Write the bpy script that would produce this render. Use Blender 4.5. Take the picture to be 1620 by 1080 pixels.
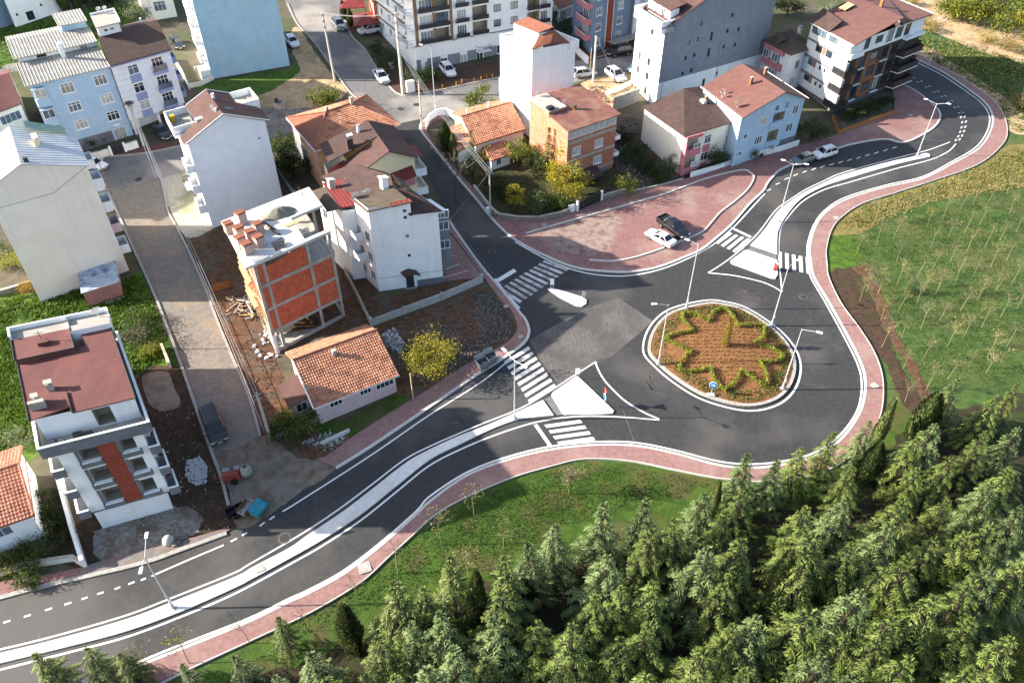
import bpy, math, random
from mathutils import Vector, Matrix
random.seed(7)
SC = bpy.context.scene
for o in list(bpy.data.objects): bpy.data.objects.remove(o)
COL = SC.collection
# ---------------------------------------------------------------- camera, sky, sun, exposure
CAM_H = 61.0; FPX = 1150.0; TH = math.radians(40); SA = -0.02; SB = 0.078   # drone height, lens, pitch, slope of the hillside
cd = bpy.data.cameras.new('camera'); co = bpy.data.objects.new('camera', cd); COL.objects.link(co)
co.location = (0, 0, CAM_H); co.rotation_euler = (math.radians(50), 0, 0)
cd.sensor_width = 36.0; cd.lens = FPX / 1620 * 36.0; cd.clip_start = 0.5; cd.clip_end = 4000
SC.camera = co
W = bpy.data.worlds.new('World'); SC.world = W; W.use_nodes = True
wn = W.node_tree.nodes; wl = W.node_tree.links
bg = wn['Background']; sky = wn.new('ShaderNodeTexSky'); sky.sky_type = 'NISHITA'; sky.sun_disc = False
SUN_EL = math.radians(23.2)
sky.sun_elevation = SUN_EL; sky.sun_rotation = math.radians(268); sky.air_density = 1.0; sky.dust_density = 2.2; sky.ozone_density = 1.2
wl.new(sky.outputs[0], bg.inputs[0]); bg.inputs[1].default_value = 0.1
sl = bpy.data.lights.new('sun', 'SUN'); so = bpy.data.objects.new('sun', sl); COL.objects.link(so)
sl.energy = 5.0; sl.angle = math.radians(0.53); sl.color = (1.0, 0.93, 0.82)
so.location = (-60, -2, 90)
so.rotation_euler = Vector((math.cos(SUN_EL), 0.033 * math.cos(SUN_EL), -math.sin(SUN_EL))).to_track_quat('-Z', 'Y').to_euler()
SC.view_settings.view_transform = 'Standard'; SC.view_settings.look = 'None'
SC.view_settings.exposure = 1.75; SC.view_settings.gamma = 1.0; SC.view_settings.use_curve_mapping = False
SC.render.engine = 'CYCLES'
try:
    SC.cycles.max_bounces = 4; SC.cycles.diffuse_bounces = 2; SC.cycles.glossy_bounces = 2; SC.cycles.transparent_max_bounces = 4
except Exception: pass
# ---------------------------------------------------------------- survey helpers: photo pixel -> place on the hillside
CT, ST = math.cos(TH), math.sin(TH)
def ray(px, py):
    x = px - 810.0; y = py - 540.0
    return Vector((x, FPX * CT - y * ST, -FPX * ST - y * CT))
def G(px, py, h=0.0):
    d = ray(px, py); t = (h - CAM_H) / (d.z - SA * d.x - SB * d.y)
    return Vector((0, 0, CAM_H)) + d * t
def ZP(px, py, z):
    d = ray(px, py); return Vector((0, 0, CAM_H)) + d * ((z - CAM_H) / d.z)
def zp(x, y): return SA * x + SB * y
TILT = Vector((-SA, -SB, 1)).normalized()
def crom(P, n=6, closed=False):
    out = []; N = len(P)
    for i in range(N if closed else N - 1):
        if closed: p0, p1, p2, p3 = P[i - 1], P[i], P[(i + 1) % N], P[(i + 2) % N]
        else: p0, p1, p2, p3 = P[max(i - 1, 0)], P[i], P[i + 1], P[min(i + 2, N - 1)]
        for k in range(n):
            t = k / n
            out.append(0.5 * ((2 * p1) + (p2 - p0) * t + (2 * p0 - 5 * p1 + 4 * p2 - p3) * t * t + (3 * p1 - p0 - 3 * p2 + p3) * t ** 3))
    if not closed: out.append(P[-1].copy())
    return out
# ---------------------------------------------------------------- mesh builder
class MB:
    def __init__(s): s.v = []; s.f = []; s.m = []
    def add(s, vs, fs, mi=0):
        b = len(s.v); s.v += [tuple(v) for v in vs]
        for f in fs: s.f.append(tuple(b + i for i in f)); s.m.append(mi)
        return s
    def box(s, x0, x1, y0, y1, z0, z1, mi=0, P=None):
        c = [(x0, y0, z0), (x1, y0, z0), (x1, y1, z0), (x0, y1, z0), (x0, y0, z1), (x1, y0, z1), (x1, y1, z1), (x0, y1, z1)]
        if P: c = [P(*q) for q in c]
        return s.add(c, [(0, 3, 2, 1), (4, 5, 6, 7), (0, 1, 5, 4), (1, 2, 6, 5), (2, 3, 7, 6), (3, 0, 4, 7)], mi)
    def obox(s, c, sx, sy, sz, rz=0, mi=0, rx=0):
        M = Matrix.Translation(c) @ Matrix.Rotation(rz, 4, 'Z') @ Matrix.Rotation(rx, 4, 'X')
        return s.box(-sx / 2, sx / 2, -sy / 2, sy / 2, -sz / 2, sz / 2, mi, P=lambda x, y, z: M @ Vector((x, y, z)))
    def prism(s, poly, lo, hi, mi=0, side=None):
        # poly: list of xyz; lo/hi: offsets in z
        n = len(poly); vs = [(p[0], p[1], p[2] + lo) for p in poly] + [(p[0], p[1], p[2] + hi) for p in poly]
        ar = sum(poly[i][0] * poly[(i + 1) % n][1] - poly[(i + 1) % n][0] * poly[i][1] for i in range(n))
        top = tuple(range(n, 2 * n)); sd = [(i, (i + 1) % n, n + (i + 1) % n, n + i) for i in range(n)]
        if ar < 0: top = top[::-1]; sd = [q[::-1] for q in sd]
        s.add(vs, [top], mi); b = len(s.v) - 2 * n
        for q in sd: s.f.append(tuple(b + i for i in q)); s.m.append(mi if side is None else side)
        return s
    def slab(s, poly, t, mi=0, nrm=None):
        n = len(poly); P = [Vector(p) for p in poly]
        dn = Vector((0, 0, -t)) if nrm is None else nrm * -t
        vs = P + [p + dn for p in P]
        nz = Vector((0, 0, 0))
        for i in range(n): nz += P[i].cross(P[(i + 1) % n])
        up = tuple(range(n)); fs = [up, tuple(range(2 * n - 1, n - 1, -1))] + [(i, n + i, n + (i + 1) % n, (i + 1) % n) for i in range(n)]
        if nz.z < 0: fs = [f[::-1] for f in fs]
        return s.add(vs, fs, mi)
    def tube(s, p, q, r0, r1=None, n=6, mi=0, cap=True):
        p = Vector(p); q = Vector(q); r1 = r0 if r1 is None else r1
        d = (q - p)
        if d.length < 1e-6: return s
        d.normalize(); a = d.orthogonal().normalized(); b = d.cross(a)
        vs = [p + (a * math.cos(2 * math.pi * i / n) + b * math.sin(2 * math.pi * i / n)) * r0 for i in range(n)]
        vs += [q + (a * math.cos(2 * math.pi * i / n) + b * math.sin(2 * math.pi * i / n)) * r1 for i in range(n)]
        fs = [(i, (i + 1) % n, n + (i + 1) % n, n + i) for i in range(n)]
        if cap: fs += [tuple(range(n - 1, -1, -1)), tuple(range(n, 2 * n))]
        return s.add(vs, fs, mi)
    def path(s, pts, r0, r1=None, n=5, mi=0):
        r1 = r0 if r1 is None else r1; k = len(pts) - 1
        for i in range(k): s.tube(pts[i], pts[i + 1], r0 + (r1 - r0) * i / k, r0 + (r1 - r0) * (i + 1) / k, n, mi, cap=(i in (0, k - 1)))
        return s
    def lathe(s, prof, c=(0, 0, 0), n=12, mi=0, axis='Z'):
        vs = []; fs = []; k = len(prof)
        for r, z in prof:
            for i in range(n):
                a = 2 * math.pi * i / n
                q = (r * math.cos(a), r * math.sin(a), z) if axis == 'Z' else (r * math.cos(a), z, r * math.sin(a))
                vs.append((c[0] + q[0], c[1] + q[1], c[2] + q[2]))
        for j in range(k - 1):
            for i in range(n):
                f = (j * n + i, j * n + (i + 1) % n, (j + 1) * n + (i + 1) % n, (j + 1) * n + i)
                fs.append(f if axis == 'Z' else f[::-1])
        a = tuple(range(n)); b = tuple(range((k - 1) * n, k * n))
        fs += [a[::-1], b] if axis == 'Z' else [a, b[::-1]]
        return s.add(vs, fs, mi)
    def mesh(s, name, mats, smooth=False):
        me = bpy.data.meshes.new(name); me.from_pydata(s.v, [], s.f)
        for m in (mats if isinstance(mats, (list, tuple)) else [mats]): me.materials.append(m)
        if any(s.m): me.polygons.foreach_set('material_index', s.m)
        if smooth: me.polygons.foreach_set('use_smooth', [True] * len(me.polygons))
        me.update(); return me
    def build(s, name, mats, parent=None, smooth=False, loc=None):
        o = bpy.data.objects.new(name, s.mesh(name, mats, smooth)); COL.objects.link(o)
        if parent is not None: o.parent = parent
        if loc is not None: o.location = loc
        return o
def tag(o, label=None, cat=None, group=None, kind=None):
    if label: o['label'] = label
    if cat: o['category'] = cat
    if group: o['group'] = group
    if kind: o['kind'] = kind
    return o
def thing(name, label, cat, loc=(0, 0, 0), rz=0.0, group=None, tilt=False):
    o = bpy.data.objects.new(name, None); COL.objects.link(o); o.empty_display_size = 0.3
    o.location = loc
    if tilt:
        q = Vector((0, 0, 1)).rotation_difference(TILT) @ Matrix.Rotation(rz, 3, 'Z').to_quaternion(); o.rotation_euler = q.to_euler()
    else: o.rotation_euler = (0, 0, rz)
    return tag(o, label, cat, group)
def inst(me, name, parent=None, loc=(0, 0, 0), rot=(0, 0, 0), sc=None):
    o = bpy.data.objects.new(name, me); COL.objects.link(o)
    if parent is not None: o.parent = parent
    o.location = loc; o.rotation_euler = rot
    if sc is not None: o.scale = (sc, sc, sc) if isinstance(sc, (int, float)) else sc
    return o
# ---------------------------------------------------------------- materials
def lin(c):
    q = tuple((x / 12.92 if x <= 0.04045 else ((x + 0.055) / 1.055) ** 2.4) for x in (v / 255.0 for v in c))
    return tuple(x * KA for x in q) + (1.0,)
MATS = {}
KA = 0.48   # reflectance of earth, leaves, tar and tiles relative to the swatches below
def mat(name, c1, c2=None, sc=1.0, rough=0.85, bump=0.0, bsc=None, spec=0.3, metal=0.0, streak=0.0, c3=None, sc3=0.15, amt3=0.5, detail=5.0, hi=0.62, lo=0.38, dist=0.02, stretch=None, k=None):
    global KA
    KO = KA; KA = KA if k is None else k
    try: return mat_(name, c1, c2, sc, rough, bump, bsc, spec, metal, streak, c3, sc3, amt3, detail, hi, lo, dist, stretch)
    finally: KA = KO
def mat_(name, c1, c2, sc, rough, bump, bsc, spec, metal, streak, c3, sc3, amt3, detail, hi, lo, dist, stretch):
    """procedural paint / ground: two tones mixed by noise, an optional large-scale third tone, optional rain streaks and fine relief"""
    m = bpy.data.materials.new(name); m.use_nodes = True; MATS[name] = m
    N = m.node_tree.nodes; L = m.node_tree.links; p = N['Principled BSDF']
    p.inputs['Roughness'].default_value = rough; p.inputs['Metallic'].default_value = metal
    p.inputs['Specular IOR Level'].default_value = spec
    geo = N.new('ShaderNodeNewGeometry'); pos = geo.outputs['Position']
    if stretch:
        mp = N.new('ShaderNodeMapping'); L.new(pos, mp.inputs[0]); mp.inputs['Scale'].default_value = stretch[:3]
        if len(stretch) > 3: mp.inputs['Rotation'].default_value = (0, 0, stretch[3])
        pos = mp.outputs[0]
    col = None
    if c2 is None: p.inputs['Base Color'].default_value = lin(c1)
    else:
        nz = N.new('ShaderNodeTexNoise'); L.new(pos, nz.inputs['Vector']); nz.inputs['Scale'].default_value = sc; nz.inputs['Detail'].default_value = detail
        nz.inputs['Roughness'].default_value = 0.6
        rp = N.new('ShaderNodeValToRGB'); rp.color_ramp.elements[0].position = lo; rp.color_ramp.elements[1].position = hi
        rp.color_ramp.elements[0].color = lin(c1); rp.color_ramp.elements[1].color = lin(c2)
        L.new(nz.outputs[0], rp.inputs[0]); col = rp.outputs[0]
    if c3 is not None:
        n3 = N.new('ShaderNodeTexNoise'); L.new(geo.outputs['Position'], n3.inputs['Vector']); n3.inputs['Scale'].default_value = sc3; n3.inputs['Detail'].default_value = 4
        r3 = N.new('ShaderNodeValToRGB'); r3.color_ramp.elements[0].position = 0.48; r3.color_ramp.elements[1].position = 0.64
        r3.color_ramp.elements[0].color = (0, 0, 0, 1); r3.color_ramp.elements[1].color = (amt3,) * 3 + (1,)
        mx = N.new('ShaderNodeMix'); mx.data_type = 'RGBA'; L.new(n3.outputs[0], r3.inputs[0]); L.new(r3.outputs[0], mx.inputs[0])
        L.new(col, mx.inputs[6]); mx.inputs[7].default_value = lin(c3); col = mx.outputs[2]
    if streak:
        mp2 = N.new('ShaderNodeMapping'); L.new(geo.outputs['Position'], mp2.inputs[0]); mp2.inputs['Scale'].default_value = (1.6, 1.6, 0.12)
        n4 = N.new('ShaderNodeTexNoise'); L.new(mp2.outputs[0], n4.inputs['Vector']); n4.inputs['Scale'].default_value = 1.0; n4.inputs['Detail'].default_value = 6
        r4 = N.new('ShaderNodeValToRGB'); r4.color_ramp.elements[0].position = 0.52; r4.color_ramp.elements[1].position = 0.75
        r4.color_ramp.elements[0].color = (1, 1, 1, 1); r4.color_ramp.elements[1].color = (1 - streak, 1 - streak, 1 - streak * 1.1, 1)
        m4 = N.new('ShaderNodeMix'); m4.data_type = 'RGBA'; m4.blend_type = 'MULTIPLY'; m4.inputs[0].default_value = 1.0
        L.new(n4.outputs[0], r4.inputs[0]); L.new(col, m4.inputs[6]); L.new(r4.outputs[0], m4.inputs[7]); col = m4.outputs[2]
    if col is not None: L.new(col, p.inputs['Base Color'])
    if bump:
        nb = N.new('ShaderNodeTexNoise'); L.new(pos, nb.inputs['Vector']); nb.inputs['Scale'].default_value = bsc or sc * 3; nb.inputs['Detail'].default_value = 4
        bp = N.new('ShaderNodeBump'); bp.inputs['Strength'].default_value = bump; bp.inputs['Distance'].default_value = dist
        L.new(nb.outputs[0], bp.inputs['Height']); L.new(bp.outputs[0], p.inputs['Normal'])
    return m
def brickmat(name, c1, c2, mortar, bw, bh, ms=0.012, rot=0.0, rough=0.9, vert=False, bump=0.5, c3=None, amt3=0.4, sc3=0.3, offs=0.5):
    """pavers / masonry seen from afar: brick pattern in metres with weathering"""
    m = bpy.data.materials.new(name); m.use_nodes = True; MATS[name] = m
    N = m.node_tree.nodes; L = m.node_tree.links; p = N['Principled BSDF']; p.inputs['Roughness'].default_value = rough; p.inputs['Specular IOR Level'].default_value = 0.25
    geo = N.new('ShaderNodeNewGeometry'); src = geo.outputs['Position']
    if vert:   # for walls: run along the wall (x+y projection) and z
        sp = N.new('ShaderNodeSeparateXYZ'); L.new(src, sp.inputs[0])
        a = N.new('ShaderNodeMath'); a.operation = 'MULTIPLY'; a.inputs[1].default_value = math.cos(rot); L.new(sp.outputs[0], a.inputs[0])
        b = N.new('ShaderNodeMath'); b.operation = 'MULTIPLY_ADD'; b.inputs[1].default_value = math.sin(rot); L.new(sp.outputs[1], b.inputs[0]); L.new(a.outputs[0], b.inputs[2])
        cb = N.new('ShaderNodeCombineXYZ'); L.new(b.outputs[0], cb.inputs[0]); L.new(sp.outputs[2], cb.inputs[1]); vec = cb.outputs[0]
    else:
        mp = N.new('ShaderNodeMapping'); mp.inputs['Rotation'].default_value = (0, 0, rot); L.new(src, mp.inputs[0]); vec = mp.outputs[0]
    br = N.new('ShaderNodeTexBrick'); L.new(vec, br.inputs['Vector']); br.inputs['Color1'].default_value = lin(c1); br.inputs['Color2'].default_value = lin(c2)
    br.inputs['Mortar'].default_value = lin(mortar); br.inputs['Scale'].default_value = 1.0; br.inputs['Mortar Size'].default_value = ms
    br.inputs['Brick Width'].default_value = bw; br.inputs['Row Height'].default_value = bh; br.offset = offs
    nz = N.new('ShaderNodeTexNoise'); L.new(src, nz.inputs['Vector']); nz.inputs['Scale'].default_value = 2.2; nz.inputs['Detail'].default_value = 6
    r = N.new('ShaderNodeValToRGB'); r.color_ramp.elements[0].position = 0.3; r.color_ramp.elements[1].position = 0.7
    r.color_ramp.elements[0].color = (0.78, 0.78, 0.78, 1); r.color_ramp.elements[1].color = (1.08, 1.08, 1.08, 1)
    mx = N.new('ShaderNodeMix'); mx.data_type = 'RGBA'; mx.blend_type = 'MULTIPLY'; mx.inputs[0].default_value = 1.0
    L.new(nz.outputs[0], r.inputs[0]); L.new(br.outputs[0], mx.inputs[6]); L.new(r.outputs[0], mx.inputs[7]); col = mx.outputs[2]
    if c3 is not None:
        n3 = N.new('ShaderNodeTexNoise'); L.new(src, n3.inputs['Vector']); n3.inputs['Scale'].default_value = sc3; n3.inputs['Detail'].default_value = 8; n3.inputs['Roughness'].default_value = 0.7
        r3 = N.new('ShaderNodeValToRGB'); r3.color_ramp.elements[0].position = 0.5; r3.color_ramp.elements[1].position = 0.66
        r3.color_ramp.elements[0].color = (0, 0, 0, 1); r3.color_ramp.elements[1].color = (amt3,) * 3 + (1,)
        m3 = N.new('ShaderNodeMix'); m3.data_type = 'RGBA'; L.new(n3.outputs[0], r3.inputs[0]); L.new(r3.outputs[0], m3.inputs[0]); L.new(col, m3.inputs[6]); m3.inputs[7].default_value = lin(c3); col = m3.outputs[2]
    L.new(col, p.inputs['Base Color'])
    bp = N.new('ShaderNodeBump'); bp.inputs['Strength'].default_value = bump; bp.inputs['Distance'].default_value = 0.01; bp.invert = True
    L.new(br.outputs['Fac'], bp.inputs['Height']); L.new(bp.outputs[0], p.inputs['Normal'])
    return m
def leafmat(name, c1, c2, trans=0.35, rough=0.55, sc=0.8):
    m = mat(name, c1, c2, sc=sc, rough=rough, spec=0.25, lo=0.35, hi=0.65)
    N = m.node_tree.nodes; L = m.node_tree.links; p = N['Principled BSDF']; out = N['Material Output']
    oi = N.new('ShaderNodeObjectInfo'); hs = N.new('ShaderNodeHueSaturation'); mr = N.new('ShaderNodeMapRange')
    mr.inputs['To Min'].default_value = 0.78; mr.inputs['To Max'].default_value = 1.22; L.new(oi.outputs['Random'], mr.inputs[0]); L.new(mr.outputs[0], hs.inputs['Value'])
    src = p.inputs['Base Color'].links[0].from_socket; L.new(src, hs.inputs['Color']); L.new(hs.outputs[0], p.inputs['Base Color'])
    tr = N.new('ShaderNodeBsdfTranslucent'); L.new(hs.outputs[0], tr.inputs[0]); ms = N.new('ShaderNodeMixShader'); ms.inputs[0].default_value = trans
    L.new(p.outputs[0], ms.inputs[1]); L.new(tr.outputs[0], ms.inputs[2]); L.new(ms.outputs[0], out.inputs[0])
    return m
# ground and roads
asphalt = mat('new_asphalt', (68, 68, 69), (82, 81, 81), sc=2.2, rough=0.75, bump=0.25, bsc=40, detail=9, c3=(116, 112, 108), sc3=0.11, amt3=0.75, spec=0.4)
asphalt_worn = mat('dusty_asphalt', k=.66, c1=(102, 97, 95), c2=(124, 118, 114), sc=5, rough=0.85, bump=0.2, bsc=30, c3=(84, 80, 78), sc3=0.25, amt3=0.6, stretch=(1, 0.25, 1, -0.6))
KA = 0.8
asphalt_old = mat('old_asphalt', (104, 103, 104), (128, 125, 122), sc=3, rough=0.9, bump=0.2, bsc=25, c3=(166, 158, 150), sc3=0.1, amt3=0.9)
KA = 0.9
paint = mat('road_paint', (226, 224, 220), (236, 235, 232), sc=6, rough=0.6)
paint_worn = mat('worn_road_paint', (206, 196, 188), (226, 220, 214), sc=7, rough=0.7)
paint_dusty = mat('dusty_road_paint', (150, 140, 134), (212, 208, 204), sc=1.1, rough=0.75)
kerb_m = mat('kerb_concrete', (186, 182, 176), (206, 202, 196), sc=4, rough=0.85, bump=0.1)
kerb_old = mat('old_kerb_concrete', (150, 146, 138), (176, 171, 163), sc=3, rough=0.9, bump=0.2)
white_median = mat('median_concrete', (214, 212, 207), (228, 226, 222), sc=2.5, rough=0.8, bump=0.1, c3=(196, 190, 180), sc3=0.4, amt3=0.5)
KA = 0.62
pink_pave = brickmat('pink_pavers', (178, 134, 128), (190, 150, 143), (158, 120, 114), 0.2, 0.1, 0.008, rot=0.7, c3=(194, 166, 157), amt3=0.5, sc3=0.22)
pink_pave_dusty = brickmat('dusty_pink_pavers', (166, 120, 116), (182, 138, 132), (146, 108, 104), 0.2, 0.1, 0.008, rot=0.3, c3=(190, 168, 156), amt3=0.6, sc3=0.16)
KA = 0.67
block_street = brickmat('concrete_block_street', (150, 142, 132), (164, 155, 144), (128, 121, 112), 0.4, 0.22, 0.02, rot=0.45, c3=(176, 150, 126), amt3=0.75, sc3=0.3)
KA = 0.66
soil = mat('bare_soil', (92, 66, 48), (124, 90, 64), sc=1.4, rough=0.97, bump=0.7, bsc=7, c3=(112, 100, 88), sc3=0.35, amt3=0.7, dist=0.06)
soil_red = mat('red_garden_soil', (130, 88, 54), (158, 110, 70), sc=1.8, rough=0.97, bump=0.8, bsc=9, c3=(134, 92, 52), sc3=0.4, amt3=0.5, dist=0.06)
soil_dark = mat('dark_soil', (68, 52, 40), (92, 70, 54), sc=1.6, rough=0.97, bump=0.8, bsc=8, dist=0.06, c3=(58, 62, 30), sc3=0.5, amt3=0.5)
KA = 0.9
soil_sand = mat('sandy_soil', (170, 142, 108), (192, 166, 130), sc=1.2, rough=0.97, bump=0.5, bsc=7, c3=(128, 110, 76), sc3=0.4, amt3=0.6, dist=0.05)
rubble_m = mat('stony_grey_dirt', (112, 106, 100), (146, 140, 132), sc=3, rough=0.95, bump=0.9, bsc=12, c3=(104, 84, 66), sc3=0.5, amt3=0.8, dist=0.06)
gravel_m = mat('pale_gravel', (164, 158, 142), (188, 180, 164), sc=3, rough=0.95, bump=0.5, bsc=14, c3=(120, 130, 84), sc3=0.3, amt3=0.7, dist=0.04)
KA = 0.62
grass_lush = mat('lush_grass', (66, 98, 24), (96, 130, 36), sc=1.2, rough=0.9, bump=0.9, bsc=8, c3=(104, 130, 40), sc3=0.3, amt3=0.6, dist=0.1)
KA = 0.52
grass_lawn = mat('park_grass', (64, 96, 24), (88, 120, 34), sc=1.0, rough=0.9, bump=0.8, bsc=10, c3=(120, 100, 66), sc3=0.33, amt3=0.6, dist=0.08)
grass_field = mat('meadow_grass_ground', (70, 100, 42), (96, 124, 58), sc=0.9, rough=0.92, bump=0.8, bsc=9, c3=(130, 126, 78), sc3=0.16, amt3=0.45, dist=0.08)
grass_dry = mat('dry_grass_ground', (136, 128, 66), (168, 150, 90), sc=0.8, rough=0.95, bump=0.8, bsc=9, c3=(104, 118, 54), sc3=0.28, amt3=0.8, dist=0.08)
forest_floor = mat('forest_floor', (60, 50, 36), (78, 70, 44), sc=0.8, rough=0.97, bump=0.8, bsc=7, c3=(66, 84, 34), sc3=0.2, amt3=0.8, dist=0.08)
# ---------------------------------------------------------------- flat setting pieces on the hillside
def sheet(name, px, h, m, lo=None, kind='structure', smooth=False, label=None, side=None):
    P = [G(*p) for p in px]
    if smooth: P = crom(P, 5, True)
    b = MB()
    if lo is None:
        n = len(P); ar = sum(P[i].x * P[(i + 1) % n].y - P[(i + 1) % n].x * P[i].y for i in range(n))
        Q = [(p.x, p.y, p.z + h) for p in P]; b.add(Q if ar > 0 else Q[::-1], [tuple(range(n))])
    else: b.prism(P, lo, h, 0, None if side is None else 1)
    o = b.build(name, [m] if side is None else [m, side]); tag(o, label=label, kind=kind); return o
def ribbonpts(P, w, closed=False):
    n = len(P); Lf = []; Rt = []
    for i in range(n):
        a = P[i - 1] if (i > 0 or closed) else P[i]; c = P[(i + 1) % n] if (i < n - 1 or closed) else P[i]
        d = Vector((c.x - a.x, c.y - a.y, 0)).normalized(); nn = Vector((-d.y, d.x, 0)) * (w / 2)
        l = P[i] + nn; r = P[i] - nn; l.z = zp(l.x, l.y); r.z = zp(r.x, r.y); Lf.append(l); Rt.append(r)
    return Lf, Rt
def ribbon(mb, P, w, h, lo=None, closed=False, mi=0):
    Lf, Rt = ribbonpts(P, w, closed); n = len(P); R = range(n if closed else n - 1); z = Vector((0, 0, 1))
    vs = [p + z * h for p in Rt] + [p + z * h for p in Lf]
    fs = [(i, (i + 1) % n, n + (i + 1) % n, n + i) for i in R]
    if lo is not None:
        vs += [p + z * lo for p in Rt] + [p + z * lo for p in Lf]
        fs += [(2 * n + i, 2 * n + (i + 1) % n, (i + 1) % n, i) for i in R] + [(n + i, n + (i + 1) % n, 3 * n + (i + 1) % n, 3 * n + i) for i in R]
        if not closed: fs += [(2 * n, 0, n, 3 * n), (n - 1, 3 * n - 1, 4 * n - 1, 2 * n - 1)]
    mb.add(vs, fs, mi)
def line(name, px, w, h, m, lo=None, n=6, closed=False, smooth=True, label=None):
    P = [G(*p) for p in px]; P = crom(P, n, closed) if smooth else P
    b = MB(); ribbon(b, P, w, h, lo, closed); return tag(b.build(name, m), label=label, kind='structure')
# ================================================================ GROUND, ROADS, PAVEMENTS
KS = [(60,1115),(184,1068),(260,1038),(340,1006),(400,981),(459,952),(486,940),(543,909),(601,865),(658,815),(684,791),(737,754),(795,731),(866,713),(938,705),(1004,706),(1067,718),(1139,737),(1195,741),(1252,733),(1292,721),(1325,700),(1349,672),(1364,642),(1369,606),(1361,573),(1338,527),(1309,475),(1288,440),(1283,418),(1281,390),(1290,359),(1307,336),(1340,316),(1402,297),(1459,284),(1507,260),(1549,235),(1567,207),(1570,184),(1557,162),(1530,141),(1493,116),(1455,97),(1440,89),(1415,74)]
SO = [(160,1125),(258,1080),(315,1052),(417,1005),(500,965),(572,921),(615,882),(647,853),(687,817),(734,789),(809,757),(866,740),(924,727),(996,730),(1067,744),(1136,757),(1200,763),(1260,758),(1312,743),(1352,718),(1378,688),(1392,658),(1397,624),(1394,589),(1381,555),(1359,520),(1330,480),(1311,440),(1308,418),(1307,395),(1316,363),(1333,343),(1364,323),(1416,306),(1475,287),(1547,261),(1585,230),(1593,207),(1585,178),(1562,152),(1510,118),(1473,98),(1447,83),(1426,70)]
KW1 = [(-60,962),(0,946),(72,927),(143,911),(230,890),(287,870),(359,844)]
BW1 = [(359,836),(287,856),(172,885),(126,899),(60,912),(0,922),(-60,938)]
KW2 = [(532,741),(587,707),(673,649),(752,595),(803,563),(829,543),(837,526),(832,508),(822,495),(795,461),(763,424),(723,369),(705,340)]
BW2 = [(699,345),(716,372),(757,428),(775,452),(795,478),(809,492),(818,515),(813,532),(792,549),(737,578),(673,620),(615,655),(558,692),(518,721),(501,726)]
KE = [(704,180),(682,185),(666,197),(668,210),(690,238),(723,280),(752,314),(778,346),(812,378),(864,406),(910,424),(956,430),(996,431),(1039,424),(1082,408),(1110,395),(1132,378),(1158,355),(1186,323),(1207,303),(1213,292),(1222,281),(1237,268),(1283,250),(1344,230),(1398,221),(1430,226),(1461,213),(1481,198),(1487,181),(1473,164),(1447,144),(1430,136)]
BE = [(1424,138),(1410,146),(1415,178),(1366,198),(1321,215),(1260,232),(1170,256),(1115,276),(1081,285),(1001,306),(953,318),(910,336),(852,351),(790,346),(775,335),(745,295),(715,262),(685,228),(676,207),(684,194),(704,187)]
def W_(px): return [G(*p) for p in px]
def sm(px, n=5): return crom(W_(px), n)
def poly_sheet(name, P, h, m, lo=None, kind='structure', label=None):
    b = MB(); n = len(P)
    if lo is None:
        ar = sum(P[i].x * P[(i + 1) % n].y - P[(i + 1) % n].x * P[i].y for i in range(n))
        Q = [(p.x, p.y, zp(p.x, p.y) + h) for p in P]; b.add(Q if ar > 0 else Q[::-1], [tuple(range(n))])
    else: b.prism([Vector((p.x, p.y, zp(p.x, p.y))) for p in P], lo, h)
    return tag(b.build(name, m), label=label, kind=kind)
def patch(name, px, h, m, jit=0.25, n=7, kind='structure', label=None):
    rr = random.Random(len(px) * 31 + int(px[0][0])); P = crom(W_(px), n, True)
    P = [Vector((p.x + rr.uniform(-jit, jit), p.y + rr.uniform(-jit, jit), 0)) for p in P]
    return poly_sheet(name, P, h, m, kind=kind, label=label)
b = MB(); S = 900
b.add([(-S, -S, zp(-S, -S)), (S, -S, zp(S, -S)), (S, S, zp(S, S)), (-S, S, zp(-S, S))], [(0, 1, 2, 3)])
tag(b.build('ground', mat('town_ground', (104, 96, 80), (126, 116, 96), sc=0.8, rough=0.95, bump=0.5, bsc=6, c3=(92, 104, 56), sc3=0.12, amt3=0.7)), kind='structure')
# meadow and park east and south of the road
poly_sheet('meadow', sm(SO) + W_([(1432, 50), (1490, -80), (2500, -80), (2500, 1500), (-200, 1500), (0, 1190)]), 0.008, grass_field)
patch('park_lawn', [(300,1085),(417,1008),(500,967),(572,923),(647,856),(734,792),(809,760),(866,743),(924,730),(996,733),(1067,747),(1136,760),(1200,766),(1290,760),(1340,735),(1376,700),(1394,658),(1410,640),(1460,640),(1420,720),(1300,800),(1150,830),(1000,860),(850,920),(700,980),(560,1060),(420,1110)], 0.016, grass_lawn, 0.2)
patch('forest_ground', [(330,1130),(490,1040),(580,1010),(680,950),(790,915),(890,895),(970,868),(1070,845),(1160,825),(1270,800),(1350,755),(1420,690),(1480,650),(1560,640),(1660,610),(1900,580),(1900,1400),(300,1400)], 0.024, forest_floor, 0.5)
patch('forest_clearing', [(1500,870),(1560,830),(1640,830),(1700,900),(1700,1120),(1500,1120),(1440,1060),(1560,1000),(1570,930)], 0.03, grass_lawn, 0.4)
patch('dry_verge', [(1309,372),(1318,360),(1334,345),(1365,325),(1417,308),(1475,289),(1547,263),(1588,232),(1660,236),(1660,285),(1560,300),(1480,318),(1420,335),(1380,360),(1350,372)], 0.018, grass_dry, 0.3)
patch('green_verge', [(1309,378),(1350,374),(1362,400),(1352,424),(1313,428),(1309,400)], 0.02, grass_lush, 0.3)
patch('dug_strip', [(1312,432),(1352,424),(1368,448),(1392,500),(1410,548),(1440,600),(1462,645),(1440,650),(1415,610),(1398,570),(1382,552),(1358,515),(1330,476)], 0.021, soil_dark, 0.25)
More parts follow.
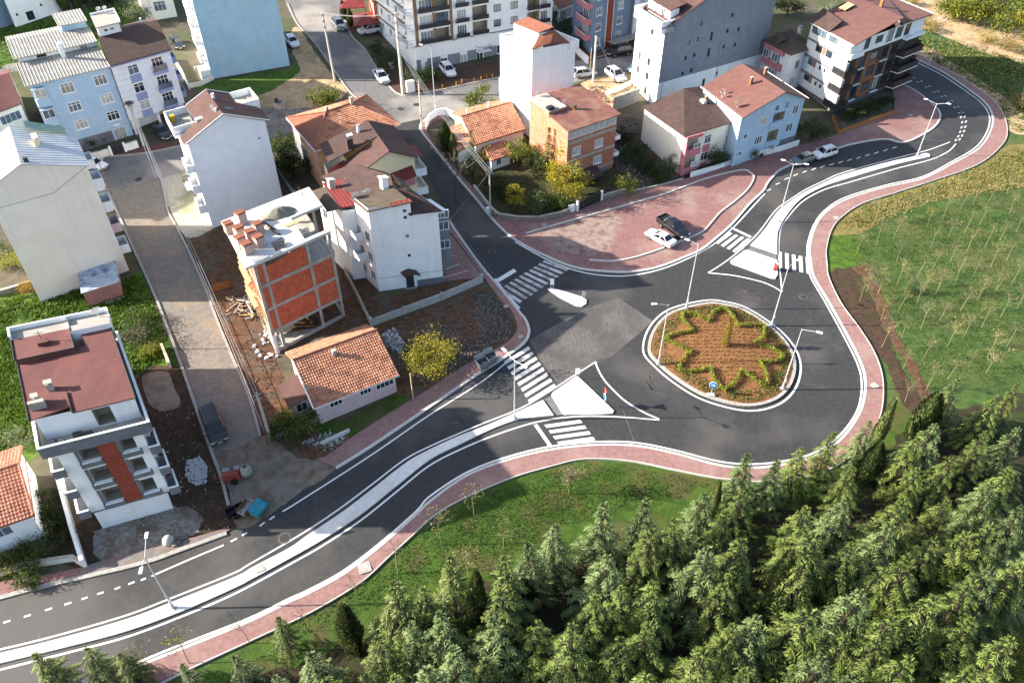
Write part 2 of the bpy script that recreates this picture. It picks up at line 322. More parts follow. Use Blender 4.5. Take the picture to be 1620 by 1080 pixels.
patch('red_earth_strip', [(1352,426),(1368,440),(1382,470),(1400,520),(1430,570),(1465,640),(1480,640),(1452,580),(1425,540),(1412,500),(1390,455),(1372,420)], 0.026, soil, 0.3)
patch('bare_bank', [(1436,66),(1452,84),(1512,117),(1564,151),(1588,178),(1596,206),(1620,212),(1616,180),(1570,140),(1520,108),(1470,76)], 0.019, soil_sand, 0.2)
patch('orchard_ground', [(1400,-40),(1410,10),(1450,40),(1500,60),(1560,85),(1660,105),(1760,100),(1760,-80),(1420,-80)], 0.02, soil_sand, 0.4)
# asphalt
asp = [(-60,962)] + KW1[1:] + [(375,836),(430,810),(480,775)]
ASP = crom(W_(KW1), 5) + W_([(375,836),(430,810),(480,775)]) + sm(KW2) + W_([(690,305),(668,258),(642,224),(622,198)]) + sm(KE) + W_([(1408,116),(1398,92)]) + sm(KS)[::-1] + W_([(-60, 1160)])
poly_sheet('asphalt_road', ASP, 0.03, asphalt)
poly_sheet('worn_asphalt', W_([(838,540),(862,524),(925,490),(978,472),(1032,508),(1006,532),(968,562),(944,570),(912,590),(884,610),(868,588),(852,566)]), 0.034, asphalt_worn)
for i, q in enumerate([[(1020,600),(1032,596),(1044,606),(1040,618),(1026,614)],[(1030,618),(1046,616),(1050,626),(1036,630)],[(1160,465),(1185,458),(1212,470),(1206,480),(1180,474)],[(1222,522),(1240,516),(1256,508),(1250,520),(1234,530)],[(230,896),(262,884),(300,868),(306,874),(270,892)]]): patch('dust_stain', q, 0.0345 + i * .0004, MATS.get('road_dust') or mat('road_dust', (104,98,92), (134,122,106), sc=1.5, rough=.9, detail=8, k=.62), .35, 8)
poly_sheet('old_street', W_([(440,-40),(453,10),(470,38),(495,65),(527,109),(556,149),(596,176),(622,198),(664,198),(682,186),(704,181),(760,167),(830,150),(940,124),(1004,113),(1060,95),(1060,65),(1009,78),(962,91),(912,100),(790,123),(744,133),(687,145),(650,150),(638,152),(621,143),(598,112),(578,80),(556,57),(545,30),(540,-40)]), 0.028, asphalt_old)
poly_sheet('side_street', sm([(60,268),(143,251),(229,243),(287,231),(360,215),(425,202),(470,193),(520,186)], 3) + sm([(520,198),(470,208),(425,220),(360,240),(301,271),(252,282),(172,306),(90,318)], 3), 0.026, asphalt_old)
poly_sheet('block_street', sm([(172,306),(212,395),(247,472),(287,578),(312,650),(335,715)], 3) + sm([(365,714),(412,690),(395,630),(372,575),(345,510),(322,450),(290,380),(267,337),(255,282)], 3), 0.024, block_street)
# town patches
patch('lot_grass', [(-80,480),(55,464),(120,449),(190,442),(222,432),(252,500),(282,580),(296,640),(200,640),(120,660),(60,720),(-80,760)], 0.012, grass_lush, 0.2)
patch('dirt_lot', [(215,600),(285,582),(312,650),(333,715),(362,745),(380,800),(372,832),(355,838),(172,885),(126,899),(90,880),(120,830),(200,760)], 0.016, soil_dark, 0.1)
patch('grey_rubble_ground', [(150,840),(220,815),(290,800),(320,820),(300,850),(230,870),(160,885)], 0.02, rubble_m, 0.2)
patch('dirt_apron', [(338,716),(366,712),(412,690),(432,690),(468,722),(501,727),(532,741),(480,776),(430,811),(378,835),(365,790),(352,750)], 0.036, mat('apron_dirt', (140,118,98), (176,158,138), sc=0.9, rough=0.95, bump=0.5, bsc=9, c3=(160,152,142), sc3=0.3, amt3=0.8, dist=0.04), 0.12)
patch('building_plot_soil', [(306,404),(302,376),(345,352),(440,330),(520,330),(600,470),(590,505),(545,520),(440,560),(468,640),(414,690),(374,575),(347,510),(324,450)], 0.014, soil, 0.15)
patch('gravel_verge', [(256,284),(301,272),(330,300),(352,347),(306,376),(286,365),(269,336)], 0.018, gravel_m, 0.12)
patch('earth_plot', [(590,512),(640,500),(756,456),(775,460),(800,492),(815,515),(813,530),(737,578),(673,620),(615,655),(558,692),(518,721),(501,726),(470,720),(432,690),(500,670),(625,620),(600,560)], 0.015, soil, 0.1)
patch('stony_corner', [(745,470),(775,462),(800,494),(814,515),(810,531),(780,548),(735,575),(700,590),(700,560),(760,530),(775,500)], 0.02, mat('dark_stony_dirt', (72,66,60), (108,102,94), sc=5, rough=0.95, bump=0.9, bsc=14, dist=0.06, c3=(100,80,62), sc3=0.5, amt3=0.8), 0.2)
patch('house_verge_grass', [(508,674),(560,655),(626,625),(640,636),(600,662),(555,690),(520,705)], 0.021, grass_lawn, 0.15)
poly_sheet('brick_parking_bay', W_([(698,446),(703,395),(715,374),(757,430),(764,440)]), 0.15, pink_pave, lo=0)
patch('yard_ground', [(596,478),(700,448),(766,440),(756,452),(640,495),(598,515)], 0.022, soil, 0.1)
patch('garden_ground', [(690,232),(705,190),(760,172),(850,220),(975,260),(1005,300),(953,316),(910,334),(852,349),(790,344),(776,333),(747,294),(716,260)], 0.02, mat('garden_ground', (58,66,34), (84,82,50), sc=1.0, rough=0.95, bump=0.8, bsc=8, c3=(100,82,60), sc3=0.3, amt3=0.8, dist=0.08), 0.15)
patch('demolition_ground', [(960,200),(1010,190),(1080,280),(1000,304),(975,262)], 0.022, mat('demolition_ground', (78,74,68), (116,108,98), sc=2, rough=0.95, bump=0.9, bsc=10, c3=(70,72,44), sc3=0.4, amt3=0.7, dist=0.08), 0.2)
patch('north_lawn', [(-140,64),(24,43),(100,22),(190,4),(225,20),(240,62),(180,80),(40,104),(0,114),(-140,140)], 0.014, grass_lush, 0.2)
patch('side_lane', [(-60,150),(0,108),(30,100),(34,112),(0,120),(-60,165)], 0.024, asphalt_old, 0.05)
patch('shady_lawn', [(300,130),(330,130),(400,118),(460,107),(470,75),(500,100),(522,135),(500,150),(460,140),(420,150),(400,165),(330,150)], 0.014, grass_lush, 0.2)
patch('sandy_lot', [(398,158),(425,146),(452,130),(474,110),(462,80),(462,48),(474,46),(500,85),(530,124),(548,146),(520,165),(470,172),(420,172)], 0.018, soil_sand, 0.2)
patch('ashy_lot', [(405,172),(470,172),(520,166),(550,160),(520,184),(470,192),(425,200),(408,190)], 0.021, rubble_m, 0.15)
poly_sheet('apartment_forecourt', W_([(640,150),(622,142),(600,112),(660,116),(790,98),(868,82),(912,98),(790,122),(744,132),(687,144),(650,149)]), 0.14, brickmat('brown_pavers', (112,82,72), (128,96,84), (92,70,62), 0.2, 0.1, 0.01, rot=0.5, c3=(96,84,66), amt3=0.6), lo=0)
poly_sheet('far_forecourt', W_([(912,99),(962,90),(1009,77),(1060,64),(1060,40),(880,80)]), 0.14, brickmat('dull_pavers', (140,104,100), (152,118,112), (110,86,84), 0.2, 0.1, 0.01, rot=0.5), lo=0)
patch('roadside_dirt', [(912,140),(938,125),(1004,114),(1010,140),(985,160),(950,180),(915,160)], 0.018, soil_sand, 0.15)
patch('yard_concrete', [(225,596),(262,588),(275,610),(285,640),(262,650),(238,640)], 0.026, mat('yard_concrete', (168,156,140), (182,170,154), sc=2, rough=0.9, c3=(150,116,92), sc3=0.6, amt3=0.7), 0.08)
# pavements (raised) and kerbs
poly_sheet('south_pavement', sm(KS) + sm(SO)[::-1], 0.15, pink_pave, lo=0)
poly_sheet('west_pavement', sm(KW1) + sm(BW1), 0.15, pink_pave_dusty, lo=0)
patch('dusty_pavement', [(128,905),(135,897),(172,886),(287,857),(358,838),(356,843),(287,867),(230,887),(143,908)], 0.153, mat('dusty_concrete_paving', (150,140,132), (172,162,154), sc=1.4, rough=.95, detail=8, c3=(160,124,118), sc3=.7, amt3=.8), .03, 3)
for q in ([(704,428),(727,419)],[(706,411),(719,405)],[(700,441),(742,429)]): line('parking_line', q, .12, .156, paint_worn, smooth=False)
poly_sheet('north_pavement', sm(KW2) + sm(BW2, 4), 0.15, pink_pave, lo=0)
poly_sheet('plaza_pavement', sm(KE) + sm(BE, 2), 0.15, pink_pave_dusty, lo=0)
line('kerb', KS, 0.28, 0.17, kerb_m, lo=0, label='pale concrete kerb along the south pavement')
line('kerb', SO, 0.1, 0.19, kerb_m, lo=0, label='thin edging stone between pink pavement and grass')
line('kerb', KW1, 0.4, 0.17, kerb_old, lo=0, label='grey kerb along the lower left pavement')
line('kerb', KW2, 0.32, 0.18, kerb_m, lo=0, label='grey kerb curving round the corner by the tiled house')
line('kerb', KE, 0.32, 0.18, kerb_m, lo=0, label='grey kerb round the pink plaza')
PLZ = [(832,371),(881,357),(967,333),(1053,308),(1115,285),(1172,271),(1188,276),(1192,284),(1182,302),(1160,322),(1139,338),(1125,354),(1110,369),(1082,381),(1039,398),(1000,410),(967,415),(932,413)]
line('plaza_edging', PLZ, 0.22, 0.3, kerb_m, lo=0.15, label='low stone edging around the plaza parking lot')
line('gutter_strip', [(p[0], p[1]) for p in KE[4:20]], 0.9, 0.033, mat('gutter', (96, 94, 92), (108, 105, 102), sc=4, rough=0.85), label='darker gutter strip along the plaza kerb')
patch('dusty_paving', [(858,368),(900,352),(960,340),(985,350),(972,375),(960,398),(930,405),(890,398),(862,385)], 0.154, mat('dusty_paving', (176,150,140), (194,172,160), sc=1.6, rough=0.95, detail=8, c3=(150,108,100), sc3=0.9, amt3=0.8), 0.5)
for q, wd in (([(455,6),(470,38),(495,65),(527,109),(556,149),(596,176)], 0.3), ([(545,30),(556,57),(578,80),(598,112),(621,143),(638,152),(650,150),(687,145),(744,133),(790,123),(912,99),(1009,77)], 0.3),
              ([(143,251),(229,243),(287,231),(330,222)], 0.3), ([(255,282),(262,315),(267,337),(290,380),(322,450),(345,510),(372,575),(395,630),(412,690)], 0.25), ([(172,306),(212,395),(247,472),(287,578),(312,650),(335,715),(350,755),(362,800)], 0.3)):
    line('kerb', q, wd, 0.16, kerb_old, lo=0, n=3, label='weathered kerb along an older street')
poly_sheet('street_pavement', W_([(143,250),(229,242),(287,230),(292,222),(225,233),(140,243)]), 0.15, brickmat('red_brown_pavers', (142,96,86), (158,112,100), (118,84,78), 0.2, 0.1, 0.01), lo=0)
# medians and islands
MT = [(-60,1050),(0,1034),(86,1013),(201,980),(273,953),(373,913),(400,898),(459,867),(486,848),(543,810),(595,770),(644,732),(680,712),(723,692),(770,674),(809,657),(859,634)]
MBm = [(876,658),(845,661),(818,665),(775,681),(723,706),(680,728),(627,770),(572,814),(515,852),(459,884),(400,916),(373,930),(287,968),(201,999),(115,1022),(0,1050),(-60,1066)]
def island(name, P, m, label=None):
    b = MB(); b.prism([Vector((p.x, p.y, zp(p.x, p.y))) for p in P], 0, 0.17); o = tag(b.build(name, m), label=label, kind='structure'); return o
island('median_strip', sm(MT) + sm(MBm), white_median)
island('splitter_island', W_([(912,596),(918,600),(965,645),(971,651),(969,655),(955,656),(894,657),(890,654),(872,626),(874,622)]), white_median)
island('splitter_island', W_([(866,458),(872,457),(895,463),(921,471),(928,476),(927,482),(920,486),(912,485),(886,472)]), white_median)
island('splitter_island', W_([(1178,397),(1184,397),(1229,413),(1230,436),(1226,442),(1220,441),(1157,418),(1155,414)]), white_median)
ML = [(1187,389),(1208,366),(1229,337),(1250,320),(1273,305),(1300,292),(1332,278),(1404,258),(1440,250),(1462,244),(1470,245)]
MR = [(1471,249),(1462,251),(1418,261),(1346,282),(1301,297),(1267,316),(1244,342),(1231,366),(1229,386),(1229,403)]
island('median_strip', sm(ML) + sm(MR), white_median)
poly_sheet('island_gap_paving', W_([(861,632),(871,627),(892,655),(878,657)]), 0.036, asphalt_old)
poly_sheet('island_gap_paving', W_([(1187,391),(1228,404),(1229,411),(1180,396)]), 0.036, asphalt_old)
# central island
RI = [(1015.8,554.8),(1025.8,517.5),(1057.4,488.8),(1114.8,474.4),(1150,477),(1183.6,487.3),(1229.6,517.5),(1258.2,549),(1268.5,582),(1258.2,618),(1229.6,642.3),(1180.8,651),(1114.8,635),(1068.9,609.3),(1034.4,580.6)]
RW = crom(W_(RI), 6, True); RC = sum(RW, Vector()) / len(RW)
def shrink(P, d): 
    out = []
    for p in P: v = p - RC; out.append(RC + v * (1 - d / v.length))
    return out
b = MB(); ribbon(b, shrink(RW, 0.12), 0.22, 0.037, closed=True); tag(b.build('roundabout_edge_line', paint), kind='structure')
b = MB(); ribbon(b, shrink(RW, 0.85), 0.36, 0.2, lo=0, closed=True); tag(b.build('kerb', kerb_old, ), label='round kerb ring of the central island', kind='structure')
b = MB(); P = shrink(RW, 1.0); n = len(P); top = [Vector((p.x, p.y, zp(p.x, p.y) + 0.16)) for p in P]; mid = [RC + (p - RC) * 0.6 + Vector((0, 0, 0.3)) for p in P]
for q in mid: q.z = zp(q.x, q.y) + 0.45
ctr = RC.copy(); ctr.z = zp(ctr.x, ctr.y) + 0.6
b.add(top + mid + [ctr], [(i, (i + 1) % n, n + (i + 1) % n, n + i) for i in range(n)] + [(n + i, n + (i + 1) % n, 2 * n) for i in range(n)])
tag(b.build('island_soil', soil_red, smooth=True), kind='structure')
def island_z(x, y):
    v = math.hypot(x - RC.x, y - RC.y) / 8.6
    return zp(x, y) + (0.6 - 0.25 * v if v < 0.6 else 0.45 - 0.29 * (v - 0.6) / 0.4)
# ---- painted lines
ES = [(p[0], p[1]) for p in [(150,1074),(184,1062),(260,1030),(340,999),(400,975),(459,946),(486,934),(543,903),(601,859),(658,809),(680,785),(737,748),(795,725),(866,707),(938,699),(1004,700),(1067,712),(1139,730),(1195,734),(1252,727),(1290,715),(1321,695),(1344,670),(1359,641),(1363,606),(1356,575),(1333,529),(1304,476),(1283,440),(1279,418),(1277,390),(1287,357),(1304,334),(1336,313),(1402,293),(1459,280),(1504,257),(1544,233),(1562,207),(1565,184),(1553,164),(1527,144),(1490,119),(1452,100)]]
line('edge_line', ES, 0.2, 0.036, paint)
line('edge_line', [(447,809),(478,790),(587,720),(680,656),(759,606),(803,572)], 0.16, 0.036, paint)
line('edge_line', [(354,862),(297,886),(240,911)], 0.16, 0.036, paint)
line('edge_line', [(0,1059),(115,1030),(201,1007),(287,975),(373,938),(459,892),(515,860),(572,822),(627,778),(680,736),(737,707),(795,684),(852,667),(910,659),(967,659),(1043,664)], 0.18, 0.036, paint)
line('edge_line', [(1043,663),(1018,652),(990,635),(970,617),(955,600),(946,584),(942,573)], 0.2, 0.0362, paint)
line('edge_line', [(943,572),(910,593),(866,621),(823,646),(766,669),(723,687),(680,706),(640,727),(590,765),(538,804),(481,842),(395,892),(368,907),(268,947),(197,974),(82,1007),(0,1027)], 0.16, 0.0364, paint)
line('edge_line', [(1120,432),(1145,416),(1172,395),(1200,368),(1227,333),(1250,316),(1273,301),(1300,288),(1332,274),(1404,254),(1464,239),(1490,230),(1503,225)], 0.16, 0.036, paint)
line('edge_line', [(1121,432),(1160,436),(1201,445),(1222,453),(1237,462)], 0.2, 0.0362, paint)
line('edge_line', [(1237,462),(1235,441),(1232,409),(1234,366),(1247,343),(1271,318),(1305,300),(1346,288),(1418,267),(1472,253),(1500,240),(1512,228)], 0.18, 0.0364, paint)
line('edge_line', [(815,383),(864,410),(910,428),(956,436),(996,436),(1039,428),(1082,412),(1125,389),(1160,360),(1190,328),(1210,306)], 0.2, 0.036, paint)
line('edge_line', [(783,441),(800,463),(822,488)], 0.25, 0.036, paint)
line('edge_line', [(1430,137),(1448,147),(1470,166),(1482,183),(1477,197),(1458,210),(1432,222)], 0.16, 0.036, paint)
def quadmark(mb, pts, h=0.037): 
    P = W_(pts); n = len(P); ar = sum(P[i].x * P[(i + 1) % n].y - P[(i + 1) % n].x * P[i].y for i in range(n))
    Q = [(p.x, p.y, p.z + h) for p in P]; mb.add(Q if ar > 0 else Q[::-1], [tuple(range(n))])
def dash(mb, a, b2, w=0.16, h=0.037): ribbon(mb, [G(*a), G(*b2)], w, h)
d = MB()
for c, dx, dy in [((430.5,819),4,-3),((415,829),4,-3),((387,844.6),4,-2.3),((370,854),5,-2.6),((227,916),4,-1.6),((208,922),5,-1.8),((186,930),4.5,-1.6),((159,938),5,-1.6),((134,946),5,-1.6),((107.6,954.5),5.5,-1.7),((77,963.4),5.5,-1.7),((43.6,973.7),5.5,-1.7),((11,983),5.5,-1.7)]:
    dash(d, (c[0] - dx, c[1] - dy), (c[0] + dx, c[1] + dy), 0.17)
tag(d.build('lane_dashes', paint), kind='structure')
d = MB()
for k in range(15):
    t = k / 14; x = 1216 + (1415 - 1216) * t; y = 301 - 22 * min(1, t * 4) * 1.0 - (279 - 231) * max(0, (t - 0.0)) ** 1.0 * 0.92
    y = [301,291,283,277,272,268,264,260.5,257,253.5,250,246,242,238,234][k]
    dash(d, (x - 3.4, y + 1.4), (x + 3.4, y - 1.4), 0.16)
for xy in [(1512,222),(1516,216),(1519,209),(1521,202),(1522,194),(1520,186),(1516,177),(1509,168),(1500,159),(1489,151),(1477,144),(1464,136),(1451,128),(1439,122),(1428,115)]:
    i = 3.6; dash(d, (xy[0] - 1, xy[1] + 1.5), (xy[0] + 1, xy[1] - 1.5) if xy[1] > 180 else (xy[0] + 2.6, xy[1] + 3.0), 0.2); dash(d, (xy[0] + 6 - 1, xy[1] - 1 + 1.5), (xy[0] + 7, xy[1] - 2.5) if xy[1] > 180 else (xy[0] + 8.6, xy[1] + 2.0), 0.2)
tag(d.build('lane_dashes', paint), kind='structure')
def zebra(label, A0, A1, B0, B1, n, m, frac=0.55, skip=()):
    """stripes run from side A to side B; A0->A1 and B0->B1 walk across the road"""
    c = (G(*A0) + G(*B1)) / 2; t = thing('zebra_crossing', label, 'crossing', loc=c)
    A0, A1, B0, B1 = W_([A0, A1, B0, B1])
    for k in range(n):
        if k in skip: continue
        s0 = k / (n - 1 + frac); s1 = (k + frac) / (n - 1 + frac); q = MB()
        P = [A0.lerp(A1, s0), A0.lerp(A1, s1), B0.lerp(B1, s1), B0.lerp(B1, s0)]
        ar = sum(P[i].x * P[(i + 1) % 4].y - P[(i + 1) % 4].x * P[i].y for i in range(4))
        P = [(p.x - c.x, p.y - c.y, zp(p.x, p.y) + 0.038 - c.z) for p in P]
        q.add(P if ar > 0 else P[::-1], [(0, 1, 2, 3)]); q.build('stripe', m, t)
zebra('worn zebra crossing at the shaded mouth of the north street', (789,458), (862,412), (822,480), (900,426), 10, paint_dusty)
zebra('zebra crossing beside the two rubbish bins', (797,572), (838,638), (836,548), (880,612), 8, paint_worn)
zebra('short zebra crossing over the carriageway by the lawn', (861,672), (885,704), (918,664), (942,696), 4, paint_worn)
zebra('zebra crossing next to the meadow pavement', (1231,398), (1280,408), (1231,423), (1282,434), 5, paint_worn)
zebra('zebra crossing next to the plaza and parked pickup', (1131,384), (1163,400), (1154,368), (1187,379), 4, paint_worn)
for q in ([(985,648),(1004,700)],[(838,540),(862,524),(925,490),(978,472),(1032,508)],[(1032,508),(968,562),(912,590)],[(1395,206),(1470,222),(1552,226)],[(700,330),(760,410),(800,455)],[(60,1000),(70,1030)]): line('asphalt_seam', q, .07, .0352, MATS.get('seam') or mat('seam', (120,116,112), (150,146,140), sc=2, rough=.9), smooth=False)
d = MB()
quadmark(d, [(785,442),(790,446),(817,430),(813,425)]); quadmark(d, [(844,672),(850,671),(873,704),(867,705)]); quadmark(d, [(1155,361),(1157,359),(1189,374),(1187,377)])
tag(d.build('stop_lines', paint), kind='structure')
# manholes and service covers
iron = mat('cast_iron', (66, 64, 62), (86, 82, 78), sc=20, rough=0.7, bump=0.5, bsc=30)
halo_m = mat('fresh_concrete_ring', (110, 107, 104), (128, 124, 120), sc=3, rough=0.9)
conc_box = mat('cover_concrete', (206, 200, 192), (222, 217, 210), sc=3, rough=0.85)
m_ = MATS['road_dust']; N = m_.node_tree.nodes; L = m_.node_tree.links; nz = N.new('ShaderNodeTexNoise'); nz.inputs['Scale'].default_value = 1.3; nz.inputs['Detail'].default_value = 8; ge = N.new('ShaderNodeNewGeometry'); L.new(ge.outputs['Position'], nz.inputs['Vector'])
rp = N.new('ShaderNodeValToRGB'); rp.color_ramp.elements[0].position = .48; rp.color_ramp.elements[1].position = .75; rp.color_ramp.elements[1].color = (.8, .8, .8, 1); L.new(nz.outputs[0], rp.inputs[0]); L.new(rp.outputs[0], N['Principled BSDF'].inputs['Alpha'])
for x, y, r, lb in [(450,851,0.45,'round manhole in the road by the shadow edge'),(778,398,0.42,'round manhole in the shaded north street'),(1271,470,0.42,'round manhole below the meadow zebra crossing'),(1366,287,0.42,'round manhole beside the upper median'),(634,173,0.5,'round manhole left of the old street junction'),(659,166,0.5,'round manhole right of the old street junction'),(219,284,0.45,'round manhole in the side street by the block paving')]:
    c = G(x, y); t = thing('manhole_cover', lb, 'manhole', c, tilt=True)
    q = MB(); q.lathe([(r * 1.35, 0.03), (r * 1.35, 0.041), (r, 0.041)], n=20); q.build('ring', halo_m, t)
    q = MB(); q.lathe([(r, 0.03), (r, 0.05), (r * 0.92, 0.055), (r * 0.85, 0.05), (r * 0.3, 0.052)], n=20); q.build('lid', iron, t)
for x, y, w2, lb in [(577,899,0.55,'square pale inspection cover in the pink pavement by the lawn'),(1323,346,0.35,'small pale cover in the pavement beside the meadow'),(1383,611,0.4,'pale cover in the pavement east of the roundabout'),(412,900,0.4,'square cover on the median strip'),(824,534,0.3,'round pale cover at the pavement corner'),(801,486,0.3,'pale cover in the pavement near the worn crossing'),(861,357,0.35,'pale cover in the plaza paving'),(1440,184,0.4,'pale cover in the paving by the brown apartments')]:
    c = G(x, y); t = tag(MB().obox((0, 0, 0.172), w2 * 2, w2 * 2, 0.05, 0.4).obox((0, 0, 0.2), w2 * 1.4, w2 * 1.4, 0.012, 0.4).build('inspection_cover', conc_box, loc=c), lb, 'cover')
KA = 0.66
# ================================================================ VEGETATION
bark = mat('bark', (84, 70, 56), (112, 94, 76), sc=6, rough=0.95, bump=0.6, bsc=15, dist=0.03)
bark_pale = mat('pale_bark', (136, 136, 98), (160, 156, 116), sc=6, rough=0.9)
twig_m = mat('dry_twigs', (120, 112, 86), (144, 134, 104), sc=6, rough=0.95)
twig_d = mat('grey_twigs', (96, 88, 80), (124, 114, 104), sc=6, rough=0.95)
KA = 0.5
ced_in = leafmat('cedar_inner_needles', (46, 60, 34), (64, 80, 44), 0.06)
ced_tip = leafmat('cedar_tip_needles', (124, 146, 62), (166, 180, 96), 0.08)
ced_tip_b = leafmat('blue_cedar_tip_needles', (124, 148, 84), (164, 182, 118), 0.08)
KA = 0.66
cyp_m = leafmat('cypress_scales', (86, 102, 56), (116, 130, 76), 0.2)
cyp_l = leafmat('cypress_bright_scales', (132, 144, 86), (160, 168, 108), 0.2)
leaf_g = leafmat('green_leaves', (62, 84, 34), (92, 112, 46), 0.35)
leaf_d = leafmat('dark_green_leaves', (44, 60, 28), (66, 84, 38), 0.3)
leaf_y = leafmat('yellow_leaves', (190, 168, 40), (208, 196, 70), 0.4)
leaf_yg = leafmat('yellow_green_leaves', (132, 140, 48), (166, 164, 60), 0.4)
leaf_o = leafmat('ochre_leaves', (168, 138, 60), (186, 158, 76), 0.4)
leaf_p = leafmat('pale_dry_leaves', (146, 140, 100), (170, 162, 118), 0.4)
leaf_s = leafmat('silver_green_leaves', (120, 134, 92), (146, 154, 112), 0.35)
hedge_m = leafmat('hedge_leaves', (142, 156, 50), (180, 188, 72), 0.25, sc=3)
def blade(v, f, m, p, d, w, side, mi):
    b = len(v); e = p + d
    v.extend((tuple(p - side * (w * 0.5)), tuple(p + side * (w * 0.5)), tuple(e + side * (w * 0.22)), tuple(e - side * (w * 0.22)))); f.append((b, b + 1, b + 2, b + 3)); m.append(mi)
def cedar_mesh(seed, H, R, droop, bare=0.1, dens=1.0, tipmat=None):
    r = random.Random(seed); v = []; f = []; m = []; lean = Vector((r.uniform(-.02, .02), r.uniform(-.02, .02), 0))
    Z = Vector((0, 0, 1)); z = H * bare; tr = MB()
    tr.path([lean * (t * H * t) + Z * (H * t) for t in (0, 0.25, 0.5, 0.75, 0.99)], H * 0.018 + 0.03, 0.02, 6)
    nb = 0
    while z < H * 0.985:
        t = z / H; prof = (1 - t) ** 0.82 * (0.55 + 0.45 * min(1, t / 0.2))
        k = 6 if t < 0.8 else 5; a0 = r.uniform(0, 6.28)
        for j in range(k):
            a = a0 + j * 6.283 / k + r.uniform(-.35, .35); L = max(0.22, R * prof * r.uniform(0.55, 1.25))
            dh = Vector((math.cos(a), math.sin(a), 0)); sd = Vector((-dh.y, dh.x, 0)); base = lean * (t * t * H) + Z * (z + r.uniform(-.07, .07))
            rise = r.uniform(0.15, 0.5) * (1 - 0.2 * t) + (0.5 if t > 0.85 else 0); dr = droop * r.uniform(0.7, 1.3)
            nseg = max(3, int(L / 0.17 * dens)); prev = base
            if L > 0.8: tr.tube(base, base + dh * (L * 0.5) + Z * (rise * L * 0.5 - dr * L * 0.25), 0.03, 0.012, 3, cap=False)
            for i in range(1, nseg + 1):
                s = i / nseg; p = base + dh * (L * s) + Z * (rise * L * s - dr * L * s * s)
                dirn = (p - prev).normalized(); prev = p
                if s < 0.22 and L > 0.7: continue
                tw = 0.16 + 0.34 * (1 - abs(s - 0.55)) * min(1.0, L / 1.2)
                for sg in (-1, 1):
                    for q in range(4):
                        g = r.uniform(0.35, 1.0); d = (dirn * r.uniform(0.3, 0.9) + sd * sg * g + Z * r.uniform(-0.42, 0.1)).normalized() * (tw * r.uniform(0.6, 1.25))
                        sn = d.cross(Vector((r.uniform(-.5, .5), r.uniform(-.5, .5), 1))).normalized()
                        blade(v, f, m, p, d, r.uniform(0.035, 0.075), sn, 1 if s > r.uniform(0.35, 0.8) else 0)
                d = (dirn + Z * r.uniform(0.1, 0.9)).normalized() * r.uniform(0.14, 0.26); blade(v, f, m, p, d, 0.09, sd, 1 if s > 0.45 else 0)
        z += H * r.uniform(0.048, 0.07) * (1.0 if t < 0.7 else 0.8)
    for i in range(10):
        a = r.uniform(0, 6.28); d = Vector((math.cos(a) * .25, math.sin(a) * .25, 1)) * r.uniform(.2, .45); blade(v, f, m, lean * H + Z * H * r.uniform(.93, .985), d, .08, Vector((-math.sin(a), math.cos(a), 0)), 1)
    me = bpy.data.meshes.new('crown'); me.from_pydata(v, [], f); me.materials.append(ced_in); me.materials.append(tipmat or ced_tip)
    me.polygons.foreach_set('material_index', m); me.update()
    return tr.mesh('trunk', bark), me
def cypress_mesh(seed, H, R, mt):
    r = random.Random(seed); v = []; f = []; m = []; Z = Vector((0, 0, 1))
    def rad(t): return R * (0.55 + 0.45 * math.sin(min(1, t * 1.6) * 1.57)) * (1 - max(0, (t - 0.35) / 0.65) ** 1.8 * 0.93)
    N = int(2600 * R / 0.7)
    for i in range(N):
        t = r.random() ** 0.9; a = r.uniform(0, 6.283); q = rad(t) * r.uniform(0.72, 1.08) * (1 + .1 * math.sin(a * 3 + t * 9 + seed))
        o = Vector((math.cos(a), math.sin(a), 0)); p = o * q + Z * (0.25 + t * (H - .35))
        d = (Z * r.uniform(.6, 1.1) + o * r.uniform(.05, .6)).normalized() * r.uniform(.18, .38); sn = Vector((-o.y, o.x, r.uniform(-.4, .4))).normalized()
        blade(v, f, m, p, d, r.uniform(.1, .17), sn, 1 if r.random() < .4 else 0)
    core = MB(); core.lathe([(rad(t) * .72 + .01, .3 + t * (H - .5)) for t in (0, .15, .35, .55, .75, .9, 1)], n=8)
    b = len(v); v += core.v; f += [tuple(b + i for i in q) for q in core.f]; m += [0] * len(core.f)
    me = bpy.data.meshes.new('crown'); me.from_pydata(v, [], f); me.materials.append(mt[0]); me.materials.append(mt[1]); me.polygons.foreach_set('material_index', m); me.update()
    return MB().tube((0, 0, 0), (0, 0, .8), .1, .08, 6).mesh('trunk', bark), me
